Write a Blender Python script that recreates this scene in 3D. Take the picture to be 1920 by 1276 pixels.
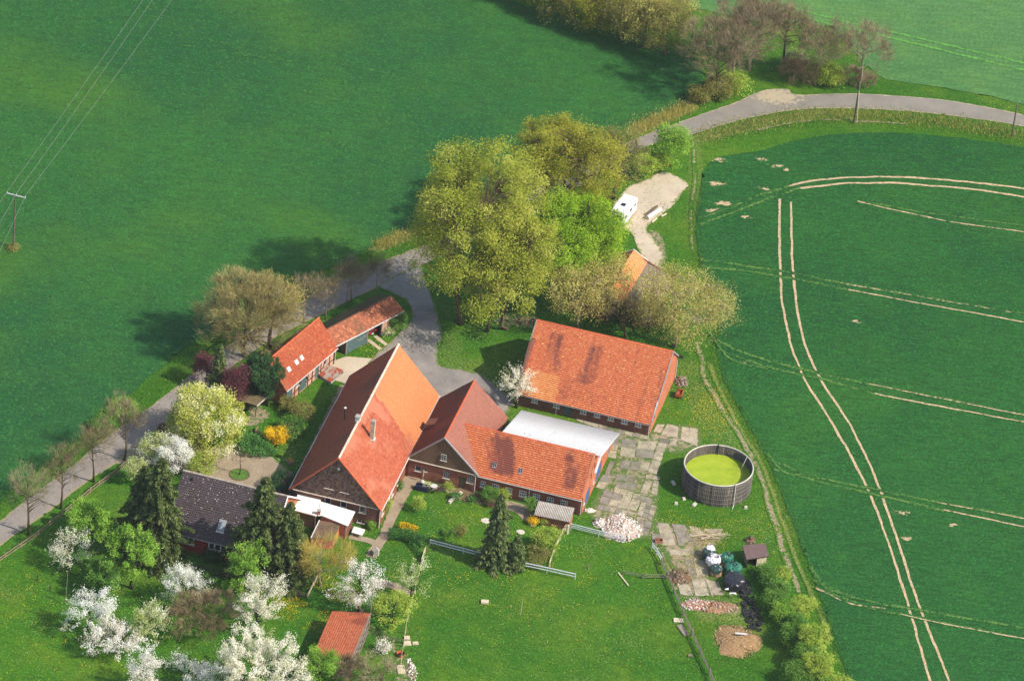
import bpy, math, random
import numpy as np
from mathutils import Vector, Matrix
for o in list(bpy.data.objects): bpy.data.objects.remove(o)
SC = bpy.context.scene
COL = SC.collection
# ------------------------------------------------------------------ camera
FPX, DIST, DEP, ROLL = 9600.0, 826.0, math.radians(34.7), math.radians(6.0)
CAMP = np.array([0, -DIST*math.cos(DEP), DIST*math.sin(DEP)])
FW = np.array([0, math.cos(DEP), -math.sin(DEP)])
RI0 = np.array([1., 0, 0]); UP0 = np.cross(RI0, FW)
RI = RI0*math.cos(ROLL)+UP0*math.sin(ROLL); UP = -RI0*math.sin(ROLL)+UP0*math.cos(ROLL)
cd = bpy.data.cameras.new('camera'); cam = bpy.data.objects.new('camera', cd); COL.objects.link(cam)
cd.sensor_width = 36; cd.lens = FPX*36/1920; cd.clip_start = 1; cd.clip_end = 20000
cam.matrix_world = Matrix(((RI[0], UP[0], -FW[0], CAMP[0]), (RI[1], UP[1], -FW[1], CAMP[1]), (RI[2], UP[2], -FW[2], CAMP[2]), (0, 0, 0, 1)))
SC.camera = cam
# ------------------------------------------------------------------ sky, sun, exposure
SUN_EL, SUN_AZ = math.radians(44), math.radians(110)      # azimuth: clockwise from +Y
w = bpy.data.worlds.new('World'); SC.world = w; w.use_nodes = True
nt = w.node_tree; nt.nodes.clear()
wo = nt.nodes.new('ShaderNodeOutputWorld'); bg = nt.nodes.new('ShaderNodeBackground'); sk = nt.nodes.new('ShaderNodeTexSky')
sk.sky_type = 'NISHITA'; sk.sun_disc = False; sk.sun_elevation = SUN_EL; sk.sun_rotation = SUN_AZ; sk.air_density = 1.2; sk.dust_density = 1.5
bg.inputs['Strength'].default_value = 0.145
nt.links.new(sk.outputs[0], bg.inputs[0]); nt.links.new(bg.outputs[0], wo.inputs[0])
sd_ = Vector((-math.sin(SUN_AZ)*math.cos(SUN_EL), -math.cos(SUN_AZ)*math.cos(SUN_EL), -math.sin(SUN_EL)))
sl = bpy.data.lights.new('sun', 'SUN'); sl.energy = 4.3; sl.angle = math.radians(0.55); sl.color = (1, .93, .82)
so = bpy.data.objects.new('sun', sl); COL.objects.link(so); so.rotation_euler = sd_.to_track_quat('-Z', 'Y').to_euler(); so.location = (200, -100, 300)
SC.view_settings.view_transform = 'Standard'; SC.view_settings.look = 'None'; SC.view_settings.exposure = 0.4; SC.view_settings.gamma = 1
SC.render.engine = 'CYCLES'

# ------------------------------------------------------------------ helpers
def px(x, y, z=0.0):
    """point of the place, at height z, that the photograph shows at pixel x, y"""
    d = FW+RI*((x-960)/FPX)-UP*((y-638)/FPX)
    return CAMP+d*((z-CAMP[2])/d[2])
def p2(x, y, z=0.0): return px(x, y, z)[:2]
def pxs(pts, z=0.0): return np.array([p2(a, b, z) for a, b in pts])
def link(o, parent=None):
    COL.objects.link(o)
    if parent is not None: o.parent = parent
    return o
def tag(o, label=None, cat=None, group=None, kind=None):
    if label: o['label'] = label
    if cat: o['category'] = cat
    if group: o['group'] = group
    if kind: o['kind'] = kind
    return o
def empty(name, loc=(0, 0, 0), rz=0.0, label=None, cat=None, group=None):
    o = bpy.data.objects.new(name, None); o.empty_display_size = .3; COL.objects.link(o)
    o.location = (float(loc[0]), float(loc[1]), float(loc[2])); o.rotation_euler = (0, 0, rz)
    return tag(o, label, cat, group)
def mesh_np(name, V, F, mat=None, fattr=None, vattr=None, smooth=False):
    V = np.asarray(V, np.float32); F = np.asarray(F, np.int32); k = F.shape[1]; m = bpy.data.meshes.new(name)
    m.vertices.add(len(V)); m.vertices.foreach_set('co', V.ravel())
    m.loops.add(F.size); m.loops.foreach_set('vertex_index', F.ravel())
    m.polygons.add(len(F)); m.polygons.foreach_set('loop_start', np.arange(0, F.size, k, dtype=np.int32))
    for nm, a in (fattr or {}).items():
        at = m.attributes.new(nm, 'FLOAT', 'FACE'); at.data.foreach_set('value', np.asarray(a, np.float32))
    for nm, a in (vattr or {}).items():
        at = m.attributes.new(nm, 'FLOAT', 'POINT'); at.data.foreach_set('value', np.asarray(a, np.float32))
    m.update(calc_edges=True)
    if smooth: m.polygons.foreach_set('use_smooth', np.ones(len(F), bool))
    if mat: m.materials.append(mat)
    return m
def obj(name, mesh, parent=None): return link(bpy.data.objects.new(name, mesh), parent)

class MB:
    def __init__(s): s.v = []; s.f = []
    def add(s, V, F):
        b = len(s.v); s.v += [tuple(map(float, p)) for p in V]; s.f += [tuple(b+i for i in f) for f in F]; return s
    def box(s, c, d, rz=0., taper=1., tilt=None):
        x, y, z = [q/2 for q in d]; ca, sa = math.cos(rz), math.sin(rz); P = []
        for dz in (-z, z):
            t = taper if dz > 0 else 1
            for dx, dy in ((-x, -y), (x, -y), (x, y), (-x, y)):
                q = Vector((dx*t, dy*t, dz))
                if tilt: q = tilt @ q
                P.append((c[0]+q.x*ca-q.y*sa, c[1]+q.x*sa+q.y*ca, c[2]+q.z))
        return s.add(P, [(3, 2, 1, 0), (4, 5, 6, 7), (0, 1, 5, 4), (1, 2, 6, 5), (2, 3, 7, 6), (3, 0, 4, 7)])
    def bar(s, a, b, wd, ht):
        a = Vector(a); b = Vector(b); d = (b-a); 
        if d.length < 1e-6: return s
        d.normalize(); up = Vector((0, 0, 1)) if abs(d.z) < .95 else Vector((1, 0, 0))
        r = d.cross(up).normalized(); u = r.cross(d).normalized(); P = []
        for p in (a, b):
            for i, j in ((-1, -1), (1, -1), (1, 1), (-1, 1)): P.append(p+r*(i*wd/2)+u*(j*ht/2))
        return s.add(P, [(3, 2, 1, 0), (4, 5, 6, 7), (0, 1, 5, 4), (1, 2, 6, 5), (2, 3, 7, 6), (3, 0, 4, 7)])
    def tube(s, pts, rad, n=6, cap=True):
        pts = [Vector(p) for p in pts]; V = []; F = []
        if not hasattr(rad, '__len__'): rad = [rad]*len(pts)
        for i, p in enumerate(pts):
            d = (pts[min(i+1, len(pts)-1)]-pts[max(i-1, 0)])
            d = d.normalized() if d.length > 1e-9 else Vector((0, 0, 1))
            a = Vector((0, 0, 1)) if abs(d.z) < .9 else Vector((1, 0, 0)); r = d.cross(a).normalized(); u = r.cross(d)
            for k in range(n):
                t = 2*math.pi*k/n; V.append(p+(r*math.cos(t)+u*math.sin(t))*rad[i])
        for i in range(len(pts)-1):
            for k in range(n): F.append((i*n+k, i*n+(k+1) % n, (i+1)*n+(k+1) % n, (i+1)*n+k))
        if cap: F.append(tuple(range(n-1, -1, -1))); F.append(tuple((len(pts)-1)*n+k for k in range(n)))
        return s.add(V, F)
    def prism(s, poly, z0, z1):
        n = len(poly); V = [(p[0], p[1], z0) for p in poly]+[(p[0], p[1], z1) for p in poly]
        return s.add(V, [tuple(range(n-1, -1, -1)), tuple(range(n, 2*n))]+[(i, (i+1) % n, n+(i+1) % n, n+i) for i in range(n)])
    def sheet(s, P, th):
        """a plate: polygon P in 3D with thickness th downwards"""
        n = len(P); V = [tuple(p) for p in P]+[(p[0], p[1], p[2]-th) for p in P]
        return s.add(V, [tuple(range(n)), tuple(range(2*n-1, n-1, -1))]+[(i, n+i, n+(i+1) % n, (i+1) % n) for i in range(n)])
    def build(s, name, mat, parent=None, smooth=False):
        m = bpy.data.meshes.new(name); m.from_pydata(s.v, [], s.f); m.update()
        if smooth: m.polygons.foreach_set('use_smooth', np.ones(len(m.polygons), bool))
        if mat: m.materials.append(mat)
        return obj(name, m, parent)

# numpy noise
_T = np.random.default_rng(7).random((256, 256))
def vn(x, y, seed=0):
    x = np.asarray(x, float)+seed*37.3; y = np.asarray(y, float)+seed*91.7
    xi = np.floor(x).astype(int); yi = np.floor(y).astype(int); fx = x-xi; fy = y-yi; fx = fx*fx*(3-2*fx); fy = fy*fy*(3-2*fy)
    a = _T[xi & 255, yi & 255]; b = _T[(xi+1) & 255, yi & 255]; c = _T[xi & 255, (yi+1) & 255]; d = _T[(xi+1) & 255, (yi+1) & 255]
    return (a*(1-fx)+b*fx)*(1-fy)+(c*(1-fx)+d*fx)*fy
def fbm(x, y, seed=0, o=3):
    r = 0; am = .5; tot = 0
    for i in range(o): r = r+am*vn(x*2**i, y*2**i, seed+i*3); tot += am; am *= .5
    return r/tot
def sstep(a, b, x): t = np.clip((x-a)/(b-a), 0, 1); return t*t*(3-2*t)
def smooth(pts, n=8, closed=False):
    P = np.asarray(pts, float); N = len(P); out = []
    for i in range(N if closed else N-1):
        if closed: a, b, c, d = P[(i-1) % N], P[i], P[(i+1) % N], P[(i+2) % N]
        else: a, b, c, d = P[max(i-1, 0)], P[i], P[i+1], P[min(i+2, N-1)]
        for k in range(n):
            t = k/n; out.append(.5*((2*b)+(c-a)*t+(2*a-5*b+4*c-d)*t*t+(3*b-a-3*c+d)*t**3))
    if not closed: out.append(P[-1])
    return np.array(out)
def dline(P, L, closed=False):
    """distance from points P to polyline L"""
    L = np.asarray(L); B = np.roll(L, -1, 0) if closed else L[1:]; A = L if closed else L[:-1]
    best = np.full(len(P), 1e9)
    for a, b in zip(A, B):
        d = b-a; l2 = max(d@d, 1e-9); t = np.clip(((P-a)@d)/l2, 0, 1); q = a+t[:, None]*d
        best = np.minimum(best, ((P-q)**2).sum(1))
    return np.sqrt(best)
def inside(P, L):
    x, y = P[:, 0], P[:, 1]; r = np.zeros(len(P), bool); L = np.asarray(L)
    for a, b in zip(L, np.roll(L, -1, 0)):
        c = ((a[1] > y) != (b[1] > y)); xx = (b[0]-a[0])*(y-a[1])/((b[1]-a[1]) or 1e-9)+a[0]; r ^= c & (x < xx)
    return r
def sdf(P, L): d = dline(P, L, True); return np.where(inside(P, L), -d, d)

# ------------------------------------------------------------------ materials
def srgb(r, g, b):
    f = lambda c: (c/255/12.92 if c/255 <= .04045 else ((c/255+.055)/1.055)**2.4)
    return (f(r), f(g), f(b), 1)
class NT:
    def __init__(s, name):
        s.m = bpy.data.materials.new(name); s.m.use_nodes = True; s.t = s.m.node_tree; s.t.nodes.clear()
        s.out = s.t.nodes.new('ShaderNodeOutputMaterial'); s.co = s.t.nodes.new('ShaderNodeTexCoord')
    def n(s, ty, **kw):
        q = s.t.nodes.new(ty)
        for k, v in kw.items(): setattr(q, k, v)
        return q
    def put(s, sock, v):
        if isinstance(v, bpy.types.NodeSocket): s.t.links.new(v, sock)
        elif v is not None: sock.default_value = v
    def map(s, scale=(1, 1, 1), rot=0, space='Object'):
        q = s.n('ShaderNodeMapping'); q.inputs['Scale'].default_value = scale; q.inputs['Rotation'].default_value = (0, 0, rot)
        s.t.links.new(s.co.outputs[space], q.inputs[0]); return q.outputs[0]
    def noise(s, scale, vec=None, detail=3, rough=.55):
        q = s.n('ShaderNodeTexNoise'); q.inputs['Scale'].default_value = scale; q.inputs['Detail'].default_value = detail; q.inputs['Roughness'].default_value = rough
        s.t.links.new(vec or s.co.outputs['Object'], q.inputs['Vector']); return q.outputs[0]
    def voro(s, scale, vec=None, out='Color'):
        q = s.n('ShaderNodeTexVoronoi'); q.inputs['Scale'].default_value = scale; s.t.links.new(vec or s.co.outputs['Object'], q.inputs['Vector']); return q.outputs[out]
    def rng(s, v, a, b, c=0., d=1.):
        q = s.n('ShaderNodeMapRange'); q.interpolation_type = 'SMOOTHSTEP'
        s.put(q.inputs[0], v); q.inputs[1].default_value = a; q.inputs[2].default_value = b; q.inputs[3].default_value = c; q.inputs[4].default_value = d; return q.outputs[0]
    def math(s, op, a, b=None):
        q = s.n('ShaderNodeMath', operation=op); s.put(q.inputs[0], a); s.put(q.inputs[1], b); return q.outputs[0]
    def mix(s, f, a, b, mode='MIX'):
        q = s.n('ShaderNodeMix', data_type='RGBA', blend_type=mode); s.put(q.inputs[0], f); s.put(q.inputs[6], a); s.put(q.inputs[7], b); return q.outputs[2]
    def attr(s, nm, out='Fac'): q = s.n('ShaderNodeAttribute', attribute_name=nm); return q.outputs[out]
    def bump(s, h, st=.5, dist=.1):
        q = s.n('ShaderNodeBump'); q.inputs['Strength'].default_value = st; q.inputs['Distance'].default_value = dist; s.put(q.inputs['Height'], h); return q.outputs[0]
    def bsdf(s, col, rough=.8, normal=None, metal=0., spec=.3, sheen=None):
        q = s.n('ShaderNodeBsdfPrincipled'); s.put(q.inputs['Base Color'], col); s.put(q.inputs['Roughness'], rough); q.inputs['Metallic'].default_value = metal
        q.inputs['Specular IOR Level'].default_value = spec
        if normal: s.put(q.inputs['Normal'], normal)
        return q.outputs[0]
    def fin(s, sh): s.t.links.new(sh, s.out.inputs[0]); return s.m
def plain(name, col, var=.25, scale=3., rough=.75, spec=.3, metal=0., dirt=None, bump=.3, bscale=12.):
    n = NT(name); dark = tuple(c*(1-var) for c in col[:3])+(1,); lite = tuple(min(1, c*(1+var*.6)) for c in col[:3])+(1,)
    c = n.mix(n.rng(n.noise(scale, detail=4), .3, .7), dark, lite)
    if dirt: c = n.mix(n.rng(n.noise(scale*.35, detail=5), .48, .72), c, dirt)
    return n.fin(n.bsdf(c, rough, n.bump(n.noise(bscale), bump, .03) if bump else None, metal, spec))
def leaf_mat(name, cols, trans=.3, rough=.6):
    """leaf colours run over cols by each leaf's own tint"""
    n = NT(name); r = n.n('ShaderNodeValToRGB'); e = r.color_ramp.elements
    for i, c in enumerate(cols):
        if i < 2: e[i].position = i/(len(cols)-1); e[i].color = c
        else: q = e.new(i/(len(cols)-1)); q.color = c
    for i, c in enumerate(cols): e[i].position = i/(len(cols)-1); e[i].color = c
    n.put(r.inputs[0], n.attr('tint')); c = r.outputs[0]
    b = n.bsdf(c, rough, None, 0, .25); t = n.n('ShaderNodeBsdfTranslucent'); n.put(t.inputs[0], c)
    mx = n.n('ShaderNodeMixShader'); mx.inputs[0].default_value = trans; n.t.links.new(b, mx.inputs[1]); n.t.links.new(t.outputs[0], mx.inputs[2])
    return n.fin(mx.outputs[0])
def field_mat(name, a, b, c, soil, dry, rowrot=.35, rowsc=(.22, 2.2, 1), streak=.5, fine=2.2, grain=.5, mott=.7):
    n = NT(name)
    big = n.noise(.018, detail=4); mid = n.noise(.12, detail=5, rough=.6); fin = n.noise(fine, detail=3, rough=.6)
    row = n.noise(1., n.map(rowsc, rowrot), detail=3, rough=.6)
    col = n.mix(n.rng(big, .35, .65), a, b)
    col = n.mix(n.rng(mid, .4, .75, 0, mott), col, c)
    col = n.mix(n.rng(n.noise(.028, detail=2), .52, .72, 0, .55), col, c)
    dk = tuple(v*.45 for v in a[:3])+(1,); lt = tuple(min(1, v*1.9+.004) for v in b[:3])+(1,)
    col = n.mix(n.rng(row, .35, .7, 0, streak), col, dk)
    col = n.mix(n.rng(fin, .52, .78, 0, grain), col, lt); col = n.mix(n.rng(fin, .48, .22, 0, grain), col, dk)
    d = n.math('ADD', n.attr('dry'), n.rng(fin, .3, .7, -.25, .25)); col = n.mix(n.rng(d, .25, .75), col, dry)
    bn = n.math('ADD', n.attr('bare'), n.rng(n.noise(1.3, detail=5, rough=.7), .25, .75, -.32, .32))
    so = n.mix(n.rng(n.noise(3., detail=5), .3, .7), soil, tuple(v*.62 for v in soil[:3])+(1,))
    col = n.mix(n.rng(bn, .38, .62), col, so)
    h = n.math('ADD', fin, n.math('MULTIPLY', row, .7))
    return n.fin(n.bsdf(col, .85, n.bump(h, 1., .22), 0, .15))
M = {}
M['left_field'] = field_mat('meadow_grass', srgb(32, 82, 40), srgb(46, 96, 38), srgb(74, 112, 28), srgb(150, 130, 95), srgb(84, 126, 48), .1, (.3, .9, 1), .3, 2.8, .9, .18)
M['crop'] = field_mat('young_crop', srgb(28, 80, 34), srgb(38, 92, 36), srgb(54, 104, 32), srgb(205, 178, 140), srgb(96, 128, 58), -.25, (.3, 2.0, 1), .5, 3.0, 1., .3)
M['far_field'] = field_mat('far_crop', srgb(70, 114, 60), srgb(80, 122, 68), srgb(90, 128, 64), srgb(120, 140, 80), srgb(90, 150, 60), -.5, (.2, 1.2, 1), .35, 1.6, .35)
M['ground'] = field_mat('lawn_grass', srgb(48, 96, 16), srgb(64, 110, 18), srgb(98, 122, 28), srgb(160, 144, 116), srgb(122, 128, 66), .7, (.6, .9, 1), .4, 2.8, 1.)
def gravel(name, a, b, c, sc=.3, weeds=None):
    n = NT(name); col = n.mix(n.rng(n.noise(sc, detail=5, rough=.65), .3, .7), a, b)
    col = n.mix(n.rng(n.noise(4., detail=5, rough=.8), .45, .75, 0, .7), col, c)
    if weeds: col = n.mix(n.math('MULTIPLY', n.rng(n.math('ADD', n.attr('edge'), n.rng(n.noise(1.1, detail=5, rough=.7), .25, .75, -.45, .45)), .4, .7), .92), col, weeds)
    return n.fin(n.bsdf(col, .9, n.bump(n.noise(7., detail=5), .5, .05), 0, .2))
M['road'] = gravel('asphalt_road', srgb(130, 120, 111), srgb(146, 136, 126), srgb(116, 106, 98), .25, srgb(146, 134, 92))
M['road2'] = gravel('asphalt_grey', srgb(126, 120, 110), srgb(138, 131, 120), srgb(116, 110, 100), .25, srgb(170, 156, 128))
M['yard'] = gravel('gravel_yard', srgb(118, 112, 108), srgb(150, 142, 134), srgb(130, 118, 104), .18, srgb(96, 112, 54))
M['patio'] = gravel('paving', srgb(142, 126, 104), srgb(160, 144, 120), srgb(118, 102, 84), .5, srgb(70, 102, 34))
M['pad'] = gravel('dusty_concrete', srgb(196, 180, 156), srgb(178, 162, 140), srgb(160, 146, 126), .2, srgb(120, 126, 70))
M['slab'] = plain('concrete_slab', srgb(168, 156, 134), .22, .9, .9, .2, dirt=srgb(122, 112, 96), bump=.4)
M['slab_grey'] = plain('concrete_slab_grey', srgb(136, 128, 116), .2, .9, .9, .2, dirt=srgb(104, 98, 86), bump=.4)
M['soil'] = plain('garden_soil', srgb(120, 100, 76), .3, 2., .95, .1, dirt=srgb(80, 92, 44), bump=.8)
def brick(name, a, b, mortar, sc=1.0, rough=.85):
    n = NT(name); q = n.n('ShaderNodeTexBrick'); q.inputs['Color1'].default_value = a; q.inputs['Color2'].default_value = b; q.inputs['Mortar'].default_value = mortar
    q.inputs['Scale'].default_value = sc; q.inputs['Brick Width'].default_value = .26; q.inputs['Row Height'].default_value = .083; q.inputs['Mortar Size'].default_value = .012
    sx = n.n('ShaderNodeSeparateXYZ'); n.t.links.new(n.co.outputs['Object'], sx.inputs[0]); cb = n.n('ShaderNodeCombineXYZ')
    n.t.links.new(n.math('ADD', sx.outputs[0], sx.outputs[1]), cb.inputs[0]); n.t.links.new(sx.outputs[2], cb.inputs[1]); n.t.links.new(cb.outputs[0], q.inputs[0])
    col = n.mix(n.rng(n.noise(.7, detail=5), .42, .75, 0, .55), q.outputs[0], tuple(v*.5 for v in a[:3])+(1,))
    col = n.mix(n.rng(n.noise(2.6, detail=4), .62, .8, 0, .4), col, mortar)
    return n.fin(n.bsdf(col, rough, n.bump(q.outputs[1], .4, .02), 0, .2))
M['brick'] = brick('red_brick', srgb(150, 72, 52), srgb(132, 60, 46), srgb(150, 118, 98))
M['brick_dark'] = brick('weathered_brick', srgb(128, 72, 56), srgb(104, 58, 48), srgb(128, 104, 90))
M['brick_red'] = brick('painted_red_brick', srgb(150, 46, 30), srgb(134, 38, 28), srgb(128, 60, 46))
M['brick_orange'] = brick('orange_brick', srgb(196, 104, 66), srgb(178, 88, 56), srgb(180, 140, 112))
M['brick_pale'] = brick('pale_brick_infill', srgb(206, 150, 126), srgb(190, 126, 104), srgb(206, 180, 160))
def tiles(name, base, lite, dark, stain, patch=None, rough=.7, spec=.35):
    """each tile has its own tint; stain = lichen and soot on the clay, plus shadow painted on the tile risers, patch = relaid newer tiles"""
    n = NT(name); t = n.attr('tint'); c = n.mix(n.rng(t, 0, .5), dark, base); c = n.mix(n.rng(t, .5, 1.), c, lite)
    if patch: c = n.mix(n.attr('patch'), c, n.mix(n.rng(t, .2, 1), patch, tuple(min(1, v*1.25) for v in patch[:3])+(1,)))
    st = n.math('ADD', n.attr('stain'), n.rng(n.noise(1.6, detail=5, rough=.7), .3, .7, -.2, .2))
    c = n.mix(n.rng(st, .2, .9, 0, .92), c, stain)
    c = n.mix(n.rng(n.noise(9., detail=3), .6, .8, 0, .35), c, dark)
    return n.fin(n.bsdf(c, rough, n.bump(n.noise(18.), .25, .01), 0, spec))
M['tile_main'] = tiles('clay_tiles_red', srgb(166, 85, 58), srgb(186, 106, 76), srgb(140, 67, 47), srgb(180, 112, 86), srgb(188, 116, 72))
M['tile_main_dark'] = tiles('clay_tiles_brown', srgb(154, 82, 60), srgb(168, 94, 68), srgb(132, 70, 54), srgb(120, 76, 64), srgb(170, 90, 60), spec=.2)
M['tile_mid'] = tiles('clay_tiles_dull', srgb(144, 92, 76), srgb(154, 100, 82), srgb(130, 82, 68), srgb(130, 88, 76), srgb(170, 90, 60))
M['tile_orange'] = tiles('clay_tiles_orange', srgb(208, 114, 70), srgb(224, 140, 94), srgb(186, 94, 57), srgb(120, 66, 56), srgb(220, 148, 84))
M['tile_half'] = tiles('clay_tiles_small_house', srgb(158, 76, 46), srgb(178, 98, 62), srgb(138, 62, 40), srgb(148, 92, 64), srgb(196, 122, 76))
M['tile_old'] = tiles('clay_tiles_mossy', srgb(150, 88, 62), srgb(196, 122, 82), srgb(112, 70, 54), srgb(96, 76, 52), srgb(170, 90, 60), .85)
M['tile_moss'] = tiles('clay_tiles_mossgrown', srgb(92, 76, 48), srgb(112, 92, 58), srgb(72, 66, 40), srgb(76, 78, 40), srgb(170, 90, 60), .9)
M['tile_grey'] = tiles('concrete_tiles_grey', srgb(84, 72, 74), srgb(96, 84, 84), srgb(72, 62, 64), srgb(78, 72, 68), srgb(170, 90, 60), .8)
M['tile_far'] = tiles('clay_tiles_far', srgb(222, 130, 80), srgb(232, 148, 98), srgb(206, 112, 68), srgb(206, 140, 96), srgb(222, 142, 84))
M['tile_shed'] = tiles('clay_tiles_shed', srgb(250, 136, 88), srgb(252, 156, 108), srgb(232, 112, 72), srgb(190, 96, 70), srgb(222, 142, 84))
M['slate'] = tiles('gable_shingles', srgb(112, 90, 84), srgb(136, 114, 106), srgb(84, 66, 62), srgb(92, 84, 74), srgb(120, 80, 70), .85)
M['verge'] = plain('verge_tile', srgb(196, 96, 62), .2, 3.)
M['white_pipe'] = plain('zinc_white', srgb(206, 204, 200), .15, 2., .5, .5)
M['grey_pipe'] = plain('zinc_grey', srgb(148, 146, 146), .2, 2., .5, .5)
M['frame'] = plain('white_window_paint', srgb(226, 222, 216), .1, 3., .55)
M['frame_old'] = plain('weathered_window_paint', srgb(186, 186, 180), .2, 3., .7)
M['sill'] = plain('stone_sill', srgb(196, 186, 170), .2, 3.)
n = NT('window_glass'); M['glass'] = n.fin(n.bsdf(n.mix(n.noise(.6), (.012, .014, .018, 1), (.04, .05, .06, 1)), .12, None, 0, .5))
M['door_green'] = plain('door_paint_green', srgb(84, 104, 104), .22, 2., .7)
M['door_blue'] = plain('door_paint_blue', srgb(70, 102, 150), .25, 2., .7)
M['door_brown'] = plain('door_wood_olive', srgb(92, 82, 58), .25, 2.)
M['timber'] = plain('old_timber', srgb(74, 54, 46), .3, 4., .9)
M['wood_grey'] = plain('grey_weathered_wood', srgb(134, 122, 110), .3, 3., .9)
M['wood_fence'] = plain('fence_wood', srgb(140, 122, 100), .3, 3., .9)
M['wood_pale'] = plain('pale_wood', srgb(200, 184, 156), .25, 3., .9)
M['pole'] = plain('pole_wood', srgb(104, 92, 80), .25, 2., .9)
M['concrete'] = plain('concrete', srgb(160, 154, 146), .2, 1.5, .9)
M['concrete_wall'] = plain('concrete_wall', srgb(178, 170, 150), .2, 1.5, .9)
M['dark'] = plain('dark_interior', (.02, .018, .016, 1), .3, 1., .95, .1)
M['black'] = plain('black_rubber', (.018, .018, .02, 1), .3, 6., .7, .4)
M['bark'] = plain('bark', srgb(104, 88, 70), .35, 4., .95, .1)
M['bark_pale'] = plain('bark_pale', srgb(146, 132, 112), .3, 4., .95, .1)
M['bark_dark'] = plain('bark_ivy', srgb(62, 66, 44), .35, 4., .95, .1)
M['white_paint'] = plain('white_vehicle_paint', srgb(240, 240, 238), .03, 1., .3, .5, bump=0)
M['white_metal'] = plain('galvanised_rail', srgb(198, 200, 206), .15, 3., .4, .5)

# ------------------------------------------------------------------ ground, fields, roads
def sheet(name, poly, res, z, mat, attrs=None, rag=(0, 1), zf=None, kind='structure'):
    lo = poly.min(0)-res*2; hi = poly.max(0)+res*2
    nx = int((hi[0]-lo[0])/res)+2; ny = int((hi[1]-lo[1])/res)+2
    X, Y = np.meshgrid(lo[0]+np.arange(nx)*res, lo[1]+np.arange(ny)*res, indexing='ij'); P = np.stack([X.ravel(), Y.ravel()], 1)
    s = sdf(P, poly)+rag[0]*(fbm(P[:, 0]*rag[1], P[:, 1]*rag[1], 5)-.5)*2
    S = s.reshape(nx, ny); gx, gy = np.gradient(S, res); g = np.stack([gx.ravel(), gy.ravel()], 1); gl = np.maximum(np.linalg.norm(g, axis=1), .3)[:, None]
    out = s > 0
    Q = P.copy(); mv = out & (s < res*2.2); Q[mv] -= (g/gl**2)[mv]*s[mv][:, None]
    I = np.arange(nx*ny).reshape(nx, ny); F = np.stack([I[:-1, :-1].ravel(), I[1:, :-1].ravel(), I[1:, 1:].ravel(), I[:-1, 1:].ravel()], 1)
    F = F[(~out)[F].any(1)]
    us, inv = np.unique(F, return_inverse=True); F = inv.reshape(F.shape); Q = Q[us]; s = np.minimum(s[us], 0)
    at = attrs(Q, s) if attrs else {}
    for k in ('bare', 'dry', 'edge'):
        if k not in at: at[k] = np.zeros(len(Q))
    zz = np.full(len(Q), z)+(zf(Q, s) if zf else 0)
    o = obj(name, mesh_np(name, np.column_stack([Q, zz]), F, mat, None, at, True)); o['kind'] = kind
    return o
def ribbon(name, pts, wd, z, mat, amp=1., nz=.5, seed=0, step=.45, key='bare', kind='structure', prof=1.0):
    L = smooth(pts, 10); seg = np.r_[0, np.cumsum(np.linalg.norm(np.diff(L, axis=0), axis=1))]
    n = max(3, int(seg[-1]/step)); t = np.linspace(0, seg[-1], n); C = np.stack([np.interp(t, seg, L[:, 0]), np.interp(t, seg, L[:, 1])], 1)
    T = np.gradient(C, axis=0); T /= np.linalg.norm(T, axis=1)[:, None]; N = np.stack([-T[:, 1], T[:, 0]], 1)
    cs = np.array([-1, -.6, -.3, 0, .3, .6, 1]); pr = np.clip(1.15-np.abs(cs)**2*1.3, 0, 1)*prof
    wob = (fbm(t*.35, t*0, seed)-.5)*wd*.5; wv = .7+.6*fbm(t*.22, t*0, seed+4)
    V = []; A = []
    for j, c in enumerate(cs):
        q = C+N*((c*wd/2*wv+wob)[:, None]); V.append(np.column_stack([q, np.full(n, z)])); A.append(pr[j]*(amp+nz*(fbm(t*.5, t*0+j*.4, seed+9)-.5)*2))
    V = np.stack(V, 1).reshape(-1, 3); A = np.stack(A, 1).ravel(); k = len(cs)
    I = np.arange(n*k).reshape(n, k); F = np.stack([I[:-1, :-1].ravel(), I[:-1, 1:].ravel(), I[1:, 1:].ravel(), I[1:, :-1].ravel()], 1)[:, ::-1]
    at = {q: np.zeros(len(V)) for q in ('bare', 'dry', 'edge')}; at[key] = A
    o = obj(name, mesh_np(name, V, F, mat, None, at, True)); o['kind'] = kind
    return o

ROAD_L = [(-140, 1085), (-60, 1022), (0, 975), (60, 928), (125, 880), (218, 805), (261, 778), (368, 695), (460, 625), (553, 573), (698, 498), (806, 455), (900, 410), (1000, 357), (1100, 305), (1186, 262), (1271, 230)]
ROAD_R = [(-140, 1135), (-60, 1075), (0, 1023), (33, 1000), (100, 953), (160, 906), (221, 866), (262, 834), (300, 800), (345, 762), (400, 715), (500, 642), (596, 593), (691, 546), (712, 535), (770, 508), (830, 478), (940, 425), (1060, 362), (1130, 322), (1211, 275), (1294, 254)]
ROAD2_U = [(1271, 230), (1374, 194), (1420, 174), (1445, 168), (1477, 168), (1497, 178), (1607, 176), (1754, 186), (1833, 198), (1920, 216), (2050, 250)]
ROAD2_L = [(1294, 254), (1390, 225), (1497, 206), (1601, 204), (1714, 210), (1813, 221), (1920, 238), (2050, 275)]
FIELD_EDGE = [(-160, 1060), (-60, 985), (0, 938), (90, 868), (170, 800), (240, 742), (330, 668), (420, 605), (530, 545), (620, 500), (700, 465), (790, 420), (900, 365), (1020, 308), (1150, 248), (1220, 222), (1290, 195), (1318, 168), (1316, 130), (1280, 100), (1180, 70), (1060, 30), (960, 2), (880, -25)]
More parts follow.
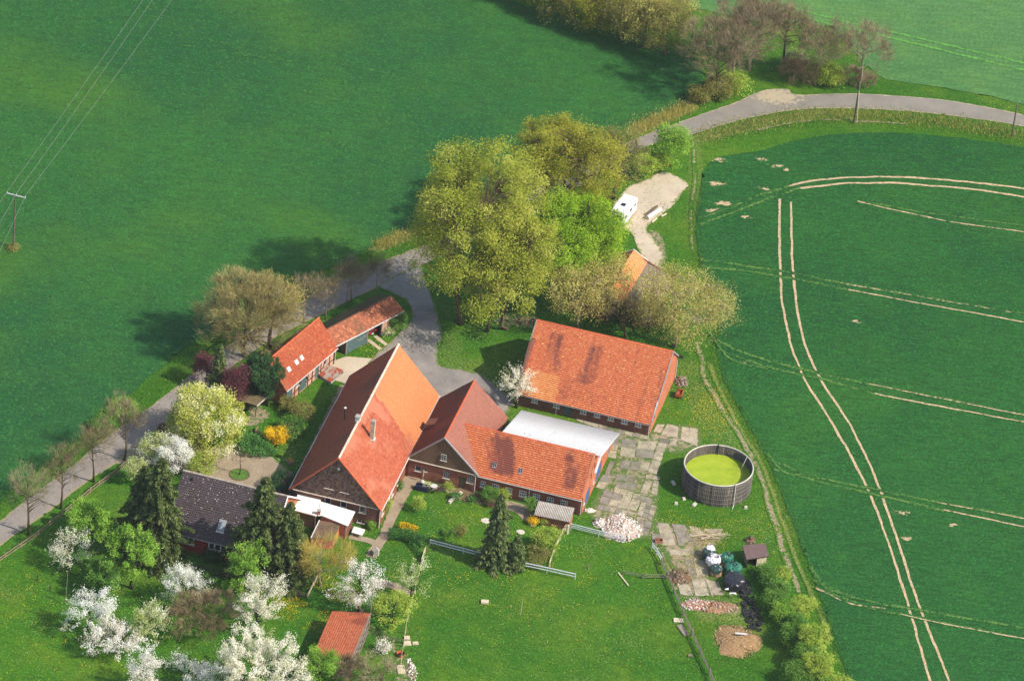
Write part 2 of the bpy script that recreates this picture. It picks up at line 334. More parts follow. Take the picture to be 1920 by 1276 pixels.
CROP = [(1314, 350), (1322, 318), (1345, 296), (1420, 284), (1500, 263), (1600, 250), (1750, 254), (1920, 276), (2060, 300), (2060, 1400), (1625, 1400), (1590, 1276), (1552, 1165), (1512, 1050), (1474, 950), (1443, 872), (1404, 800), (1362, 724), (1344, 660), (1345, 600), (1330, 545), (1312, 490), (1304, 430)]
cropw = smooth(pxs(CROP), 6, True)
leftw = np.concatenate([smooth(pxs(FIELD_EDGE), 6), pxs([(600, -60), (0, -120)]), np.array([(-190, 95), (-190, -60)])])
roadw = np.concatenate([smooth(pxs(ROAD_L), 8), smooth(pxs(ROAD_R), 8)[::-1]])
road2w = np.concatenate([smooth(pxs(ROAD2_U), 8), smooth(pxs(ROAD2_L), 8)[::-1]])
TRACK_A = pxs([(1308, 640), (1313, 665), (1322, 705), (1343, 745), (1368, 790), (1398, 835), (1426, 890), (1446, 960), (1474, 1045), (1500, 1110)])
TRACK_B = pxs([(1330, 680), (1352, 735), (1390, 805), (1428, 870), (1458, 950), (1490, 1040), (1525, 1120), (1560, 1200)])
def axis(lo, hi, res, far):
    a = np.arange(lo, hi+res*.5, res); o = [np.array([-far, -far*.4, lo-150, lo-60, lo-25, lo-8]), a, np.array([hi+8, hi+25, hi+60, hi+150, far*.4, far])]
    return np.concatenate(o)
def make_ground():
    gx = axis(-78, 62, .5, 5000); gy = axis(-108, 78, .5, 5000); X, Y = np.meshgrid(gx, gy, indexing='ij'); P = np.stack([X.ravel(), Y.ravel()], 1)
    n = len(P); bare = np.zeros(n); dry = np.zeros(n); near = (np.abs(P) < 130).all(1); Q = P[near]
    fb = fbm(Q[:, 0]*.14, Q[:, 1]*.14, 3, 4); d = np.clip(sstep(.5, .85, fb)*.34, 0, 1)
    b = np.zeros(len(Q))
    # reedy strips beside the upper road, rough corners, worn spots
    def strip(pts, wd, amt, arr):
        dd = dline(Q, smooth(pxs(pts), 6)); return np.maximum(arr, amt*(1-sstep(wd*.3, wd, dd)))
    d = strip([(1190, 245), (1240, 222), (1290, 200)], 2.6, .75, d); d = strip([(1300, 262), (1400, 238), (1480, 222), (1600, 218), (1750, 225), (1900, 250)], 2.6, .55, d)
    d = strip([(705, 462), (770, 437)], 2.4, .9, d); d = strip([(1300, 262), (1305, 330), (1300, 420)], 2.5, .4, d)
    d = strip([(1230, 990), (1290, 1030), (1340, 1100), (1400, 1180)], 6, .4, d)
    d = strip([(1330, 1150), (1400, 1150)], 4, .5, d); d = strip([(1290, 690), (1325, 765), (1375, 835)], 5, .36, d); d = strip([(835, 640), (850, 680), (905, 695)], 5, .36, d); d = strip([(560, 790), (520, 900)], 3, .3, d)
    b = strip([(1225, 440), (1235, 480), (1200, 560)], 2.2, .6, b); b = strip([(1230, 990), (1270, 1060), (1290, 1110)], 3.5, .5, b)
    b = strip([(1300, 1130), (1370, 1140)], 2.5, .6, b)
    b = strip([(500, 1070), (560, 1060)], 3.5, .75, b); b = strip([(440, 750), (490, 775), (470, 790)], 2.2, .6, b); b = strip([(668, 1120), (675, 1145)], .8, .8, b)
    b = strip([(945, 600), (1000, 605)], 3., .5, b); b = strip([(640, 725), (560, 890)], .7, .75, b)
    b = strip([(700, 1180), (745, 1215), (760, 1260), (740, 1290)], 2.2, .4, b); b = strip([(170, 1020), (225, 1110)], 2.0, .3, b)
    b = strip([(235, 870), (330, 835)], 1.0, .5, b)
    bare[near] = np.clip(b, 0, 1); dry[near] = d
    z = np.zeros(n)
    z[near] = .05*(fbm(Q[:, 0]*.6, Q[:, 1]*.6, 11)-.5)
    I = np.arange(n).reshape(len(gx), len(gy)); F = np.stack([I[:-1, :-1].ravel(), I[1:, :-1].ravel(), I[1:, 1:].ravel(), I[:-1, 1:].ravel()], 1)
    o = obj('ground', mesh_np('ground', np.column_stack([P, z]), F, M['ground'], None, {'bare': bare, 'dry': dry, 'edge': bare*0}, True)); o['kind'] = 'structure'
    tag(o, 'green grass of the farm plot, garden, orchard and verges')
make_ground()
def left_attr(Q, s):
    return {'bare': np.zeros(len(Q)), 'dry': sstep(-3.5, -.2, s)*.22}
tag(sheet('grass_field', leftw, 1.0, .09, M['left_field'], left_attr, (.6, .5), lambda Q, s: .06*sstep(0, -2, s)+.06*(fbm(Q[:, 0]*.5, Q[:, 1]*.5, 4)-.5)), 'large dark green grass field left of the lane')
def crop_attr(Q, s):
    b = np.zeros(len(Q))
    for x, y, r in ((1342, 345, 1.3), (1362, 383, 1.6), (1338, 396, 1.2), (1398, 408, .9), (1430, 300, 1.1), (1455, 312, 1.0), (1475, 320, .8), (1605, 603, .8), (1393, 681, .6), (1432, 355, 1.), (1345, 300, 1.4), (1690, 962, 1.1), (1785, 985, .9), (1700, 1010, 1.0)):
        c = p2(x, y); b = np.maximum(b, .66*np.exp(-(((Q-c)/np.array([r*1.5, r*.7]))**2).sum(1)))
    return {'bare': b, 'dry': sstep(-1.6, 0, s)*.15}
tag(sheet('crop_field', cropw, .6, .10, M['crop'], crop_attr, (.25, .9), lambda Q, s: -.02+.06*sstep(0, -1, s)+.03*(fbm(Q[:, 0]*.7, Q[:, 1]*.7, 8)-.5)), 'dark green young crop field with wheel tracks on the right')
farw = pxs([(1180, -150), (1270, 10), (1420, 40), (1560, 50), (1620, 120), (1660, 150), (1760, 165), (1850, 180), (1920, 196), (2100, 240), (2300, 100), (2000, -200)])
tag(sheet('far_field', farw, 1.2, .09, M['far_field'], lambda Q, s: {'dry': sstep(-4, 0, s)*.0}, (.5, .5)), 'pale green field beyond the upper road')
hedge_left = pxs([(940, -40), (1060, 25), (1180, 62), (1290, 100), (1330, 160)])
tag(sheet('road', roadw, .55, .045, M['road'], lambda Q, s: {'edge': sstep(-.55, 0, s)*.85}, (.18, .8)), 'narrow grey lane running past the farm')
tag(sheet('road', road2w, .55, .050, M['road2'], lambda Q, s: {'edge': np.maximum(sstep(-.4, 0, s)*.8, .9*np.exp(-(((Q-p2(1455, 180))/np.array([5, 3.5]))**2).sum(1)))}, (.12, .8)), 'grey asphalt road curving along the top right')
YARD = [(712, 535), (726, 545), (760, 562), (773, 590), (760, 612), (731, 641), (700, 668), (684, 690), (660, 706), (700, 730), (790, 850), (940, 780), (955, 765), (965, 755), (935, 726), (905, 703), (862, 692), (824, 684), (822, 652), (829, 632), (825, 606), (816, 573), (800, 530), (790, 500), (760, 508)]
tag(sheet('yard', smooth(pxs(YARD), 4, True), .5, .06, M['yard'], lambda Q, s: {'edge': sstep(-.9, 0, s)*.8}, (.2, .7)), 'dark grey driveway and yard behind the main barn')
COURT = [(215, 868), (262, 832), (300, 815), (340, 836), (400, 838), (452, 833), (500, 852), (531, 873), (556, 895), (548, 920), (540, 950), (520, 985), (470, 960), (400, 925), (360, 890), (300, 872)]
tag(sheet('forecourt', smooth(pxs(COURT), 4, True), .45, .065, M['pad'] if 0 else M['patio'], lambda Q, s: {'edge': sstep(-.6, 0, s)*.7}, (.12, .9)), 'grey-brown paved forecourt by the dark roofed house')
PAD = [(1172, 356), (1205, 340), (1247, 323), (1290, 345), (1275, 366), (1262, 385), (1215, 425), (1225, 450), (1246, 482), (1215, 500), (1185, 440), (1160, 425), (1140, 400)]
tag(sheet('concrete_pad', smooth(pxs(PAD), 4, True), .45, .06, M['pad'], lambda Q, s: {'edge': sstep(-.8, 0, s)*.75}, (.35, .6)), 'pale worn concrete pad where the camper van stands')
PATIO = [(757, 893), (775, 890), (800, 905), (850, 914), (900, 930), (945, 935), (1000, 950), (1010, 965), (1000, 985), (985, 975), (968, 958), (935, 945), (880, 938), (852, 925), (800, 915), (777, 912), (763, 935), (742, 975), (733, 995), (726, 1005), (708, 1012), (715, 990), (735, 940)]
tag(sheet('patio', pxs(PATIO), .35, .055, M['patio'], lambda Q, s: {'edge': sstep(-.35, 0, s)*.6}, (.1, 1.2)), 'brown paved patio and path in front of the barns')
tag(sheet('garden_bed', smooth(pxs([(848, 926), (860, 915), (880, 921), (905, 928), (940, 935), (945, 948), (925, 952), (895, 944), (868, 936)]), 4, True), .3, .075, M['soil'], None, (.15, 1.0)), 'brown soil of the garden bed under the stable windows')
tag(sheet('patio', smooth(pxs([(938, 938), (965, 944), (1000, 952), (1008, 968), (1000, 988), (985, 978), (966, 962), (942, 950)]), 4, True), .3, .083, M['patio'], lambda Q, s: {'edge': sstep(-.35, 0, s)*.6}, (.1, 1.2)), 'brown paved corner between the garden bed and the striped lean-to')
tag(ribbon('garden_path', pxs([(655, 1005), (690, 1012), (706, 1018)]), 1.3, .058, M['patio'], 0, 0), 'short paved path by the white garden table')
tag(ribbon('garden_path', pxs([(722, 1003), (708, 1025), (700, 1045)]), 1.6, .062, M['patio'], 0, 0), 'paved path running down from the barn corner')
tag(ribbon('garden_path', pxs([(700, 1092), (740, 1097), (772, 1112)]), 1.6, .05, M['patio'], .0, 0), 'short earth path between the two lower blossom trees')
APRON = [(620, 678), (650, 668), (700, 672), (684, 690), (664, 712), (655, 722), (638, 716), (600, 705)]
tag(sheet('concrete_apron', pxs(APRON), .4, .055, M['pad'], lambda Q, s: {'edge': sstep(-.3, 0, s)*.5}, (.06, 1.2)), 'pale concrete apron between the small sheds and the barn')
tag(ribbon('wheel_strip', pxs([(703, 630), (727, 648)]), .7, .05, M['pad'], 0, 0), 'concrete wheel strip to the carport, upper one')
tag(ribbon('wheel_strip', pxs([(690, 637), (716, 656)]), .7, .05, M['pad'], 0, 0), 'concrete wheel strip to the carport, lower one')
tag(ribbon('field_track', TRACK_A, 1.3, .06, M['ground'], .58, .25, 3), 'pale trodden track along the crop field')
tag(ribbon('field_track', TRACK_B, 1.0, .065, M['ground'], .62, .2, 5, key='dry'), 'light grassy rut beside the crop field edge')
tag(ribbon('field_track', pxs([(1300, 262), (1303, 330), (1296, 400), (1298, 470)]), .8, .06, M['ground'], .42, .4, 6), 'faint track beside the concrete pad')
tag(ribbon('verge_soil', pxs([(1420, 243), (1480, 231), (1540, 225), (1602, 227), (1700, 232)]), .9, .06, M['ground'], .6, .5, 12), 'brown ditch line below the upper road')
TR = [([(1463, 372), (1461, 430), (1462, 490), (1466, 560), (1482, 640), (1510, 712), (1560, 792), (1610, 882), (1650, 972), (1690, 1090), (1745, 1276), (1790, 1420)], .55, .95, 'bare'), ([(1483, 378), (1484, 430), (1486, 490), (1492, 560), (1508, 640), (1540, 712), (1592, 792), (1640, 892), (1680, 1002), (1722, 1130), (1780, 1276), (1830, 1420)], .55, .95, 'bare'),
 ([(1465, 352), (1520, 339), (1600, 332), (1680, 331), (1750, 335), (1840, 343), (1920, 353), (2050, 372)], .7, .85, 'bare'), ([(1500, 352), (1560, 346), (1600, 343), (1680, 343), (1750, 348), (1840, 356), (1920, 369), (2050, 390)], .7, .9, 'bare'),
 ([(1312, 408), (1370, 388), (1420, 368), (1480, 348)], 1.0, .46, 'dry'), ([(1312, 420), (1370, 399), (1430, 376), (1500, 352)], 1.0, .46, 'dry'), ([(1606, 376), (1680, 388), (1750, 400), (1840, 412), (1920, 422), (2050, 440)], .7, .46, 'dry'), ([(1608, 377), (1700, 398), (1800, 418), (1920, 434), (2050, 456)], .5, .66, 'bare'),
 ([(1312, 485), (1400, 498), (1500, 514), (1560, 526), (1700, 550), (1920, 588), (2050, 612)], .9, .46, 'dry'), ([(1312, 497), (1420, 510), (1500, 524), (1590, 543)], .9, .46, 'dry'), ([(1588, 542), (1750, 572), (1920, 603), (2050, 628)], .5, .7, 'bare'), ([(1575, 530), (1700, 551), (1920, 589), (2050, 613)], .4, .5, 'bare'),
 ([(1335, 632), (1380, 655), (1420, 668), (1500, 690), (1640, 721), (1780, 748), (1920, 776), (2050, 800)], .9, .46, 'dry'), ([(1345, 655), (1430, 684), (1560, 715), (1640, 738)], .9, .46, 'dry'), ([(1640, 737), (1780, 764), (1920, 790), (2050, 815)], .5, .72, 'bare'), ([(1630, 719), (1780, 749), (1920, 777), (2050, 801)], .42, .62, 'bare'),
 ([(1440, 860), (1520, 890), (1600, 908), (1760, 940), (1920, 970), (2050, 995)], .9, .46, 'dry'), ([(1450, 878), (1560, 908), (1660, 930), (1770, 956)], .9, .46, 'dry'), ([(1770, 955), (1840, 970), (1920, 986), (2050, 1012)], .5, .72, 'bare'), ([(1760, 941), (1920, 971), (2050, 996)], .42, .62, 'bare'),
 ([(1525, 1085), (1600, 1118), (1700, 1138), (1800, 1155), (1920, 1175), (2050, 1200)], .9, .46, 'dry'), ([(1535, 1103), (1640, 1140), (1750, 1163), (1840, 1180), (1920, 1195), (2050, 1220)], .9, .46, 'dry'), ([(1690, 1150), (1750, 1164), (1840, 1181), (1920, 1196), (2050, 1221)], .42, .66, 'bare'), ([(1530, 1100), (1590, 1128), (1660, 1140)], .7, .55, 'bare'),
 ([(1440, 850), (1475, 885), (1530, 890)], .8, .46, 'dry'), ([(1520, 1060), (1548, 1100), (1600, 1115)], .8, .46, 'dry'), ([(1330, 620), (1370, 672), (1440, 690)], .8, .46, 'dry')]
for i, (pts, wd, amp, ky) in enumerate(TR):
    o = ribbon('tram_line', pxs(pts, .2), wd, .157+.001*i, M['crop'], amp, .3, 20+i, key=ky)
    tag(o, ('bare soil wheel track' if ky == 'bare' else 'yellowed wheel track')+' in the crop field')
for k, pts in enumerate(([(300, 64), (450, 86), (592, 111), (720, 138), (840, 177)], [(290, 78), (440, 100), (580, 122), (700, 150)], [(480, 150), (600, 180), (720, 217)])):
    tag(ribbon('tram_line', pxs(pts, .1), 1.1, .178+.002*k, M['left_field'], .22, .25, 60+k, key='dry'), 'faint old wheel mark in the grass field')
for k, pts in enumerate(([(1480, 12), (1560, 34), (1700, 66), (1920, 118)], [(1480, 24), (1560, 46), (1700, 78), (1920, 132)])):
    tag(ribbon('tram_line', pxs(pts, .1), .9, .13+.01*k, M['far_field'], .6, .2, 40+k, key='dry'), 'faint wheel track in the far pale field')

# ------------------------------------------------------------------ buildings
RNG = np.random.default_rng(11)
def lerp(a, b, t): return np.asarray(a, float)*(1-t)+np.asarray(b, float)*t
def roof(parent, name, e0, e1, r1, r0, mat, tw=.25, th=.33, stain=None, patch=None, joint_shade=.5, lift=.06, wave=.022, thick=.10, tint=None, seed=0):
    """a slope of real tiles: eave e0-e1, ridge r0-r1; every tile is a bowed plate lying over the course below"""
    e0, e1, r0, r1 = [np.asarray(p, float) for p in (e0, e1, r0, r1)]
    L = np.linalg.norm(e1-e0); S = np.linalg.norm((r0+r1-e0-e1)/2); nc = max(2, int(round(L/tw))); nr = max(2, int(round(S/th)))
    nrm = np.cross(e1-e0, r0-e0); nrm /= np.linalg.norm(nrm)
    if nrm[2] < 0: nrm = -nrm
    def P(s, t): s = s[..., None]; t = t[..., None]; return (e0*(1-s)+e1*s)*(1-t)+(r0*(1-s)+r1*s)*t
    J, I = np.meshgrid(np.arange(nr), np.arange(nc), indexing='ij'); I = I.ravel(); J = J.ravel(); N = len(I); rg = np.random.default_rng(seed+3)
    V = []; jit = rg.normal(0, .006, N)
    for fs, hz in ((0, 0), (.3, wave), (.7, wave*.9), (1, 0)):
        s = (I+fs)/nc; jl = (lift+hz+jit)[:, None]*nrm
        V += [P(s, J/nr)+nrm*0, P(s, J/nr)+jl, P(s, (J+1.06)/nr)+(hz*.8+.012)*nrm]
    V = np.stack(V, 1); sag = (fbm(V[..., 0].ravel()*.22, V[..., 1].ravel()*.22, seed+2)-.5)*.16; V[..., 2] += sag.reshape(V.shape[:2]); b = np.arange(N)*12; F = []
    for k in range(3):
        a = k*3; c = a+3
        F += [np.stack([b+a+1, b+c+1, b+c+2, b+a+2], 1), np.stack([b+a, b+c, b+c+1, b+a+1], 1)]
    F = np.stack(F, 1).reshape(-1, 4)
    u = (I+.5)/nc*L; v = (J+.5)/nr*S
    t = tint if tint is not None else np.clip(rg.normal(.5, .2, N), 0, 1); st = np.clip(stain(u, v, L, S), 0, 1) if stain else np.zeros(N); pa = np.clip(patch(u, v, L, S), 0, 1) if patch else np.zeros(N)
    V = V.reshape(-1, 3); nv = len(V)
    bot = np.array([e0, e1, r1, r0]); B = np.concatenate([bot, bot-nrm*thick]); V = np.concatenate([V, B])
    G = np.array([(0, 1, 2, 3), (7, 6, 5, 4), (0, 4, 5, 1), (1, 5, 6, 2), (2, 6, 7, 3), (3, 7, 4, 0)])+nv
    fa = {'tint': np.r_[np.repeat(t, 6), np.full(6, .3)], 'stain': np.r_[(np.repeat(st, 6).reshape(-1, 6)+np.array([0, joint_shade, 0, joint_shade, 0, joint_shade])).ravel(), np.full(6, .5)], 'patch': np.r_[np.repeat(pa, 6), np.zeros(6)]}  # riser faces darkened: the shadow line under each course is painted in
    o = obj(name, mesh_np(name, V, np.concatenate([F, G]), mat, fa), parent)
    return o
def ridge(parent, a, b, mat, r=.16, step=.4, name='ridge_tiles'):
    a = Vector(a); b = Vector(b); n = max(2, int((b-a).length/step)); m = MB(); d = (b-a)/n; side = Vector((-d.y, d.x, 0)).normalized(); up = Vector((0, 0, 1))
    for i in range(n):
        p = a+d*i; q = p+d*1.08; V = []
        for c, k in ((p, 1.), (q, .86)):
            for an in (-.1, .25, .5, .75, 1.1): V.append(c+side*(math.cos(an*math.pi)*r*k)+up*(math.sin(an*math.pi)*r*k*.8+.06))
        m.add(V, [(j, j+1, j+6, j+5) for j in range(4)]+[(0, 5, 9, 4)[::-1], (4, 3, 2, 1, 0), (5, 6, 7, 8, 9)])
    return m.build(name, mat, parent)
def wall(parent, p0, p1, z0, z1, mat, holes=(), th=.3, name='wall', top=None):
    """upright wall from p0 to p1 (outside on the right hand); holes are (u0,u1,z0,z1); top: extra outline points above z1"""
    p0 = np.array(p0, float); p1 = np.array(p1, float); L = np.linalg.norm(p1-p0); d = (p1-p0)/L; nn = np.array([d[1], -d[0]])
    def P(u, z, t=0): q = p0+d*u-nn*t; return (q[0], q[1], z)
    us = sorted({0, L, *[max(0, min(L, h[0])) for h in holes], *[max(0, min(L, h[1])) for h in holes]}); zs = sorted({z0, z1, *[h[2] for h in holes], *[h[3] for h in holes]}); m = MB()
    for i in range(len(us)-1):
        for j in range(len(zs)-1):
            uc = (us[i]+us[i+1])/2; zc = (zs[j]+zs[j+1])/2
            if any(h[0] < uc < h[1] and h[2] < zc < h[3] for h in holes): continue
            m.add([P(us[i], zs[j]), P(us[i+1], zs[j]), P(us[i+1], zs[j+1]), P(us[i], zs[j+1])], [(0, 1, 2, 3)])
            m.add([P(us[i], zs[j], th), P(us[i+1], zs[j], th), P(us[i+1], zs[j+1], th), P(us[i], zs[j+1], th)], [(3, 2, 1, 0)])
    for h in holes:
        a, b, c, e = h[:4]
        for q in (((a, c), (b, c)), ((b, c), (b, e)), ((b, e), (a, e)), ((a, e), (a, c))):
            m.add([P(*q[0]), P(*q[1]), P(*q[1], th), P(*q[0], th)], [(3, 2, 1, 0)])
    m.add([P(0, z1), P(L, z1), P(L, z1, th), P(0, z1, th)], [(0, 1, 2, 3)]); m.add([P(0, z0), P(0, z1), P(0, z1, th), P(0, z0, th)], [(3, 2, 1, 0)]); m.add([P(L, z0), P(L, z1), P(L, z1, th), P(L, z0, th)], [(0, 1, 2, 3)])
    if top:
        t2 = [(0, z1)]+list(top)+[(L, z1)]; n = len(t2)
        V = [P(u, z) for u, z in t2]+[P(u, z, th) for u, z in t2]
        m.add(V, [tuple(range(n-1, -1, -1)), tuple(range(n, 2*n))]+[(i, (i+1) % n, n+(i+1) % n, n+i) for i in range(n)])
    return m.build(name, mat, parent)
class Wl:
    """one wall line of a building, for placing openings seen in the photograph"""
    def __init__(s, b, p0, p1):
        s.b = b; s.p0 = np.array(p0, float); s.p1 = np.array(p1, float); s.L = np.linalg.norm(s.p1-s.p0); s.d = (s.p1-s.p0)/s.L; s.n = np.array([s.d[1], -s.d[0]])
        a = b.rotation_euler[2]; R = np.array([[math.cos(a), -math.sin(a)], [math.sin(a), math.cos(a)]]); o = np.array(b.location)[:2]
        s.w0 = o+R@s.p0; s.wd = R@s.d; s.wn = R@s.n
    def at(s, x, y):
        d = FW+RI*((x-960)/FPX)-UP*((y-638)/FPX); t = ((s.w0-CAMP[:2])@s.wn)/(d[:2]@s.wn); q = CAMP+d*t
        return float((q[:2]-s.w0)@s.wd), float(q[2])
    def P(s, u, z, out=0.): q = s.p0+s.d*u+s.n*out; return (q[0], q[1], z)
def window(W, u, z, w, h, cols=2, rows=2, mat=None, bar=.05, sill=True, fr=.07, depth=.10, glass='glass'):
    """frame set back in its opening, with glazing bars, panes and a sill; returns the hole for the wall"""
    mat = mat or M['frame']; rz = math.atan2(W.d[1], W.d[0]); m = MB()
    c = lambda uu, zz, o: W.P(uu, zz, o)
    for uu, zz, a, b in ((u, z-h/2+fr/2, w, fr), (u, z+h/2-fr/2, w, fr), (u-w/2+fr/2, z, fr, h-2*fr), (u+w/2-fr/2, z, fr, h-2*fr)): m.box(c(uu, zz, -depth), (a, .08, b), rz)
    o = m.build('window', mat, W.b)
    g = MB()
    for i in range(1, cols): g.box(c(u-w/2+w*i/cols, z, -depth+.004), (bar, .07, h-2*fr), rz)
    for j in range(1, rows): g.box(c(u, z-h/2+h*j/rows, -depth+.009), (w-2*fr, .07, bar), rz)
    if cols > 1 or rows > 1: g.build('glazing_bars', mat, o)
    pw = w/cols; ph = h/rows
    for i in range(cols):
        for j in range(rows):
            MB().box(c(u-w/2+pw*(i+.5), z-h/2+ph*(j+.5), -depth-.02), (pw-.02, .02, ph-.02), rz).build('pane', M[glass], o)
    if sill: MB().box(c(u, z-h/2-.05, .03), (w+.24, .26, .10), rz).build('sill', M['sill'], o)
    return (u-w/2, u+w/2, z-h/2, z+h/2)
def door(W, u, w, h, mat, leaves=2, z0=.03, depth=.12, boards=True, strap=False):
    rz = math.atan2(W.d[1], W.d[0]); root = None
    for i in range(leaves):
        lw = w/leaves; uc = u-w/2+lw*(i+.5)
        b = MB().box(W.P(uc, z0+h/2, -depth), (lw-.03, .06, h), rz).build('door', mat, W.b)
        if boards:
            nb = max(2, int(lw/.28)); m = MB()
            for k in range(nb): m.box(W.P(uc-lw/2+lw*(k+.5)/nb, z0+h/2, -depth+.045), (lw/nb-.03, .03, h-.06), rz)
            m.build('door_boards', mat, b)
        for zz in (.2, .8): MB().box(W.P(uc, z0+h*zz, -depth+.08), (lw*.85, .03, .09), rz).build('hinge_strap', M['grey_pipe'] if strap else mat, b)
    return (u-w/2, u+w/2, z0, z0+h)
def gutter(parent, a, b, r=.075, mat=None, name='gutter'):
    return MB().tube([a, b], r, 6).build(name, mat or M['white_pipe'], parent)
def downpipe(parent, p, z, r=.06, mat=None): return MB().tube([(p[0], p[1], z), (p[0], p[1], .05)], r, 6).build('downpipe', mat or M['white_pipe'], parent)
def stains(seed, amt=.9, sx=.16, sy=.05, lo=.52, hi=.75):
    return lambda u, v, L, S: amt*sstep(lo, hi, fbm(u*sx, v*sy, seed, 3))
def speck(seed, p=.97, amt=1.): return lambda u, v, L, S: amt*(np.random.default_rng(seed).random(len(u)) > p)

# ---- main barn with the huge two-coloured roof
def main_barn():
    L, W, he, hr = 31.77, 13.97, 4.03, 11.55; t = .5
    b = empty('main_barn', (-17.35, -53.87, 0), 1.364, 'largest barn, long red and orange roof, shingled front gable, tall chimney', 'barn')
    yr = W*t; oh = .35; sl = (hr-he)/yr
    zf = he-sl*oh
    # right slope (faces the sun) and left slope
    def patch(u, v, L_, S): # newer orange tiles on the far part of the roof, boundary running down the slope
        return (u > 17.2+(v/S)*2.2+np.where(v > S*.8, -.8, 0)).astype(float)
    roof(b, 'roof', (-.3, -oh, zf), (L+.3, -oh, zf), (L+.3, yr, hr), (-.3, yr, hr), M['tile_main'], .27, .34, lambda u, v, L_, S: .8*sstep(.45, .85, fbm(u*.3, v*.3, 4))*(u < 19)+.25*sstep(.5, .75, fbm(u*1.2, v*.15, 44))+.5*sstep(.8, 1., v/S)*(u < 30), patch, seed=1)
    roof(b, 'roof', (L+.3, W+oh, zf), (-.3, W+oh, zf), (-.3, yr, hr), (L+.3, yr, hr), M['tile_main_dark'], .27, .34, stains(14, .9, .1, .12, .4, .7), None, seed=2)
    ridge(b, (-.3, yr, hr), (L+.3, yr, hr), plain('ridge_limed', srgb(226, 196, 176), .25, 2.), .2, .42)
    # verges at the front gable
    for y0, y1 in ((-oh, yr), (W+oh, yr)):
        n = 26; m = MB()
        for k in range(n):
            a = lerp((-.32, y0, zf+.08), (-.32, y1, hr+.08), k/n); c = lerp((-.32, y0, zf+.08), (-.32, y1, hr+.08), (k+1.04)/n); m.tube([a, c], [.15, .12], 6)
        m.build('verge_tiles', M['verge'], b)
    # front gable wall (local x=0): p0=(0,W) -> (0,0)
    F = Wl(b, (0, W), (0, 0)); holes = []
    for x, y, w, h in ((614.6, 938, 1.0, 1.25), (644, 945.5, 1.0, 1.25), (680, 955, 1.05, 1.15)):
        u, z = F.at(x, y); holes.append(window(F, u, z, w, h, 1, 1, fr=.09))
    u, z = F.at(676.7, 982); holes.append(window(F, u, max(.55, z), 1.2, .55, 2, 1, fr=.06))
    wall(b, (0, W), (0, 0), 0, he-.25, M['brick_dark'], holes, .35)
    # shingled gable above, standing proud, with its ledge
    e0 = (-.06, W, he-.25); e1 = (-.06, 0, he-.25)
    rows = 24; g = MB(); V = []; Fc = []; T = []; rg = np.random.default_rng(5)
    for k in range(rows):
        z0 = he-.25+(hr-he-.05)*k/rows; z1 = he-.25+(hr-he-.05)*(k+1)/rows
        ins = (z0-(he-.25))/(hr-he+.25)*W/2; n = max(2, int((W-2*ins)/.3)); ys = np.linspace(W-ins-.05, ins+.05, n+1)
        for i in range(n):
            bb = len(V); q = -.10-rg.random()*.02; V += [(q, ys[i], z0), (q, ys[i+1], z0), (-.05, ys[i+1], z1+.02), (-.05, ys[i], z1+.02), (0, ys[i], z0), (0, ys[i+1], z0)]; Fc += [(bb, bb+1, bb+2, bb+3), (bb+4, bb+5, bb+1, bb)]; T += [rg.random()]*2
    o = obj('gable_cladding', mesh_np('gable_cladding', V, Fc, M['slate'], {'tint': T, 'stain': np.array(T)*.4, 'patch': np.zeros(len(T))}), b)
    MB().add([(0, W, he-.25), (0, 0, he-.25), (0, W/2, hr-.05), (.3, W, he-.25), (.3, 0, he-.25), (.3, W/2, hr-.05)], [(0, 1, 2), (5, 4, 3), (0, 3, 4, 1), (1, 4, 5, 2), (2, 5, 3, 0)]).build('gable', M['brick_dark'], b)
    MB().box((-.14, W/2, he-.28), (.3, W-.3, .09)).build('ledge', M['sill'], b)
    for x, y in ((617, 915), (646, 922.5)):
        u, z = F.at(x, y); MB().box((-.16, W-u, z), (.14, 1.5, .07)).build('vent_slot', M['sill'], o)
    u, z = F.at(635.5, 878); MB().tube([(-.2, W-u, z), (-.08, W-u, z)], .22, 10).build('vent_pipe', M['white_pipe'], o)
    # long walls and far gable
    Rw = Wl(b, (0, 0), (L, 0)); hs = []
    for uu in (2.0, 4.4, 7.2, 10.5): hs.append(window(Rw, uu, 1.9, 1.1, 1.3, 2, 2))
    hs.append(door(Rw, 5.8, 1.0, 2.1, M['frame'], 1))
    wall(b, (0, 0), (L, 0), 0, he-.05, M['brick'], hs, .35)
    wall(b, (L, W), (0, W), 0, he-.05, M['brick_dark'], (), .35); wall(b, (L, 0), (L, W), 0, he-.05, M['brick_dark'], (), .35, top=[(W/2, hr-.15)])
    gutter(b, (-.3, -oh-.08, zf-.02), (L+.3, -oh-.08, zf-.02), .08); gutter(b, (-.3, W+oh+.08, zf-.02), (L+.3, W+oh+.08, zf-.02), .09, M['white_pipe'])
    downpipe(b, (-.05, -.12), he-.2)
    # tall brick chimney on the right slope, small stack at the ridge, vent pipe and aerial
    def on(slope_y): return he+(hr-he)*(slope_y/yr if slope_y < yr else (W-slope_y)/yr)
    cx, cy = 9.9, 4.55; z0 = on(cy)-.3
    ch = MB().box((cx, cy, z0+1.85), (.62, .62, 3.7)).build('chimney', M['concrete_wall'], b)
    MB().box((cx, cy, z0+3.75), (.72, .72, .12)).box((cx, cy, z0+3.86), (.5, .5, .1)).build('chimney_cap', M['concrete'], ch)
    MB().box((cx, cy, z0+.35), (.95, .95, .16)).build('flashing', M['white_pipe'], ch)
    s2 = MB().box((10.2, yr+.1, hr+.35), (.8, .7, .9)).build('chimney', M['white_pipe'], b); MB().box((10.2, yr+.1, hr+.84), (.95, .85, .09)).build('chimney_cap', M['concrete'], s2)
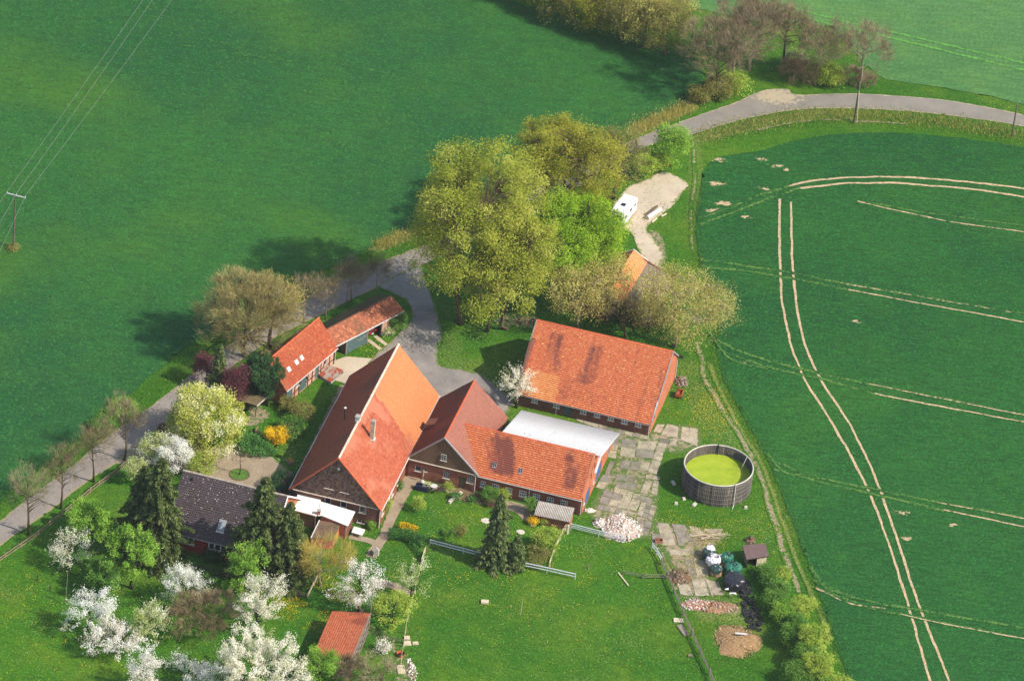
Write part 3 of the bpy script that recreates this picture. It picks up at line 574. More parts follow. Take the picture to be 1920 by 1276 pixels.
    vp = MB().tube([(14.6, W-3.6, on(W-3.6)-.1), (14.6, W-3.6, on(W-3.6)+2.2)], .09, 8).build('vent_pipe', M['black'], b); MB().tube([(14.6, W-3.6, on(W-3.6)+2.2), (14.6, W-3.6, on(W-3.6)+2.36)], [.24, .1], 8).build('cowl', M['white_pipe'], vp)
    az = on(5.4); ae = MB().tube([(12.2, 5.4, az), (12.2, 5.4, az+1.6)], .035, 5).build('aerial', M['black'], b)
    m = MB()
    for k in range(5): m.bar((12.2-.5+.12*k, 5.1+.1*k, az+1.5), (12.2+.2+.1*k, 5.6+.12*k, az+1.5), .02, .02)
    m.build('aerial_rods', M['black'], ae)
    return b
main_barn()

def middle_barn():
    L, W, he, hr = 16.41, 11.22, 3.4, 8.72; yr = W/2; oh = .3; sl = (hr-he)/yr; zf = he-sl*oh
    b = empty('cross_barn', (-3.26, -41.96, 0), 1.353, 'smaller barn with dull brown roof and mossy brick gable beside the largest barn', 'barn')
    roof(b, 'roof', (0, -oh, zf), (L+.3, -oh, zf), (L+.3, yr, hr), (0, yr, hr), M['tile_mid'], .25, .33, stains(3, .6, .2, .2, .5, .8), seed=3)
    roof(b, 'roof', (L+.3, W+oh, zf), (0, W+oh, zf), (0, yr, hr), (L+.3, yr, hr), tiles('clay_tiles_dark', srgb(112, 62, 54), srgb(122, 70, 60), srgb(96, 54, 48), srgb(88, 54, 50)), .25, .33, stains(6, .9, .2, .2, .2, .5), seed=4)  # left slope has a darker tile colour than the right
    ridge(b, (0, yr, hr), (L+.3, yr, hr), M['verge'], .16)
    for y0 in (-oh, W+oh): MB().bar((-.08, y0, zf+.1), (-.08, yr, hr+.1), .22, .2).build('verge_board', M['grey_pipe'], b)
    F = Wl(b, (0, W), (0, 0)); H = []
    for x, y, w, h, c, r, mt in ((784, 878, 1.0, .95, 1, 1, 'frame'), (797.5, 880.5, .5, .6, 1, 1, 'frame_old'), (837, 889.5, .95, 1.35, 3, 4, 'frame_old'), (881.7, 898.5, .95, 1.3, 3, 4, 'frame_old')):
        u, z = F.at(x, y); H.append(window(F, u, z, w, h, c, r, M[mt]))
    u, z = F.at(866, 908); H.append(door(F, u, 1.15, 2.25, M['door_brown'], 1))
    wall(b, (0, W), (0, 0), 0, he-.1, M['brick'], H, .35)
    u, z = F.at(832, 857); z -= he-.1; 
    g = wall(b, (0, W), (0, 0), he-.1, he-.05, brick('mossy_brick', srgb(122, 86, 68), srgb(98, 70, 56), srgb(112, 102, 80)), (), .35, 'gable', top=[(W/2, hr-.12)])
    gw = window(F, u, z+he-.1, .85, 1.15, 2, 3, M['frame_old'], depth=-.06)
    MB().box(F.P(u, z+he-.1, -.02), (.05, .05, .05)).build('lintel', M['sill'], b)
    MB().box((-.1, W/2, he-.12), (.2, W-.2, .08)).build('ledge', M['sill'], b)
    wall(b, (0, 0), (L, 0), 0, he-.05, M['brick'], (), .35); wall(b, (L, W), (0, W), 0, he-.05, M['brick'], (), .35); wall(b, (L, 0), (L, W), 0, he-.05, M['brick'], (), .35, top=[(W/2, hr-.12)])
    # small dormer hatch on the dark slope
    dz = he+(hr-he)*.28; d = MB(); d.add([(7.2, W-.6, dz-.7), (9., W-.6, dz-.7), (9., W-.6, dz+.1), (7.2, W-.6, dz+.1), (7.2, W-2.3, dz+.75), (9., W-2.3, dz+.75)], [(0, 1, 2, 3), (3, 2, 5, 4), (0, 3, 4), (1, 5, 2)]); d.build('dormer', M['tile_old'], b)
    downpipe(b, (-.12, .1), he-.2, mat=M['white_pipe']); gutter(b, (0, W+oh, zf), (2, W+oh, zf), .07)
middle_barn()

def extension():
    L, W, he, hr, t, hb = 17.44, 19.02, 3.22, 7.37, .328, 2.8; yr = W*t; oh = .3; sl = (hr-he)/yr; zf = he-sl*oh
    b = empty('stable_wing', (-3.68, -41.45, 0), -.213, 'brick stable wing with stained orange tile front and white corrugated rear roof', 'barn')
    roof(b, 'roof', (-.2, -oh, zf), (L-.15, -oh, zf), (L-.15, yr, hr), (-4.6, yr, hr), M['tile_orange'], .22, .37, lambda u, v, L_, S: (.35+1.1*fbm(u*1.4, v*.2, 33))*sstep(.4, .66, fbm(u*.3+3.1, v*.07, 21, 3))*sstep(.02, .25, v/S)*(1-.55*sstep(.8, 1, v/S))*(1-.6*sstep(.8, 1., u/L_)), speck(4, .992), seed=5, wave=.025, lift=.15, joint_shade=.8)
    ridge(b, (-4.3, yr, hr), (L-.2, yr, hr), M['verge'], .15)
    # white corrugated sheet roof behind the ridge
    n = 44; x0, x1 = 2.2, L+.9; V = []; Fc = []
    for i in range(n*2+1):
        x = x0+(x1-x0)*i/(n*2); h = .09 if i % 2 else 0.
        V += [(x, yr+.02, hr-.12+h), (x, W+.45, hb-.05+h), (x, yr+.02, hr-.17+h), (x, W+.45, hb-.1+h)]
    for i in range(n*2): a = i*4; Fc += [(a, a+1, a+5, a+4), (a+2, a+6, a+7, a+3), (a, a+4, a+6, a+2), (a+1, a+3, a+7, a+5)]
    nn = NT('white_corrugated'); cc = nn.mix(nn.rng(nn.noise(.5, detail=5), .45, .75, 0, .25), srgb(214, 214, 212), srgb(194, 192, 188)); cc = nn.mix(nn.rng(nn.noise(5., detail=4), .7, .85, 0, .3), cc, srgb(160, 156, 150))
    cc = nn.mix(nn.math('MULTIPLY', nn.attr('tint'), .3), cc, srgb(150, 148, 146)); cc = nn.mix(nn.rng(nn.noise(.9, nn.map((2.5, .25, 1)), detail=5), .5, .8, 0, .35), cc, srgb(170, 160, 146)); M['corr'] = nn.fin(nn.bsdf(cc, .5, None, 0, .4))
    o = obj('sheet_roof', mesh_np('sheet_roof', V, Fc, M['corr'], {'tint': [(1. if (i//4) % 2 else 0.) if i % 4 == 0 else .5 for i in range(len(Fc))]}), b)
    for x, y in ((4.2, 10.5), (5.4, 8.6), (6.4, 8.2), (5.0, 12.), (15.6, 8.)): MB().box((x, y, hr-.12+(hb-hr)*(y-yr)/(W-yr)+.09), (.12, .25, .06)).build('roof_vent', M['dark'], o)
    MB().bar((L+.75, yr+.1, hr-.12), (L+.75, yr-2.4, hr-.2-2.4*.6), .32, .09).build('verge_board', M['white_pipe'], b)
    MB().bar((L-1.2, yr-.05, hr+.08), (L+.9, yr-.05, hr+.02), .2, .08).build('ridge_flashing', M['white_pipe'], b)
    Fw = Wl(b, (0, 0), (L, 0)); H = []
    for i, (x, y) in enumerate(((905.6, 907), (929, 912.5), (954, 919), (980.5, 925), (1006, 931), (1031.6, 937.3), (1057.5, 943.2))):
        u, z = Fw.at(x, y); H.append(window(Fw, u, z, .72 if i == 0 else 1.08, 1.05, 2 if i == 0 else 3, 2, M['frame'], .09, fr=.09, depth=.0))
    u, z = Fw.at(979, 941); H.append(door(Fw, u, .9, 1.0, M['wood_grey'], 1, .05))
    wall(b, (0, 0), (L, 0), 0, he-.02, M['brick'], H, .35)
    G = Wl(b, (L, 0), (L, W)); H = [door(G, 3.4, 2.9, 2.6, M['door_blue'], 2), door(G, 10.2, 3.2, 2.7, M['door_blue'], 2), door(G, 16.6, 1.6, 2.1, M['wood_grey'], 1)]
    H.append(window(G, 1.2, 1.8, .6, .8, 1, 1, M['frame'])); H.append(window(G, 6.9, 2., .8, .9, 2, 2, M['frame']))
    wall(b, (L, 0), (L, W), 0, hb-.12, M['brick_orange'], H, .35, top=[(0, he+.12), (yr, hr+.2), (yr+.05, hr-.25)])
    for uu, zz in ((4.6, 4.4), (6.4, 5.2)): MB().box(G.P(uu, zz, .02), (.3, .06, .9), math.pi/2+0).build('vent_slot', M['dark'], b)
    wall(b, (L, W), (2.2, W), 0, hb-.15, M['brick_orange'], (), .35); wall(b, (2.2, W), (2.2, 10), 0, hb-.12, M['brick_orange'], (), .3)
    gutter(b, (0, -oh-.07, zf), (L, -oh-.07, zf-.05), .075); 
    for u in (.1, 9.0, L-.1): downpipe(b, (u, -.12), he-.2, mat=M['white_pipe'])
    for x, y in ((927.5, 872), (976, 883)):
        # small iron skylights in the tile slope
        best = None
        for k in range(400):
            yl = yr*k/400; zl = he+sl*yl+.1; q = px(x, y, zl)[:2]-np.array([-3.68, -41.45]); ca, sa = math.cos(-.213), math.sin(-.213); lx = q[0]*ca+q[1]*sa; ly = -q[0]*sa+q[1]*ca
            if best is None or abs(ly-yl) < best[0]: best = (abs(ly-yl), lx, yl, zl)
        _, lx, yl, zl = best; nrm = Vector((0, -sl, 1)).normalized(); R = Matrix.Rotation(math.atan(sl), 3, 'X')
        s = MB().box((lx, yl, zl+.05), (.62, .9, .14), 0, 1, R).build('skylight', M['grey_pipe'], b)
        for q in (-.15, .15): MB().box((lx+q, yl, zl+.13), (.2, .74, .03), 0, 1, R).build('pane', M['glass'], s)
    return b
extension()

def barn_two():
    L, W, he, hr, t, hb = 21.96, 17.0, 2.43, 8.75, .68, 4.2; yr = W*t; oh = .3; sl = (hr-he)/yr; zf = he-sl*oh
    b = empty('long_barn', (1.57, -17.65, 0), -.213, 'wide low brick barn with big stained orange tiled roof behind the white sheet roof', 'barn')
    def st(u, v, L_, S):
        a = 1.0*np.exp(-((u-4.3-(v/S-.6)*-1.2)/1.5)**2)*sstep(.28, .5, v/S)*(1-sstep(.85, .97, v/S)); c = 1.05*np.exp(-((u-10.2-(.6-v/S)*-.6)/1.35)**2)*sstep(.25, .4, v/S)*(1-sstep(.8, .93, v/S))
        d = .42*sstep(5.8, 7.6, u)*(1-sstep(12, 16, u))*(1-sstep(.22, .42, v/S))*sstep(0, .1, v/S)+.5*np.exp(-((u-19.6)/.35)**2)*(v/S < .85)+.5*np.exp(-((u-16.8)/.3)**2)+.35*np.exp(-((u-15.3)/.25)**2)+.6*np.exp(-((u-21.6)/.8)**2)*(v/S > .25)*(v/S < .75)
        return (a+c+d)*(.15+1.3*fbm(u*1.3, v*.22, 31))*.8+.22*sstep(.4, .8, fbm(u*.35, v*.3, 39))*(1-sstep(.3, .5, v/S))+.2*sstep(.6, .8, fbm(u*1.6, v*.08, 35))*sstep(.1, .4, v/S)
    def pa(u, v, L_, S):
        r = np.random.default_rng(8).random(len(u)); z = .8*((u < 6.4-(v/S)*.8) & (v/S < .34)); return np.maximum(z*(.5+.5*r), (r > .985)*1.)
    roof(b, 'roof', (-.1, -oh, zf), (L+.1, -oh, zf), (L+.25, yr, hr), (-.4, yr, hr), M['tile_orange'], .22, .37, st, pa, seed=6, wave=.025, lift=.15, joint_shade=.8)
    roof(b, 'roof', (L+.2, W+.3, hb-.2), (-.3, W+.3, hb-.2), (-.3, yr, hr), (L+.2, yr, hr), M['tile_orange'], .22, .37, stains(2), seed=7)
    ridge(b, (-.4, yr, hr), (L+.2, yr, hr), M['verge'], .16)
    for x, y1 in ((L+.22, 0),): MB().bar((x, -oh, zf+.06), (x, yr, hr+.06), .12, .24).build('verge_board', M['grey_pipe'], b); MB().bar((x, W+.3, hb-.16), (x, yr, hr+.03), .12, .24).build('verge_board', M['grey_pipe'], b)
    MB().bar((-.42, 5.5, he+sl*5.5+.05), (-.42, yr, hr+.06), .12, .24).build('verge_board', M['grey_pipe'], b)
    F = Wl(b, (0, 0), (L, 0)); H = []
    for x, y in ((1003, 747), (1043.8, 756.6), (1094, 769), (1120, 775.3), (1145.8, 781.8), (1171.4, 787.8), (1197, 794)):
        u, z = F.at(x, y); H.append(window(F, u, min(z, 1.7), .95, .9, 2, 2, M['frame'], .1, fr=.1, depth=.0))
    u, z = F.at(1064, 768); H.append(door(F, u, 1.15, 2.1, M['door_green'], 1))
    wall(b, (0, 0), (L, 0), 0, he-.02, M['brick_dark'], H, .35)
    G = Wl(b, (L, 0), (L, W)); H = [(2.1, 3.3, 1.2, 2.4)]
    wall(b, (L, 0), (L, W), 0, he-.02, M['brick_orange'], H, .35, top=[(yr, hr-.15), (W, hb-.1)]); MB().box(G.P(2.7, 1.8, -.2), (1.2, .06, 1.2), math.pi/2).build('door', M['dark'], b)
    MB().bar((L+.12, .3, he+.2), (L+.12, 3.4, he+2.0), .1, .14).build('rail_board', M['white_pipe'], b)
    wall(b, (0, W), (0, 0), 0, he-.02, M['brick_dark'], (), .35, top=[(0, hb-.1), (yr, hr-.15)]); wall(b, (L, W), (0, W), 0, hb-.15, M['brick_dark'], (), .35)
    gutter(b, (0, -oh-.07, zf), (L, -oh-.07, zf-.04), .07, M['grey_pipe'])
    for u in (6.7, L-.08): downpipe(b, (u, -.12), he-.1)
    downpipe(b, (L+.12, W-.4), hb-.2)
    lamp = MB().box((L+.55, W*.98, hb+.35), (.9, .35, .3)).build('lamp_bracket', M['black'], b)
barn_two()

def half_timber():
    ang, L, W, he, hr = 1.09, 14.25, 7.0, 3.4, 7.3
    b = empty('half_timbered_house', (-34.5, -24.4, 0), ang, 'small half timbered house with orange roof, three white skylights and ivy', 'house'); yr = W/2; oh = .35; sl = (hr-he)/yr; zf = he-sl*oh
    roof(b, 'roof', (-.35, -oh, zf), (L+.3, -oh, zf), (L+.3, yr, hr), (-.35, yr, hr), M['tile_half'], .25, .33, lambda u, v, L_, S: .55*sstep(.45, .75, fbm(u*.5, v*.5, 8))*(1-u/L_*.6), speck(9, .988, .7), seed=8)
    roof(b, 'roof', (L+.3, W+oh, zf), (-.35, W+oh, zf), (-.35, yr, hr), (L+.3, yr, hr), M['tile_half'], .25, .33, stains(4), seed=9)
    ridge(b, (-.35, yr, hr), (L+.3, yr, hr), M['verge'], .15)
    F = Wl(b, (0, 0), (L, 0)); H = []
    spec = []
    def U(x, y): return F.at(x, y)[0]
    us = [U(546, 740), U(572, 715), U(594, 694)]
    H.append(door(F, 1.15, 1.7, 2.5, M['door_green'], 1)); H.append(door(F, U(567.5, 725), 2.1, 2.55, M['door_green'], 2)); H.append(door(F, U(594, 702), 1.1, 2.5, M['door_green'], 1))
    H.append(window(F, U(557, 722), 2.1, 1.0, .6, 3, 1, M['frame_old'])); H.append(window(F, U(609, 683), 1.8, .8, .9, 2, 2, M['frame_old'])); H.append(window(F, U(596, 679), 2.95, .9, .55, 2, 1, M['frame_old']))
    wall(b, (0, 0), (L, 0), 0, he-.02, M['brick_pale'], H, .3)
    m = 0
    for u in list(np.linspace(.12, L-.12, 12)):
        if any(h[0]-.1 < u < h[1]+.1 for h in H): continue
        MB().box(F.P(u, he/2, .02), (.2, .1, he), math.atan2(F.d[1], F.d[0])).build('timber_post', M['timber'], b)
    for z in (1.05, 2.72): 
        cuts = sorted([(h[0], h[1]) for h in H if h[2] < z < h[3]]); u0 = 0
        for a, c in cuts+[(L, L)]:
            if a-u0 > .3: MB().box(F.P((u0+a)/2, z, .015), (a-u0-.02, .08, .16), 0).build('timber_rail', M['timber'], b)
            u0 = max(u0, c)
    MB().box(F.P(L/2, he-.12, .01), (L, .07, .2), 0).build('timber_rail', M['timber'], b)
    for u0, s in ((3.6, 1), (6.6, -1), (10.9, 1)): MB().bar(F.P(u0, 1.15, .03), F.P(u0+.9*s, 2.6, .03), .12, .16).build('timber_brace', M['timber'], b)
    wall(b, (L, 0), (L, W), 0, he-.02, M['brick_pale'], (), .3, top=[(yr, hr-.12)]); wall(b, (0, W), (0, 0), 0, he-.02, M['brick_orange'], (), .3, top=[(yr, hr-.12)]); wall(b, (L, W), (0, W), 0, he-.05, M['brick_pale'], (), .3)
    gutter(b, (-.35, -oh-.07, zf), (L+.3, -oh-.07, zf), .075); downpipe(b, (L+.1, -.15), he-.2)
    R = Matrix.Rotation(math.atan(sl), 3, 'X')
    for u, y in ((2.6, 1.3), (4.9, 1.35), (6.4, 1.35)):
        z = he+sl*y+.1; s = MB().box((u, y, z), (.75, .75, .14), 0, 1, R).build('skylight', M['frame'], b); MB().box((u, y, z+.075), (.58, .58, .02), 0, 1, R).build('pane', plain('milky_pane', srgb(214, 210, 204), .1, 3., .25), s)
half_timber()

def carport():
    ang, L, W, he, hr = math.radians(50), 16.2, 5.5, 3.0, 4.25; f1 = np.array([-17.95, 1.07]); u = np.array([math.cos(ang), math.sin(ang)]); o = f1-u*(L)
    b = empty('carport_shed', (o[0], o[1], 0), ang, 'long low carport shed with mossy brown tile roof and green doors', 'shed'); yr = W/2; sl = (hr-he)/yr; oh = .25; zf = he-sl*oh
    roof(b, 'roof', (-1, -oh, zf), (L, -oh, zf), (L, yr, hr), (-1, yr, hr), M['tile_old'], .26, .34, lambda u_, v, L_, S: .8*sstep(.4, .8, fbm(u_*.25, v*.3, 17))*(1-.5*np.exp(-((u_-10)/3)**2)), None, seed=10, tint=None)
    roof(b, 'roof', (L, W+oh, zf), (-1, W+oh, zf), (-1, yr, hr), (L, yr, hr), M['tile_moss'], .26, .34, stains(12, .9, .3, .3, .4, .7), seed=11)
    ridge(b, (-1, yr, hr), (L, yr, hr), M['tile_old'], .14)
    F = Wl(b, (0, 0), (L, 0)); ug = F.at(690, 630)[0]; u1 = F.at(650, 655)[0]; u2 = F.at(688, 633)[0]; u3 = F.at(716, 613)[0]
    door(F, (u1+u2)/2, u2-u1, 2.65, M['door_green'], 2, depth=.05)
    MB().bar(F.P((u1+u2)/2+.2, 1.5, .05), F.P(u2-.2, 1.75, .05), .06, .14).build('door_bar', M['wood_grey'], b)
    for uu in (.15, u1-.12, u2+.12, u3, (u3+L)/2, L-.12): MB().box(F.P(uu, he/2, -.05), (.2, .2, he-.04), 0).build('post', M['wood_grey'], b)
    wall(b, (u3, 0), (L-.1, 0), 0, he-.05, M['brick_pale'], (), .2)
    wall(b, (L-.1, 0), (L-.1, W), 0, he-.05, M['brick_pale'], (), .2, top=[(yr, hr-.15)]); wall(b, (L-.1, W), (-1, W), 0, he-.05, M['wood_grey'], (), .2); wall(b, (u1-.15, W-.2), (u1-.15, .1), 0, he-.1, M['wood_grey'], (), .1)
    MB().box((L/2-.5, -oh-.03, zf-.02), (L+1, .08, .2)).build('fascia', M['white_pipe'], b)
    return b
CP = carport()

def dark_house():
    a = px(344.6, 882, 8.8); ang = math.radians(-12.9); L, w, he, hr = 16.2, 7.55, 3.1, 8.8; v = np.array([-math.sin(ang), math.cos(ang)]); u = np.array([math.cos(ang), math.sin(ang)]); o = a[:2]-v*w
    b = empty('brick_house', (o[0], o[1], 0), ang, 'red brick house with dark grey tiled roof among the spruces', 'house'); W = 2*w; sl = (hr-he)/w; oh = .3; zf = he-sl*oh
    r1 = roof(b, 'roof', (-.1, -oh, zf), (L+.4, -oh, zf), (L+.4, w, hr), (-.1, w, hr), M['tile_grey'], .30, .36, stains(9, .6, .3, .3, .5, .8), seed=12)
    roof(b, 'roof', (L+.4, W+oh, zf), (-.1, W+oh, zf), (-.1, w, hr), (L+.4, w, hr), M['tile_grey'], .30, .36, stains(4), seed=13)
    ridge(b, (-.1, w, hr), (L+.4, w, hr), plain('ridge_pale', srgb(176, 160, 146), .3, 2.), .17)
    MB().bar((L+.45, -oh, zf+.05), (L+.45, w, hr+.05), .14, .26).build('verge_board', M['frame'], b); MB().bar((L+.45, W+oh, zf+.05), (L+.45, w, hr+.05), .14, .26).build('verge_board', M['frame'], b)
    F = Wl(b, (0, 0), (L, 0)); H = []
    for x, y, ww, c in ((352.7, 1015, 1.9, 2), (407.7, 1029.5, 2.9, 3)):
        uu, z = F.at(x, y); H.append(window(F, uu, 2.0, ww, 1.3, c, 1, M['frame'], .18, fr=.14, depth=.03))
    uu, z = F.at(405.7, 1051); H.append(window(F, uu, .35, 1.4, .4, 2, 1, M['frame_old']))
    wall(b, (0, 0), (L, 0), 0, he-.05, M['brick_red'], H, .35); wall(b, (L, 0), (L, W), 0, he-.05, M['brick_orange'], (), .35, top=[(w, hr-.2)]); wall(b, (0, W), (0, 0), 0, he-.05, M['brick_red'], (), .35, top=[(w, hr-.2)]); wall(b, (L, W), (0, W), 0, he-.05, M['brick_red'], (), .35)
    R = Matrix.Rotation(math.atan(sl), 3, 'X')
    uu = 6.6; yy = 2.5; best = None
    for k in range(300):
        yl = w*k/300; zl = he+sl*yl; q = px(416, 985, zl)[:2]-o; lx = q@u; ly = q@v
        if best is None or abs(ly-yl) < best[0]: best = (abs(ly-yl), lx, yl, zl)
    _, uu, yy, zz = best
    s = MB().box((uu, yy, zz+.12), (1.15, 1.75, .16), 0, 1, R).build('skylight', M['grey_pipe'], b); MB().box((uu, yy, zz+.21), (.95, 1.5, .03), 0, 1, R).build('pane', plain('sky_pane', srgb(150, 154, 158), .1, .5, .1, .5, bump=0), s)
    MB().box((uu, yy-.85, zz-.55), (1.25, .3, .05), 0, 1, R).build('flashing', M['white_pipe'], s)
    MB().box((1.7, w-.9, hr-.55), (.32, .32, .5)).build('roof_vent', M['black'], b)
    gutter(b, (-.1, -oh-.07, zf), (L+.4, -oh-.07, zf), .07, M['grey_pipe'])
    # fallen blossom lying on the tiles
    rg = np.random.default_rng(3); n = 190; U = rg.random(n)*L; Y = rg.random(n)*w; Z = he+sl*Y+.15; s_ = .025+.03*rg.random(n); V = []; Fc = []
    for i in range(n): k = len(V); V += [(U[i]-s_[i], Y[i]-s_[i], Z[i]-sl*s_[i]), (U[i]+s_[i], Y[i]-s_[i]*.6, Z[i]-sl*s_[i]*.6), (U[i]+s_[i]*.5, Y[i]+s_[i], Z[i]+sl*s_[i]), (U[i]-s_[i], Y[i]+s_[i]*.5, Z[i]+sl*s_[i]*.5)]; Fc.append((k, k+1, k+2, k+3))
    q = obj('fallen_petals', mesh_np('fallen_petals', V, Fc, plain('petal', srgb(226, 220, 210), .1)), b); q['kind'] = 'stuff'
dark_house()

def far_barn():
    r1 = px(1188, 469, 5.8)[:2]; r0 = px(1140.6, 548.7, 5.8)[:2]; d = r1-r0; L = np.linalg.norm(d); ang = math.atan2(d[1], d[0]); u = d/L; v = np.array([-u[1], u[0]])
    o = r0; b = empty('tree_hidden_barn', (o[0], o[1], 0), ang, 'orange roofed open shed with grey lean-to half hidden behind the budding trees', 'shed')
    # local y>0 is the left (hidden) side, y<0 the right side
    roof(b, 'roof', (0, -2.6, 4.35), (L, -2.6, 4.35), (L, 0, 5.8), (0, 0, 5.8), M['tile_far'], .27, .34, stains(5, .5), seed=14)
    roof(b, 'roof', (L, 4.2, 3.1), (0, 4.2, 3.1), (0, 0, 5.8), (L, 0, 5.8), M['tile_far'], .27, .34, stains(7), seed=15)
    m = plain('grey_fibre_sheet', srgb(120, 104, 98), .2, 1.5, .9, dirt=srgb(100, 92, 72)); V = []; Fc = []; n = 60
    for i in range(n*2+1):
        x = L*i/(n*2); h = .05 if i % 2 else 0
        V += [(x, -2.5, 4.3+h), (x, -7.6, 2.6+h), (x, -2.5, 4.22+h), (x, -7.6, 2.52+h)]
    for i in range(n*2): a = i*4; Fc += [(a+1, a, a+4, a+5), (a+2, a+3, a+7, a+6)]
    obj('sheet_roof', mesh_np('sheet_roof', V, Fc, m), b)
    for x in (-.05, L+.05): MB().bar((x, -2.6, 4.42), (x, 0, 5.9), .12, .16).build('verge_board', M['frame'], b); MB().bar((x, 4.2, 3.2), (x, 0, 5.9), .12, .16).build('verge_board', M['frame'], b)
    wall(b, (L, -7.3), (L, 4), 0, 2.5, M['brick_dark'], (), .3, top=[(3.3, 4.0), (7.3, 5.5), (11.3, 2.9)]); wall(b, (L, 4), (0, 4), 0, 3.0, M['brick_dark'], (), .3); wall(b, (.2, 4), (.2, .2), 0, 2.9, M['brick_dark'], (), .3, top=[(3.8, 5.4)])
    for y in (-7.3, -5., -2.6, 0): MB().box((.3, y, 1.25), (.22, .22, 2.5 if y < -5 else 3.3 if y < -2 else 4.2)).build('post', M['timber'], b)
    for x in (4.5, 9): MB().box((x, -7.3, 1.25), (.2, .2, 2.5)).build('post', M['timber'], b)
far_barn()

def red_shed():
    a = px(693, 1149, 3.9)[:2]; bq = px(666, 1212, 3.9)[:2]; d = a-bq; L0 = np.linalg.norm(d); ang = math.atan2(d[1], d[0]); u = d/L0; L = L0+2.6; o = bq-u*2.6
    b = empty('orchard_shed', (o[0], o[1], 0), ang, 'little orchard shed with red tiled lean-to roof and grey timber side', 'shed')
    w = 5.7
    roof(b, 'roof', (L+.1, w, 2.75), (-.1, w, 2.75), (-.1, -.15, 3.9), (L+.1, -.15, 3.9), M['tile_shed'], .32, .36, stains(15, .7, .3, .1), speck(2, .99), seed=16, wave=.06)
    MB().bar((-.1, -.2, 3.95), (L+.1, -.2, 3.95), .14, .16).build('verge_board', M['wood_grey'], b)
    wall(b, (0, 5.4), (0, 0), 0, 2.45, M['wood_grey'], (), .12, top=[(5.4, 3.7)]); wall(b, (L, 0), (L, 5.4), 0, 2.45, M['wood_grey'], (), .12, top=[(0, 3.7)]); wall(b, (L, 5.4), (0, 5.4), 0, 2.45, M['wood_grey'], (), .12)
    for x in np.arange(0, L+.1, L/6): MB().box((x if x > .1 else .1, 0, 1.85), (.16, .16, 3.7)).build('post', M['wood_grey'], b)
    for z in (.25, 1.3, 2.5, 3.6): MB().box((L/2, -.02, z), (L, .1, .12)).build('rail', M['wood_grey'], b)
    for k in range(5): MB().bar((L*k/6+.1, -.05, 1.35), (L*(k+1)/6-.1, -.05, 2.45), .06, .12).build('brace', M['wood_grey'], b)
    m = MB()
    for k in range(int(L/.22)):
        if k % 7 in (2, 3): continue
        m.box((.11+.22*k, .09, .75), (.17, .04, 1.5))
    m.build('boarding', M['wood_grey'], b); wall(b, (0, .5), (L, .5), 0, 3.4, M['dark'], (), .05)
red_shed()

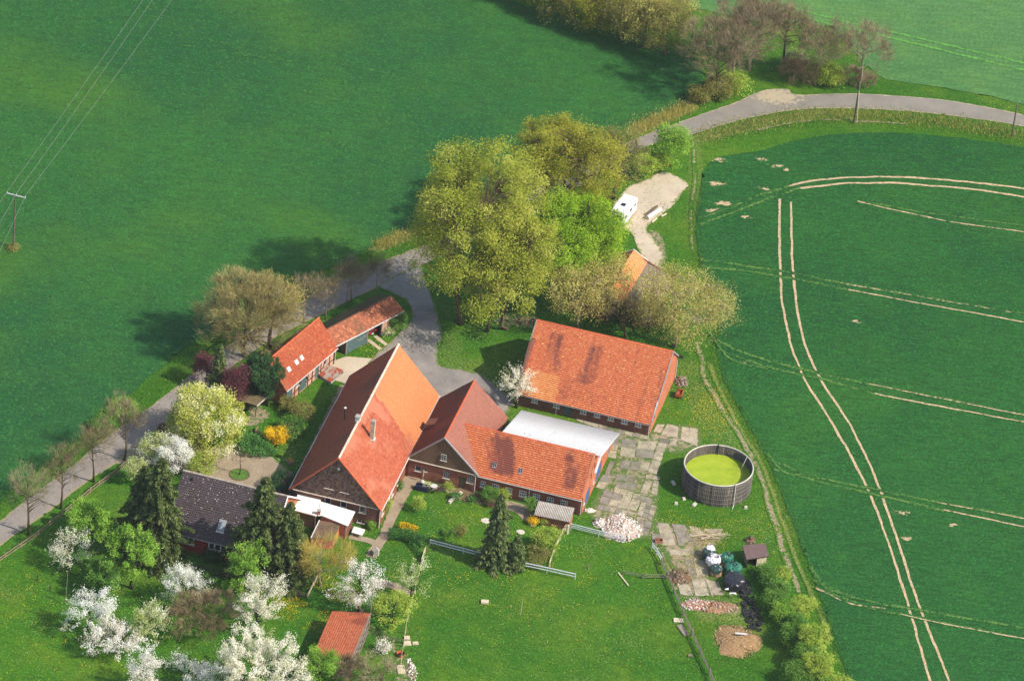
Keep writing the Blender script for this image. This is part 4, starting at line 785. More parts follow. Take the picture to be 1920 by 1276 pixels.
def lean_tos():
    # white roofed lean-to in front of the main barn gable
    z = 2.75; P = [px(559.5, 920, z+.25), px(602.7, 932, z+.25), px(601, 940, z+.2), px(666, 959, z+.2), px(652, 986, z-.1), px(603, 966, z-.05), px(591, 966, z-.1), px(550, 955, z-.1)]
    c = np.mean(P, 0); b = empty('white_lean_to', (c[0], c[1], 0), 0, 'flat white roofed lean-to against the shingled gable of the largest barn', 'lean-to'); Q = [p-np.array([c[0], c[1], 0]) for p in P]
    nn = NT('white_roofing'); cc = nn.mix(nn.rng(nn.noise(1.2, nn.map((.4, 2.2, 1), -.2), detail=5), .5, .72, 0, .5), srgb(236, 234, 228), srgb(196, 190, 180)); wm = nn.fin(nn.bsdf(cc, .6, None, 0, .3))
    MB().sheet([Q[0], Q[7], Q[6], Q[5]*0+lerp(Q[6], Q[5], .3), lerp(Q[1], Q[2], .6), Q[1]], .14).build('roof', wm, b)
    MB().sheet([lerp(Q[2], Q[3], .0)+[0, 0, .06], lerp(Q[6], Q[5], .4)+[0, 0, .06], Q[5]+[0, 0, .06], Q[4]+[0, 0, .06], Q[3]+[0, 0, .06]], .14).build('roof', wm, b)
    for k, p in enumerate((Q[7], Q[6], Q[5], Q[4], Q[3], Q[0])):
        ins = p*.93; MB().box((ins[0], ins[1], 1.3), (.14, .14, 2.6)).build('post', M['wood_grey'], b)
    def wl(a, c2, mat): a = a*.95; c2 = c2*.95; wall(b, a[:2], c2[:2], 0, 2.45, mat, (), .12)
    wl(Q[7], Q[6], M['door_brown']); wl(Q[5], Q[4], M['brick_orange']); wl(Q[4], Q[3], M['brick_dark'])
    cb = MB().box((Q[6][0]+.5, Q[6][1]+.4, 2.95), (.5, .5, .9)).build('chimney', M['brick_orange'], b); MB().box((Q[6][0]+.5, Q[6][1]+.4, 3.43), (.62, .62, .08)).build('chimney_cap', M['concrete'], cb)
    # flat mossy shed in front of it
    z = 2.2; P = [px(599, 975, z), px(640, 980, z), px(626, 1008, z), px(583, 1008, z)]; c = np.mean(P, 0); b = empty('mossy_flat_shed', (c[0], c[1], 0), 0, 'flat brown roofed shed below the white lean-to', 'shed'); Q = [p-np.array([c[0], c[1], 0]) for p in P]
    MB().sheet(Q, .12).build('roof', plain('bitumen_moss', srgb(112, 92, 74), .25, 1.2, .95, .1, dirt=srgb(78, 70, 66)), b)
    for i, mt in ((0, 'brick_orange'), (1, 'brick_orange'), (2, 'brick_orange'), (3, 'frame')):
        a = Q[(i+1) % 4]*.94; d = Q[i]*.94; wall(b, a[:2], d[:2], 0, 2.0, M[mt], (), .12)
    MB().bar(Q[0]+[0, 0, .05], Q[3]+[0, 0, .05], .14, .12).build('verge_board', M['white_pipe'], b)
    # corrugated lean-to by the stable wing
    zt, zb = 2.25, 1.7; P = [px(1011.5, 939, zt), px(1076, 954, zt), px(1068, 977, zb), px(1003.6, 964, zb)]; o = P[3]; d = (P[2]-P[3])[:2]; ang = math.atan2(d[1], d[0]); L = np.linalg.norm(d); b = empty('striped_lean_to', (o[0], o[1], 0), ang, 'low brick lean-to with white striped corrugated roof under the stable windows', 'lean-to')
    D = abs((P[0]-P[3])[:2]@np.array([-math.sin(ang), math.cos(ang)])); n = 22; V = []; Fc = []
    for i in range(n*2+1):
        x = -.15+(L+.3)*i/(n*2); h = .09 if i % 2 else 0
        V += [(x, -.2, zb+h), (x, D, zt+h), (x, -.2, zb-.04+h), (x, D, zt-.04+h)]
    for i in range(n*2): a = i*4; Fc += [(a, a+4, a+5, a+1), (a+2, a+3, a+7, a+6), (a, a+2, a+6, a+4)]
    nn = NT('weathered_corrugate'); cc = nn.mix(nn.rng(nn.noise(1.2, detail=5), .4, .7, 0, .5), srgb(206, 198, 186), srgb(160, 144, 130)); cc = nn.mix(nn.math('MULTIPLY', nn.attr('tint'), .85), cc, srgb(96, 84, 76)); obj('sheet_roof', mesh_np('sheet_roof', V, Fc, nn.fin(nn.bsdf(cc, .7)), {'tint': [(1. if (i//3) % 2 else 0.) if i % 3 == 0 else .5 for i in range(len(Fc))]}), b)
    wall(b, (0, 0), (L, 0), 0, zb-.06, M['brick'], (), .2); wall(b, (L, 0), (L, D), 0, zb-.06, M['brick_orange'], (), .2, top=[(D, zt-.08)]); wall(b, (0, D), (0, 0), 0, zb-.06, M['wood_grey'], (), .1, top=[(0, zt-.08)])
    # little brown roofed shed by the bales
    z1, z0 = 2.1, 1.9; P = [px(1391.7, 1021.6, z1), px(1435, 1017.6, z1), px(1442, 1041, z0), px(1400, 1048, z0)]; c = np.mean(P, 0); b = empty('brown_roof_shed', (c[0], c[1], 0), 0, 'tiny shed with flat brown roof beside the silage bales', 'shed'); Q = [p-np.array([c[0], c[1], 0]) for p in P]
    MB().sheet(Q[::-1], .1).build('roof', plain('brown_sheet', srgb(104, 84, 80), .12, 1., .8), b)
    MB().sheet([q*1.02-[0, 0, .1] for q in Q[::-1]], .08).build('fascia', M['timber'], b)
    for i, mt in ((0, 'wood_grey'), (1, 'wood_grey'), (3, 'wood_grey')): a = Q[(i+1) % 4]*.85; d = Q[i]*.85; wall(b, a[:2], d[:2], 0, 1.78, M[mt], (), .08)
    d = Q[2]*.85; a = Q[3]*.85; m_ = (a+d)/2; wall(b, m_[:2], d[:2], 0, 1.78, M['wood_pale'], (), .08); MB().box((a[0], a[1], .9), (.12, .12, 1.8)).build('post', M['timber'], b)
    # open shelter by the purple trees
    z = 2.3; P = [px(463, 724, z+.1), px(507, 738, z+.1), px(481.5, 760.6, z), px(440, 746.5, z)]; c = np.mean(P, 0); b = empty('garden_shelter', (c[0], c[1], 0), 0, 'open garden shelter with flat olive brown roof under the ivy', 'shelter'); Q = [p-np.array([c[0], c[1], 0]) for p in P]
    MB().sheet(Q[::-1], .12).build('roof', plain('bitumen_olive', srgb(110, 96, 70), .2, .8, .95, .1, dirt=srgb(90, 84, 50)), b); MB().bar(Q[1]-[0, 0, .08], Q[2]-[0, 0, .08], .1, .2).build('fascia', M['sill'], b); MB().bar(Q[2]-[0, 0, .08], Q[3]-[0, 0, .08], .08, .18).build('fascia', M['timber'], b)
    for q in Q: q = q*.9; MB().box((q[0], q[1], 1.1), (.12, .12, 2.2)).build('post', M['timber'], b)
    for i in (0, 3): a = Q[(i+1) % 4]*.9; d = Q[i]*.9; wall(b, a[:2], d[:2], 0, 2.1, M['timber'], (), .06)
lean_tos()

def silo():
    c = (34.0, -33.8); R, H = 5.42, 4.0; b = empty('slurry_tank', (c[0], c[1], 0), 0, 'round open tank of grey staves filled with bright green algae', 'tank')
    n = 120; V = []; F = []; T = []; rg = np.random.default_rng(2)
    nn = NT('tank_staves'); t = nn.attr('tint'); cc = nn.mix(nn.rng(t, 0, 1), srgb(80, 73, 65), srgb(100, 92, 80)); cc = nn.mix(nn.rng(nn.noise(1.4, nn.map((1, 1, .22)), detail=5, rough=.7), .45, .7, 0, .8), cc, srgb(66, 62, 58)); cc = nn.mix(nn.rng(nn.noise(2.2, nn.map((1.5, 1.5, .12)), detail=4), .62, .8, 0, .5), cc, srgb(170, 158, 128))
    cc = nn.mix(nn.rng(nn.noise(.35, nn.map((1, 1, .5)), detail=3), .45, .65, 0, .7), cc, srgb(70, 66, 62)); cc = nn.mix(nn.rng(nn.noise(.8, nn.map((1.2, 1.2, .25)), detail=5), .55, .75, 0, .7), cc, srgb(158, 146, 118)); sm = nn.fin(nn.bsdf(cc, .9, nn.bump(nn.noise(3, nn.map((2, 2, .3))), .5, .05)))
    for i in range(n):
        a0 = 2*math.pi*(i+.04)/n; a1 = 2*math.pi*(i+.96)/n; ro = R+rg.normal(0, .02); ri = R-.17; k = len(V); h = H-rg.random()*.03
        for r in (ro, ri):
            for z in (0, h): V += [(r*math.cos(a0), r*math.sin(a0), z), (r*math.cos(a1), r*math.sin(a1), z)]
        F += [(k, k+1, k+3, k+2), (k+5, k+4, k+6, k+7), (k+2, k+3, k+7, k+6), (k+1, k+5, k+7, k+3), (k+4, k, k+2, k+6)]; T += [rg.random()]*5
    o = obj('stave_wall', mesh_np('stave_wall', V, F, sm, {'tint': T}), b)
    inner = MB(); m = 96; V = [(R*.985*math.cos(2*math.pi*i/m), R*.985*math.sin(2*math.pi*i/m), z) for z in (0, H-.05) for i in range(m)]; inner.add(V, [(i, (i+1) % m, m+(i+1) % m, m+i) for i in range(m)]); inner.build('lining', M['concrete'], b)
    rm = MB(); rm.tube([(R*math.cos(2*math.pi*i/m)*.992, R*math.sin(2*math.pi*i/m)*.992, H+.01) for i in range(m+1)], .11, 6, False); rm.build('rim', plain('tank_rim', srgb(190, 184, 170), .15, 2.), b)
    for z in (.6, 1.4, 2.2, 3.0, 3.6): MB().tube([((R+.03)*math.cos(2*math.pi*i/m), (R+.03)*math.sin(2*math.pi*i/m), z) for i in range(m+1)], .018, 4, False).build('hoop', M['grey_pipe'], b)
    nn = NT('algae'); cc = nn.mix(nn.rng(nn.noise(.5, detail=5, rough=.65), .3, .7), srgb(138, 158, 34), srgb(158, 172, 44)); cc = nn.mix(nn.rng(nn.noise(6., detail=4), .62, .8, 0, .5), cc, srgb(120, 130, 40)); cc = nn.mix(nn.rng(nn.noise(.9, nn.map((.3, 1.4, 1), .4), detail=4), .6, .8, 0, .45), cc, srgb(150, 140, 70)); cc = nn.mix(nn.rng(nn.noise(.28, nn.map((1, 1.6, 1), .8), detail=5, rough=.7), .52, .7, 0, .55), cc, srgb(112, 132, 34))
    q = MB().add([((R-.2)*math.cos(2*math.pi*i/m), (R-.2)*math.sin(2*math.pi*i/m), 2.35) for i in range(m)], [tuple(range(m))]); q.build('algae_surface', nn.fin(nn.bsdf(cc, .7, nn.bump(nn.noise(3), .2, .03))), b)
    for an, s in ((-1.05, 1),):
        pp = [((R+.14)*math.cos(an), (R+.14)*math.sin(an), H+.3), ((R+.2)*math.cos(an), (R+.2)*math.sin(an), 2.), ((R+.3)*math.cos(an), (R+.3)*math.sin(an), .35), ((R+.9)*math.cos(an-.08), (R+.9)*math.sin(an-.08), .1)]; MB().tube(pp, .07, 6).build('pipe', M['white_pipe'], b)
    MB().tube([((R-.3)*math.cos(.55), (R-.3)*math.sin(.55), H+.4), ((R-1.3)*math.cos(.5), (R-1.3)*math.sin(.5), 2.3)], .05, 5).build('ladder_rail', M['white_pipe'], b)
    MB().tube([((R-.25)*math.cos(1.6), (R-.25)*math.sin(1.6), 2.2), ((R-.25)*math.cos(1.6), (R-.25)*math.sin(1.6), H+.35)], .07, 5).build('inlet_pipe', M['black'], b)
silo()

# ------------------------------------------------------------------ trees and shrubs
def LM(nm, *cols, t=.3): M[nm] = leaf_mat(nm, [srgb(*c) for c in cols], t); return M[nm]
LM('leaf_poplar', (118, 130, 34), (154, 164, 48), (176, 182, 66), (198, 198, 98), t=0.45)
LM('leaf_oak', (108, 144, 22), (152, 186, 36), (178, 204, 58), t=0.45)
LM('leaf_olive', (118, 122, 32), (160, 160, 46), (186, 180, 68), t=0.45)
LM('leaf_brown', (100, 102, 46), (132, 130, 62), (156, 152, 80), t=0.3)
LM('leaf_bud', (142, 134, 66), (186, 176, 94), (214, 206, 126), t=0.4)
LM('leaf_bright', (84, 128, 30), (128, 172, 50), (164, 198, 84), t=0.35)
LM('leaf_green', (56, 98, 28), (92, 138, 46), (128, 166, 70), t=0.3)
LM('leaf_lime', (116, 142, 41), (159, 179, 62), (196, 209, 97), t=0.35)
LM('leaf_dark', (20, 46, 20), (38, 74, 32), (66, 104, 50), t=0.12)
LM('leaf_hedge', (34, 80, 27), (66, 119, 46), (110, 158, 75), t=.15)
LM('leaf_purple', (69, 29, 39), (105, 50, 62), (140, 75, 85))
LM('needle', (32, 46, 20), (62, 80, 34), (96, 112, 52), (130, 138, 74), t=0.12)
LM('needle_bright', (52, 70, 34), (90, 108, 54), (128, 138, 80), t=0.1)
LM('magnolia', (124, 134, 36), (156, 166, 50), (178, 184, 72), (192, 194, 92), (210, 206, 130), (252, 248, 226), t=0.25)
LM('blossom_white', (170, 180, 124), (236, 234, 222), (246, 244, 238), (250, 250, 248), t=0.4)
LM('blossom_cream', (164, 172, 112), (230, 224, 200), (242, 236, 218), (248, 244, 232), t=0.4)
LM('blossom_pink', (184, 182, 140), (244, 234, 224), (250, 244, 238), (252, 250, 246), t=0.45)
LM('blossom_lime', (124, 150, 58), (170, 184, 92), (224, 224, 176), (248, 246, 226), t=0.4)
LM('forsythia', (168, 134, 11), (239, 192, 11), (252, 224, 33), t=.3)
LM('twig_tan', (128, 116, 70), (156, 144, 90), (182, 170, 112), t=0.05)
LM('twig_brown', (100, 86, 62), (130, 114, 82), (158, 140, 100), t=0.0)
LM('twig_red', (110, 98, 74), (138, 122, 92), (162, 144, 112), t=0.0)
LM('twig_yellow', (150, 134, 56), (186, 168, 78), (210, 194, 104), t=0.15)
LM('twig_grey', (128, 119, 92), (154, 142, 108), (172, 165, 119), t=0.)
def rdir(rg, n):
    v = rg.normal(0, 1, (n, 3)); return v/np.linalg.norm(v, axis=1)[:, None]
def quads(C, size, rg, asp=.62, bias=None, align=None, nb=None):
    """leaf blades: rhombic faces of random lie at the points C"""
    n = len(C); e1 = rdir(rg, n) if align is None else align
    if bias is not None: e1 = e1+bias; e1 /= np.linalg.norm(e1, axis=1)[:, None]
    t = rdir(rg, n)
    if nb is not None: t = t+nb     # blades turn their faces to the light
    e2 = np.cross(e1, t); e2 /= np.maximum(np.linalg.norm(e2, axis=1), 1e-6)[:, None]
    a = np.asarray(size)[:, None] if hasattr(size, '__len__') else size
    V = np.stack([C-e1*a, C+e2*a*asp, C+e1*a, C-e2*a*asp], 1).reshape(-1, 3); F = np.arange(4*n).reshape(n, 4); return V, F
def envelope(rg, k=9, amp=.28):
    D = rdir(rg, k); A = rg.uniform(.3, 1, k)*amp; S = rg.uniform(3, 7, k)
    return lambda d: .86+(A*np.exp(S*(d@D.T-1))).sum(1)-.10*np.sin(d[:, 0]*5+d[:, 2]*4+k)
def tree_data(seed, H, r, base=.25, n_limb=10, n_cl=130, per=60, leaf=.16, sig=.55, shell=.5, trunk=.028, amp=.28, sparse=1., kind='leaf', flat=1., droop=0., lean=0., spray=0.):
    """returns trunk mesh data and crown mesh data: limbs reach into the crown, leaf clumps sit at branch ends"""
    rg = np.random.default_rng(seed); z0 = H*base; a = (H-z0)/2; hc = z0+a; env = envelope(rg, 11, amp); tb = MB(); tr = max(.06, trunk*H)
    top = np.array([rg.normal(0, .04)*H+lean, rg.normal(0, .04)*H, hc+a*.45])
    tp = [np.array([0, 0, -.1]), np.array([rg.normal(0, .02)*H, rg.normal(0, .02)*H, z0*.8])]; tp += [lerp(tp[1], top, .5)+rg.normal(0, .02, 3)*H, top]
    tb.tube(tp, [tr*1.25, tr*.85, tr*.5, tr*.12], 7)
    limbs = [lerp(tp[1], tp[2], t) for t in np.linspace(0, 1, 6)]+[lerp(tp[2], tp[3], t) for t in np.linspace(0, 1, 6)]; lim = [np.array(limbs)]
    for i in range(n_limb):
        d = rdir(rg, 1)[0]; d[2] = d[2]*.8+.15; d /= np.linalg.norm(d); e = np.array([d[0]*r, d[1]*r, d[2]*a*flat])*(env(d[None])[0]*rg.uniform(.6, .85))+[0, 0, hc]
        t = np.clip((e[2]-z0)/(top[2]-z0)*.65, 0.02, .85); s = lerp(tp[1], tp[2], t*2) if t < .5 else lerp(tp[2], tp[3], t*2-1)
        m = (s+e)/2+[0, 0, .1*a]+rg.normal(0, .05*r, 3); pts = [lerp(lerp(s, m, q), lerp(m, e, q), q) for q in np.linspace(0, 1, 6)]; R0 = tr*.42*rg.uniform(.7, 1.1)
        tb.tube(pts, list(np.linspace(R0, R0*.18, 6)), 5, False); lim.append(np.array(pts))
    LP = np.concatenate(lim)
    D = rdir(rg, n_cl); D[:, 2] = np.where(D[:, 2] < -.5, -D[:, 2]*.6, D[:, 2]); D /= np.linalg.norm(D, axis=1)[:, None]
    rho = (shell+(1-shell)*rg.random(n_cl)**.6)*env(D); Cc = D*rho[:, None]*[r, r, a*flat]+[0, 0, hc]
    Cc[:, 2] = np.maximum(Cc[:, 2]-droop*np.hypot(Cc[:, 0], Cc[:, 1]), .35)
    near = np.argmin(((Cc[:, None]-LP[None])**2).sum(2), 1); 
    for i in range(n_cl):
        s = LP[near[i]]; m = (s+Cc[i])/2+[0, 0, .06*a]; tb.tube([s, m, Cc[i]], [max(.03, tr*.12), max(.022, tr*.08), .015], 4, False)
    cs = rg.lognormal(0, .32, n_cl); ct = rg.normal(0, .2, n_cl); fine = (FINE*1.15 if H > 16 else 1.35 if H < 6 else FINE) if kind == 'leaf' else 1.; leaf = leaf/fine**.5 if kind == 'leaf' else leaf; npc = np.maximum(3, (per*cs*sparse*fine).astype(int)); idx = np.repeat(np.arange(n_cl), npc); n = len(idx)
    if kind == 'leaf':
        off = rdir(rg, n)*(rg.random(n)**.5)[:, None]*(sig*cs[idx])[:, None]*1.9*[1, 1, .8]; out = D[idx]+rdir(rg, n_cl)[idx]*.5+[0, 0, .25]; out /= np.linalg.norm(out, axis=1)[:, None]; C = Cc[idx]+off*(1-.55*spray)+out*(rg.normal(0, 1., n)*sig*1.5*spray)[:, None]; C[:, 2] = np.maximum(C[:, 2], .12)
        V, F = quads(C, leaf*rg.uniform(.6, 1.25, n), rg, nb=np.array([.85, -.35, 1.1])); T = np.clip(rg.normal(.5, .15, n)+ct[idx]*1.2, 0, 1)
    else:   # twigs: thin slivers fanning outwards from the branch end
        out = Cc-[0, 0, hc*.75]; out /= np.linalg.norm(out, axis=1)[:, None]; dr = out[idx]*.9+rdir(rg, n)*.75+[0, 0, .25]; dr /= np.linalg.norm(dr, axis=1)[:, None]; ln = rg.uniform(.25, 1., n)*sig*1.6
        C = Cc[idx]+rdir(rg, n)*(rg.random(n)*sig*1.2)[:, None]+dr*ln[:, None]*.5; C[:, 2] = np.maximum(C[:, 2], .25); V, F = quads(C, ln*.5, rg, asp=leaf/ (sig*.8), align=dr); T = np.clip(rg.normal(.5, .22, n)+ct[idx]*.7, 0, 1)
    return tb, (V, F, T)
FINE = 1.75
def tree(name, x, y, H, r, mat, label, cat='tree', bark='bark', group=None, seed=1, rz=None, z=0., rot=0., **kw):
    """x, y: pixel of the trunk foot in the photograph"""
    p = px(x, y, z); t = empty(name, (p[0], p[1], 0), rot, label, cat, group)
    key = (seed, H, r, tuple(sorted(kw.items())))
    tb, (V, F, T) = tree_data(seed, H, r, **kw)
    tb.build('trunk', M[bark], t, True); obj('crown', mesh_np('crown', V, F, M[mat], {'tint': T}), t)
    return t
def bush(name, x, y, H, r, mat, label, seed=1, per=46, n_cl=None, leaf=.11, group=None, cat='shrub', ry=None, rot=0., sig=.34, **kw):
    n_cl = n_cl or int(18+r*r*9+H*4)
    return tree(name, x, y, H, r, mat, label, cat, 'bark', group, seed, rot=rot, base=.02, n_limb=6, n_cl=n_cl, per=per, leaf=leaf, sig=sig, shell=.55, trunk=.02, amp=.22, **kw)
def spruce(x, y, H, r, label, seed=1, mat='needle', dens=1., group='dark spruces', name='spruce_tree', low=.06):
    p = px(x, y); t = empty(name, (p[0], p[1], 0), 0, label, 'tree', group); rg = np.random.default_rng(seed); tb = MB(); tb.tube([(0, 0, -.1), (rg.normal(0, .1), rg.normal(0, .1), H*.5), (0, 0, H*.98)], [.022*H, .013*H, .02], 7)
    Cs = []; E = []; S = []; zz = H*low; T = []
    while zz < H*.99:
        f = (H-zz)/(H*(1-low)); R = r*(f**.7)*rg.uniform(.78, 1.14)*(.85+.15*math.sin(zz*2.1))+.12; nb = int(5+7*f)
        for k in range(nb):
            an = 2*math.pi*(k+rg.random()*.7)/nb; Rk = R*rg.uniform(.6, 1.15); d = np.array([math.cos(an), math.sin(an), 0]); tipz = zz-Rk*.28+rg.normal(0, .1)
            pts = [np.array([0, 0, zz]), d*Rk*.55+[0, 0, zz-.05*Rk], d*Rk+[0, 0, tipz+.12*Rk]]; tb.tube(pts, [max(.03, .004*H), .025, .012], 4, False)
            n = int((10+24*Rk)*dens); s = rg.random(n)**.65; base = np.where(s[:, None] < .55, pts[0]+(pts[1]-pts[0])*(s/.55)[:, None], pts[1]+(pts[2]-pts[1])*((s-.55)/.45)[:, None])
            side = np.array([-d[1], d[0], 0]); w = (rg.random(n)-.5)*(.24+.5*Rk*(1-s)*.7+.3)
            Cs.append(base+side*w[:, None]+np.column_stack([np.zeros(n), np.zeros(n), -rg.random(n)*.30-.02])); al = d*.8+side*np.sign(w)[:, None]*.5+[0, 0, -.55]+rg.normal(0, .35, (n, 3)); E.append(al/np.linalg.norm(al, axis=1)[:, None]); T.append(np.clip(rg.normal(.42, .16, n)+.30*(s-.5)+rg.normal(0, .1), 0, 1))
        zz += max(.22, .032*H*(.6+.5*f))
    C = np.concatenate(Cs); V, F = quads(C, rg.uniform(.16, .36, len(C)), rg, asp=.45, align=np.concatenate(E)); 
    tb.build('trunk', M['bark'], t, True); obj('crown', mesh_np('crown', V, F, M[mat], {'tint': np.concatenate(T)}), t); return t

# the big group behind the yard
tree('poplar_tree', 862, 606, 33, 9.4, 'leaf_poplar', 'tallest olive green poplar at the left of the big tree group', seed=21, base=.05, trunk=.016, n_limb=20, n_cl=400, per=75, leaf=.22, sig=.85, shell=.45, amp=.34)
tree('poplar_tree', 950, 616, 23.5, 5.8, 'leaf_poplar', 'olive poplar with bare trunk nearest the long barn, right of the tallest', seed=22, base=.05, trunk=.016, n_limb=14, n_cl=230, per=72, leaf=.22, sig=.8, shell=.45, amp=.34)
tree('poplar_tree', 912, 622, 17.5, 4.6, 'leaf_poplar', 'slim olive poplar in front of the big tree group', seed=29, base=.1, trunk=.018, n_limb=9, n_cl=100, per=60, leaf=.2, sig=.7, shell=.4)
tree('oak_tree', 1068, 556, 18.6, 6.9, 'leaf_oak', 'bright green oak between the olive trees and the camper van', bark='bark_dark', seed=23, base=.22, n_limb=14, n_cl=230, per=85, leaf=.2, sig=.75, shell=.5, trunk=.035)
tree('field_maple', 1050, 476, 24, 7.8, 'leaf_olive', 'broad mustard olive tree behind the bright green oak', seed=24, base=.2, n_limb=16, n_cl=260, per=72, leaf=.2, sig=.8, shell=.5)
tree('field_maple', 1018, 425, 22, 5.6, 'leaf_olive', 'olive tree rising highest at the back of the big group', seed=25, base=.2, n_limb=12, n_cl=150, per=66, leaf=.2, sig=.8)
tree('hornbeam_tree', 1150, 372, 14, 4.2, 'leaf_brown', 'thin brownish olive tree behind the camper van', seed=26, base=.15, n_limb=12, n_cl=110, per=46, leaf=.15, sig=.7)
tree('ash_tree', 1256, 312, 8.2, 3.0, 'leaf_bright', 'fresh green tree at the bend of the upper road', seed=27, base=.08, n_limb=9, n_cl=90, per=60, leaf=.16, sig=.55)
bush('roadside_shrub', 1208, 334, 4.6, 2.2, 'leaf_lime', 'yellow green shrub left of the fresh green roadside tree', 28, leaf=.13)
bush('roadside_shrub', 1236, 322, 3.4, 1.8, 'leaf_lime', 'low yellow green shrub under the fresh green roadside tree', 31, leaf=.13)
tree('budding_tree', 1080, 616, 11.5, 5.2, 'leaf_bud', 'beige budding tree behind the left half of the long barn', seed=32, base=.2, n_limb=12, n_cl=160, per=42, leaf=.16, sig=.7, bark='bark_pale')
tree('budding_tree', 1126, 592, 11.0, 4.9, 'leaf_bud', 'beige budding tree in front of the orange shed roof', seed=33, base=.22, n_limb=12, n_cl=150, per=38, leaf=.16, sig=.7, bark='bark_pale')
tree('budding_tree', 1262, 650, 13.0, 7.6, 'leaf_bud', 'largest beige budding tree, at the far right corner of the long barn', seed=34, base=.14, n_limb=20, n_cl=270, per=44, leaf=.16, sig=.85, bark='bark_pale')
tree('budding_tree', 1172, 634, 7.0, 3.0, 'twig_brown', 'small bare tree behind the ridge of the long barn', seed=35, base=.25, n_limb=10, n_cl=60, per=40, leaf=.02, sig=.8, kind='twig')
tree('fruit_tree', 968, 764, 7.2, 2.7, 'blossom_cream', 'cream blossom tree at the left end of the long barn', seed=36, base=.2, n_limb=10, n_cl=75, per=44, leaf=.11, sig=.42, shell=.35, spray=1., bark='bark_dark')
# left of the yard
tree('maple_tree', 462, 670, 15.4, 7.3, 'twig_tan', 'wide tan bare maple beside the lane, above the ivy', seed=41, base=.03, n_limb=26, n_cl=360, per=84, leaf=.03, sig=.95, kind='twig', shell=.3)
tree('maple_tree', 506, 650, 13, 4.4, 'twig_yellow', 'yellow flowering tree right of the wide tan maple', seed=42, base=.2, n_limb=9, n_cl=90, per=50, leaf=.10, sig=.7, kind='leaf')
for k, (x, y, h, r) in enumerate(((570.7, 606, 9.5, 2.6), (609.6, 599, 8.0, 2.2), (648.5, 577, 9.2, 2.4), (658.5, 566, 8.5, 2.2), (707, 548, 6.4, 1.7))):
    tree('avenue_tree', x, y, h, r, 'twig_red', ['bare avenue tree nearest the half timbered house', 'second bare avenue tree from the half timbered house', 'third bare avenue tree, behind the carport', 'fourth bare avenue tree, close behind the third', 'last and smallest bare avenue tree by the yard entrance'][k], bark='bark_pale', group='bare trees along the lane', seed=43+k, base=.28, n_limb=10, n_cl=60, per=48, leaf=.018, sig=.7, kind='twig', shell=.3, trunk=.016)
for k, (x, y, h, r) in enumerate(((233, 862, 11.2, 3.0), (175.5, 903, 10.4, 3.0), (114, 953, 11.6, 2.9), (53, 1002, 12.4, 2.9))):
    tree('avenue_tree', x, y, h, r, ['twig_red', 'twig_brown', 'twig_brown', 'twig_grey'][k], ['bare avenue tree at the end of the wooden fence near the magnolia', 'bare avenue tree, second from the magnolia along the fence', 'bare avenue tree, third from the magnolia along the fence', 'bare avenue tree farthest down the lane at the left edge'][k], group='bare trees along the lane', seed=51+k, base=.28, n_limb=13, n_cl=90, per=38, leaf=.017, sig=.75, kind='twig', shell=.3, trunk=.016)
bush('ivy_mass', 488, 744, 7.6, 3.1, 'leaf_dark', 'large dark ivy covering the end of the half timbered house', 61, per=90, n_cl=170, leaf=.15, cat='ivy')
spruce(408, 738, 9.6, 1.9, 'slender spruce beside the purple leaved trees', 62, 'needle_bright')
tree('purple_tree', 434, 762, 6.6, 2.0, 'leaf_purple', 'purple leaved tree right of the slender spruce', seed=63, base=.15, n_limb=8, n_cl=70, per=52, leaf=.13, sig=.45)
tree('purple_tree', 386, 722, 5.4, 1.7, 'leaf_purple', 'purple leaved tree left of the slender spruce at the lane', seed=64, base=.12, n_limb=7, n_cl=44, per=46, leaf=.13, sig=.42)
bush('purple_shrub', 306, 822, 2.4, 1.0, 'leaf_purple', 'small reddish shrub at the foot of the magnolia', 65)
tree('magnolia_tree', 376, 842, 9.8, 5.5, 'magnolia', 'large rounded yellow green magnolia dotted with cream flowers', seed=66, base=.04, n_limb=16, n_cl=260, per=70, leaf=.17, sig=.55, shell=.62)
tree('fruit_tree', 322, 886, 6.0, 2.9, 'blossom_white', 'round white blossom tree below the magnolia', seed=67, base=.12, n_limb=10, n_cl=90, per=60, leaf=.12, sig=.42)
tree('fruit_tree', 284, 872, 5.6, 2.0, 'blossom_lime', 'greenish blossom tree at the end of the wooden fence', seed=68, base=.12, n_limb=8, n_cl=56, per=50, leaf=.12, sig=.4)
bush('willow_shrub', 372, 890, 3.6, 2.2, 'leaf_lime', 'drooping yellow green shrub at the ridge of the dark roofed house', 69, droop=.15)
bush('willow_shrub', 250, 905, 4.6, 1.7, 'blossom_lime', 'pale green shrub left of the tall spruces', 70)
# spruces round the house
spruce(294, 1046, 19.0, 6.2, 'tallest dark spruce, left of the dark roofed house', 71, dens=1.15)
spruce(264, 1020, 15.0, 5.0, 'dark spruce left behind the tallest spruce', 72, dens=1.1)
spruce(486, 1078, 18.6, 7.0, 'dark spruce in front of the dark roof, right side', 73, dens=1.15)
spruce(534, 1090, 15.2, 4.8, 'dark spruce between the house and the white lean-to', 74, dens=1.1)
spruce(556, 1072, 10, 2.2, 'small thin spruce beside the mossy flat shed', 75)
spruce(928, 1056, 13.2, 3.4, 'single spruce in the barn garden above the metal rail', 76, 'needle_bright')
spruce(966, 1062, 6.2, 1.9, 'small spruce beside the garden spruce', 77, 'needle_bright')
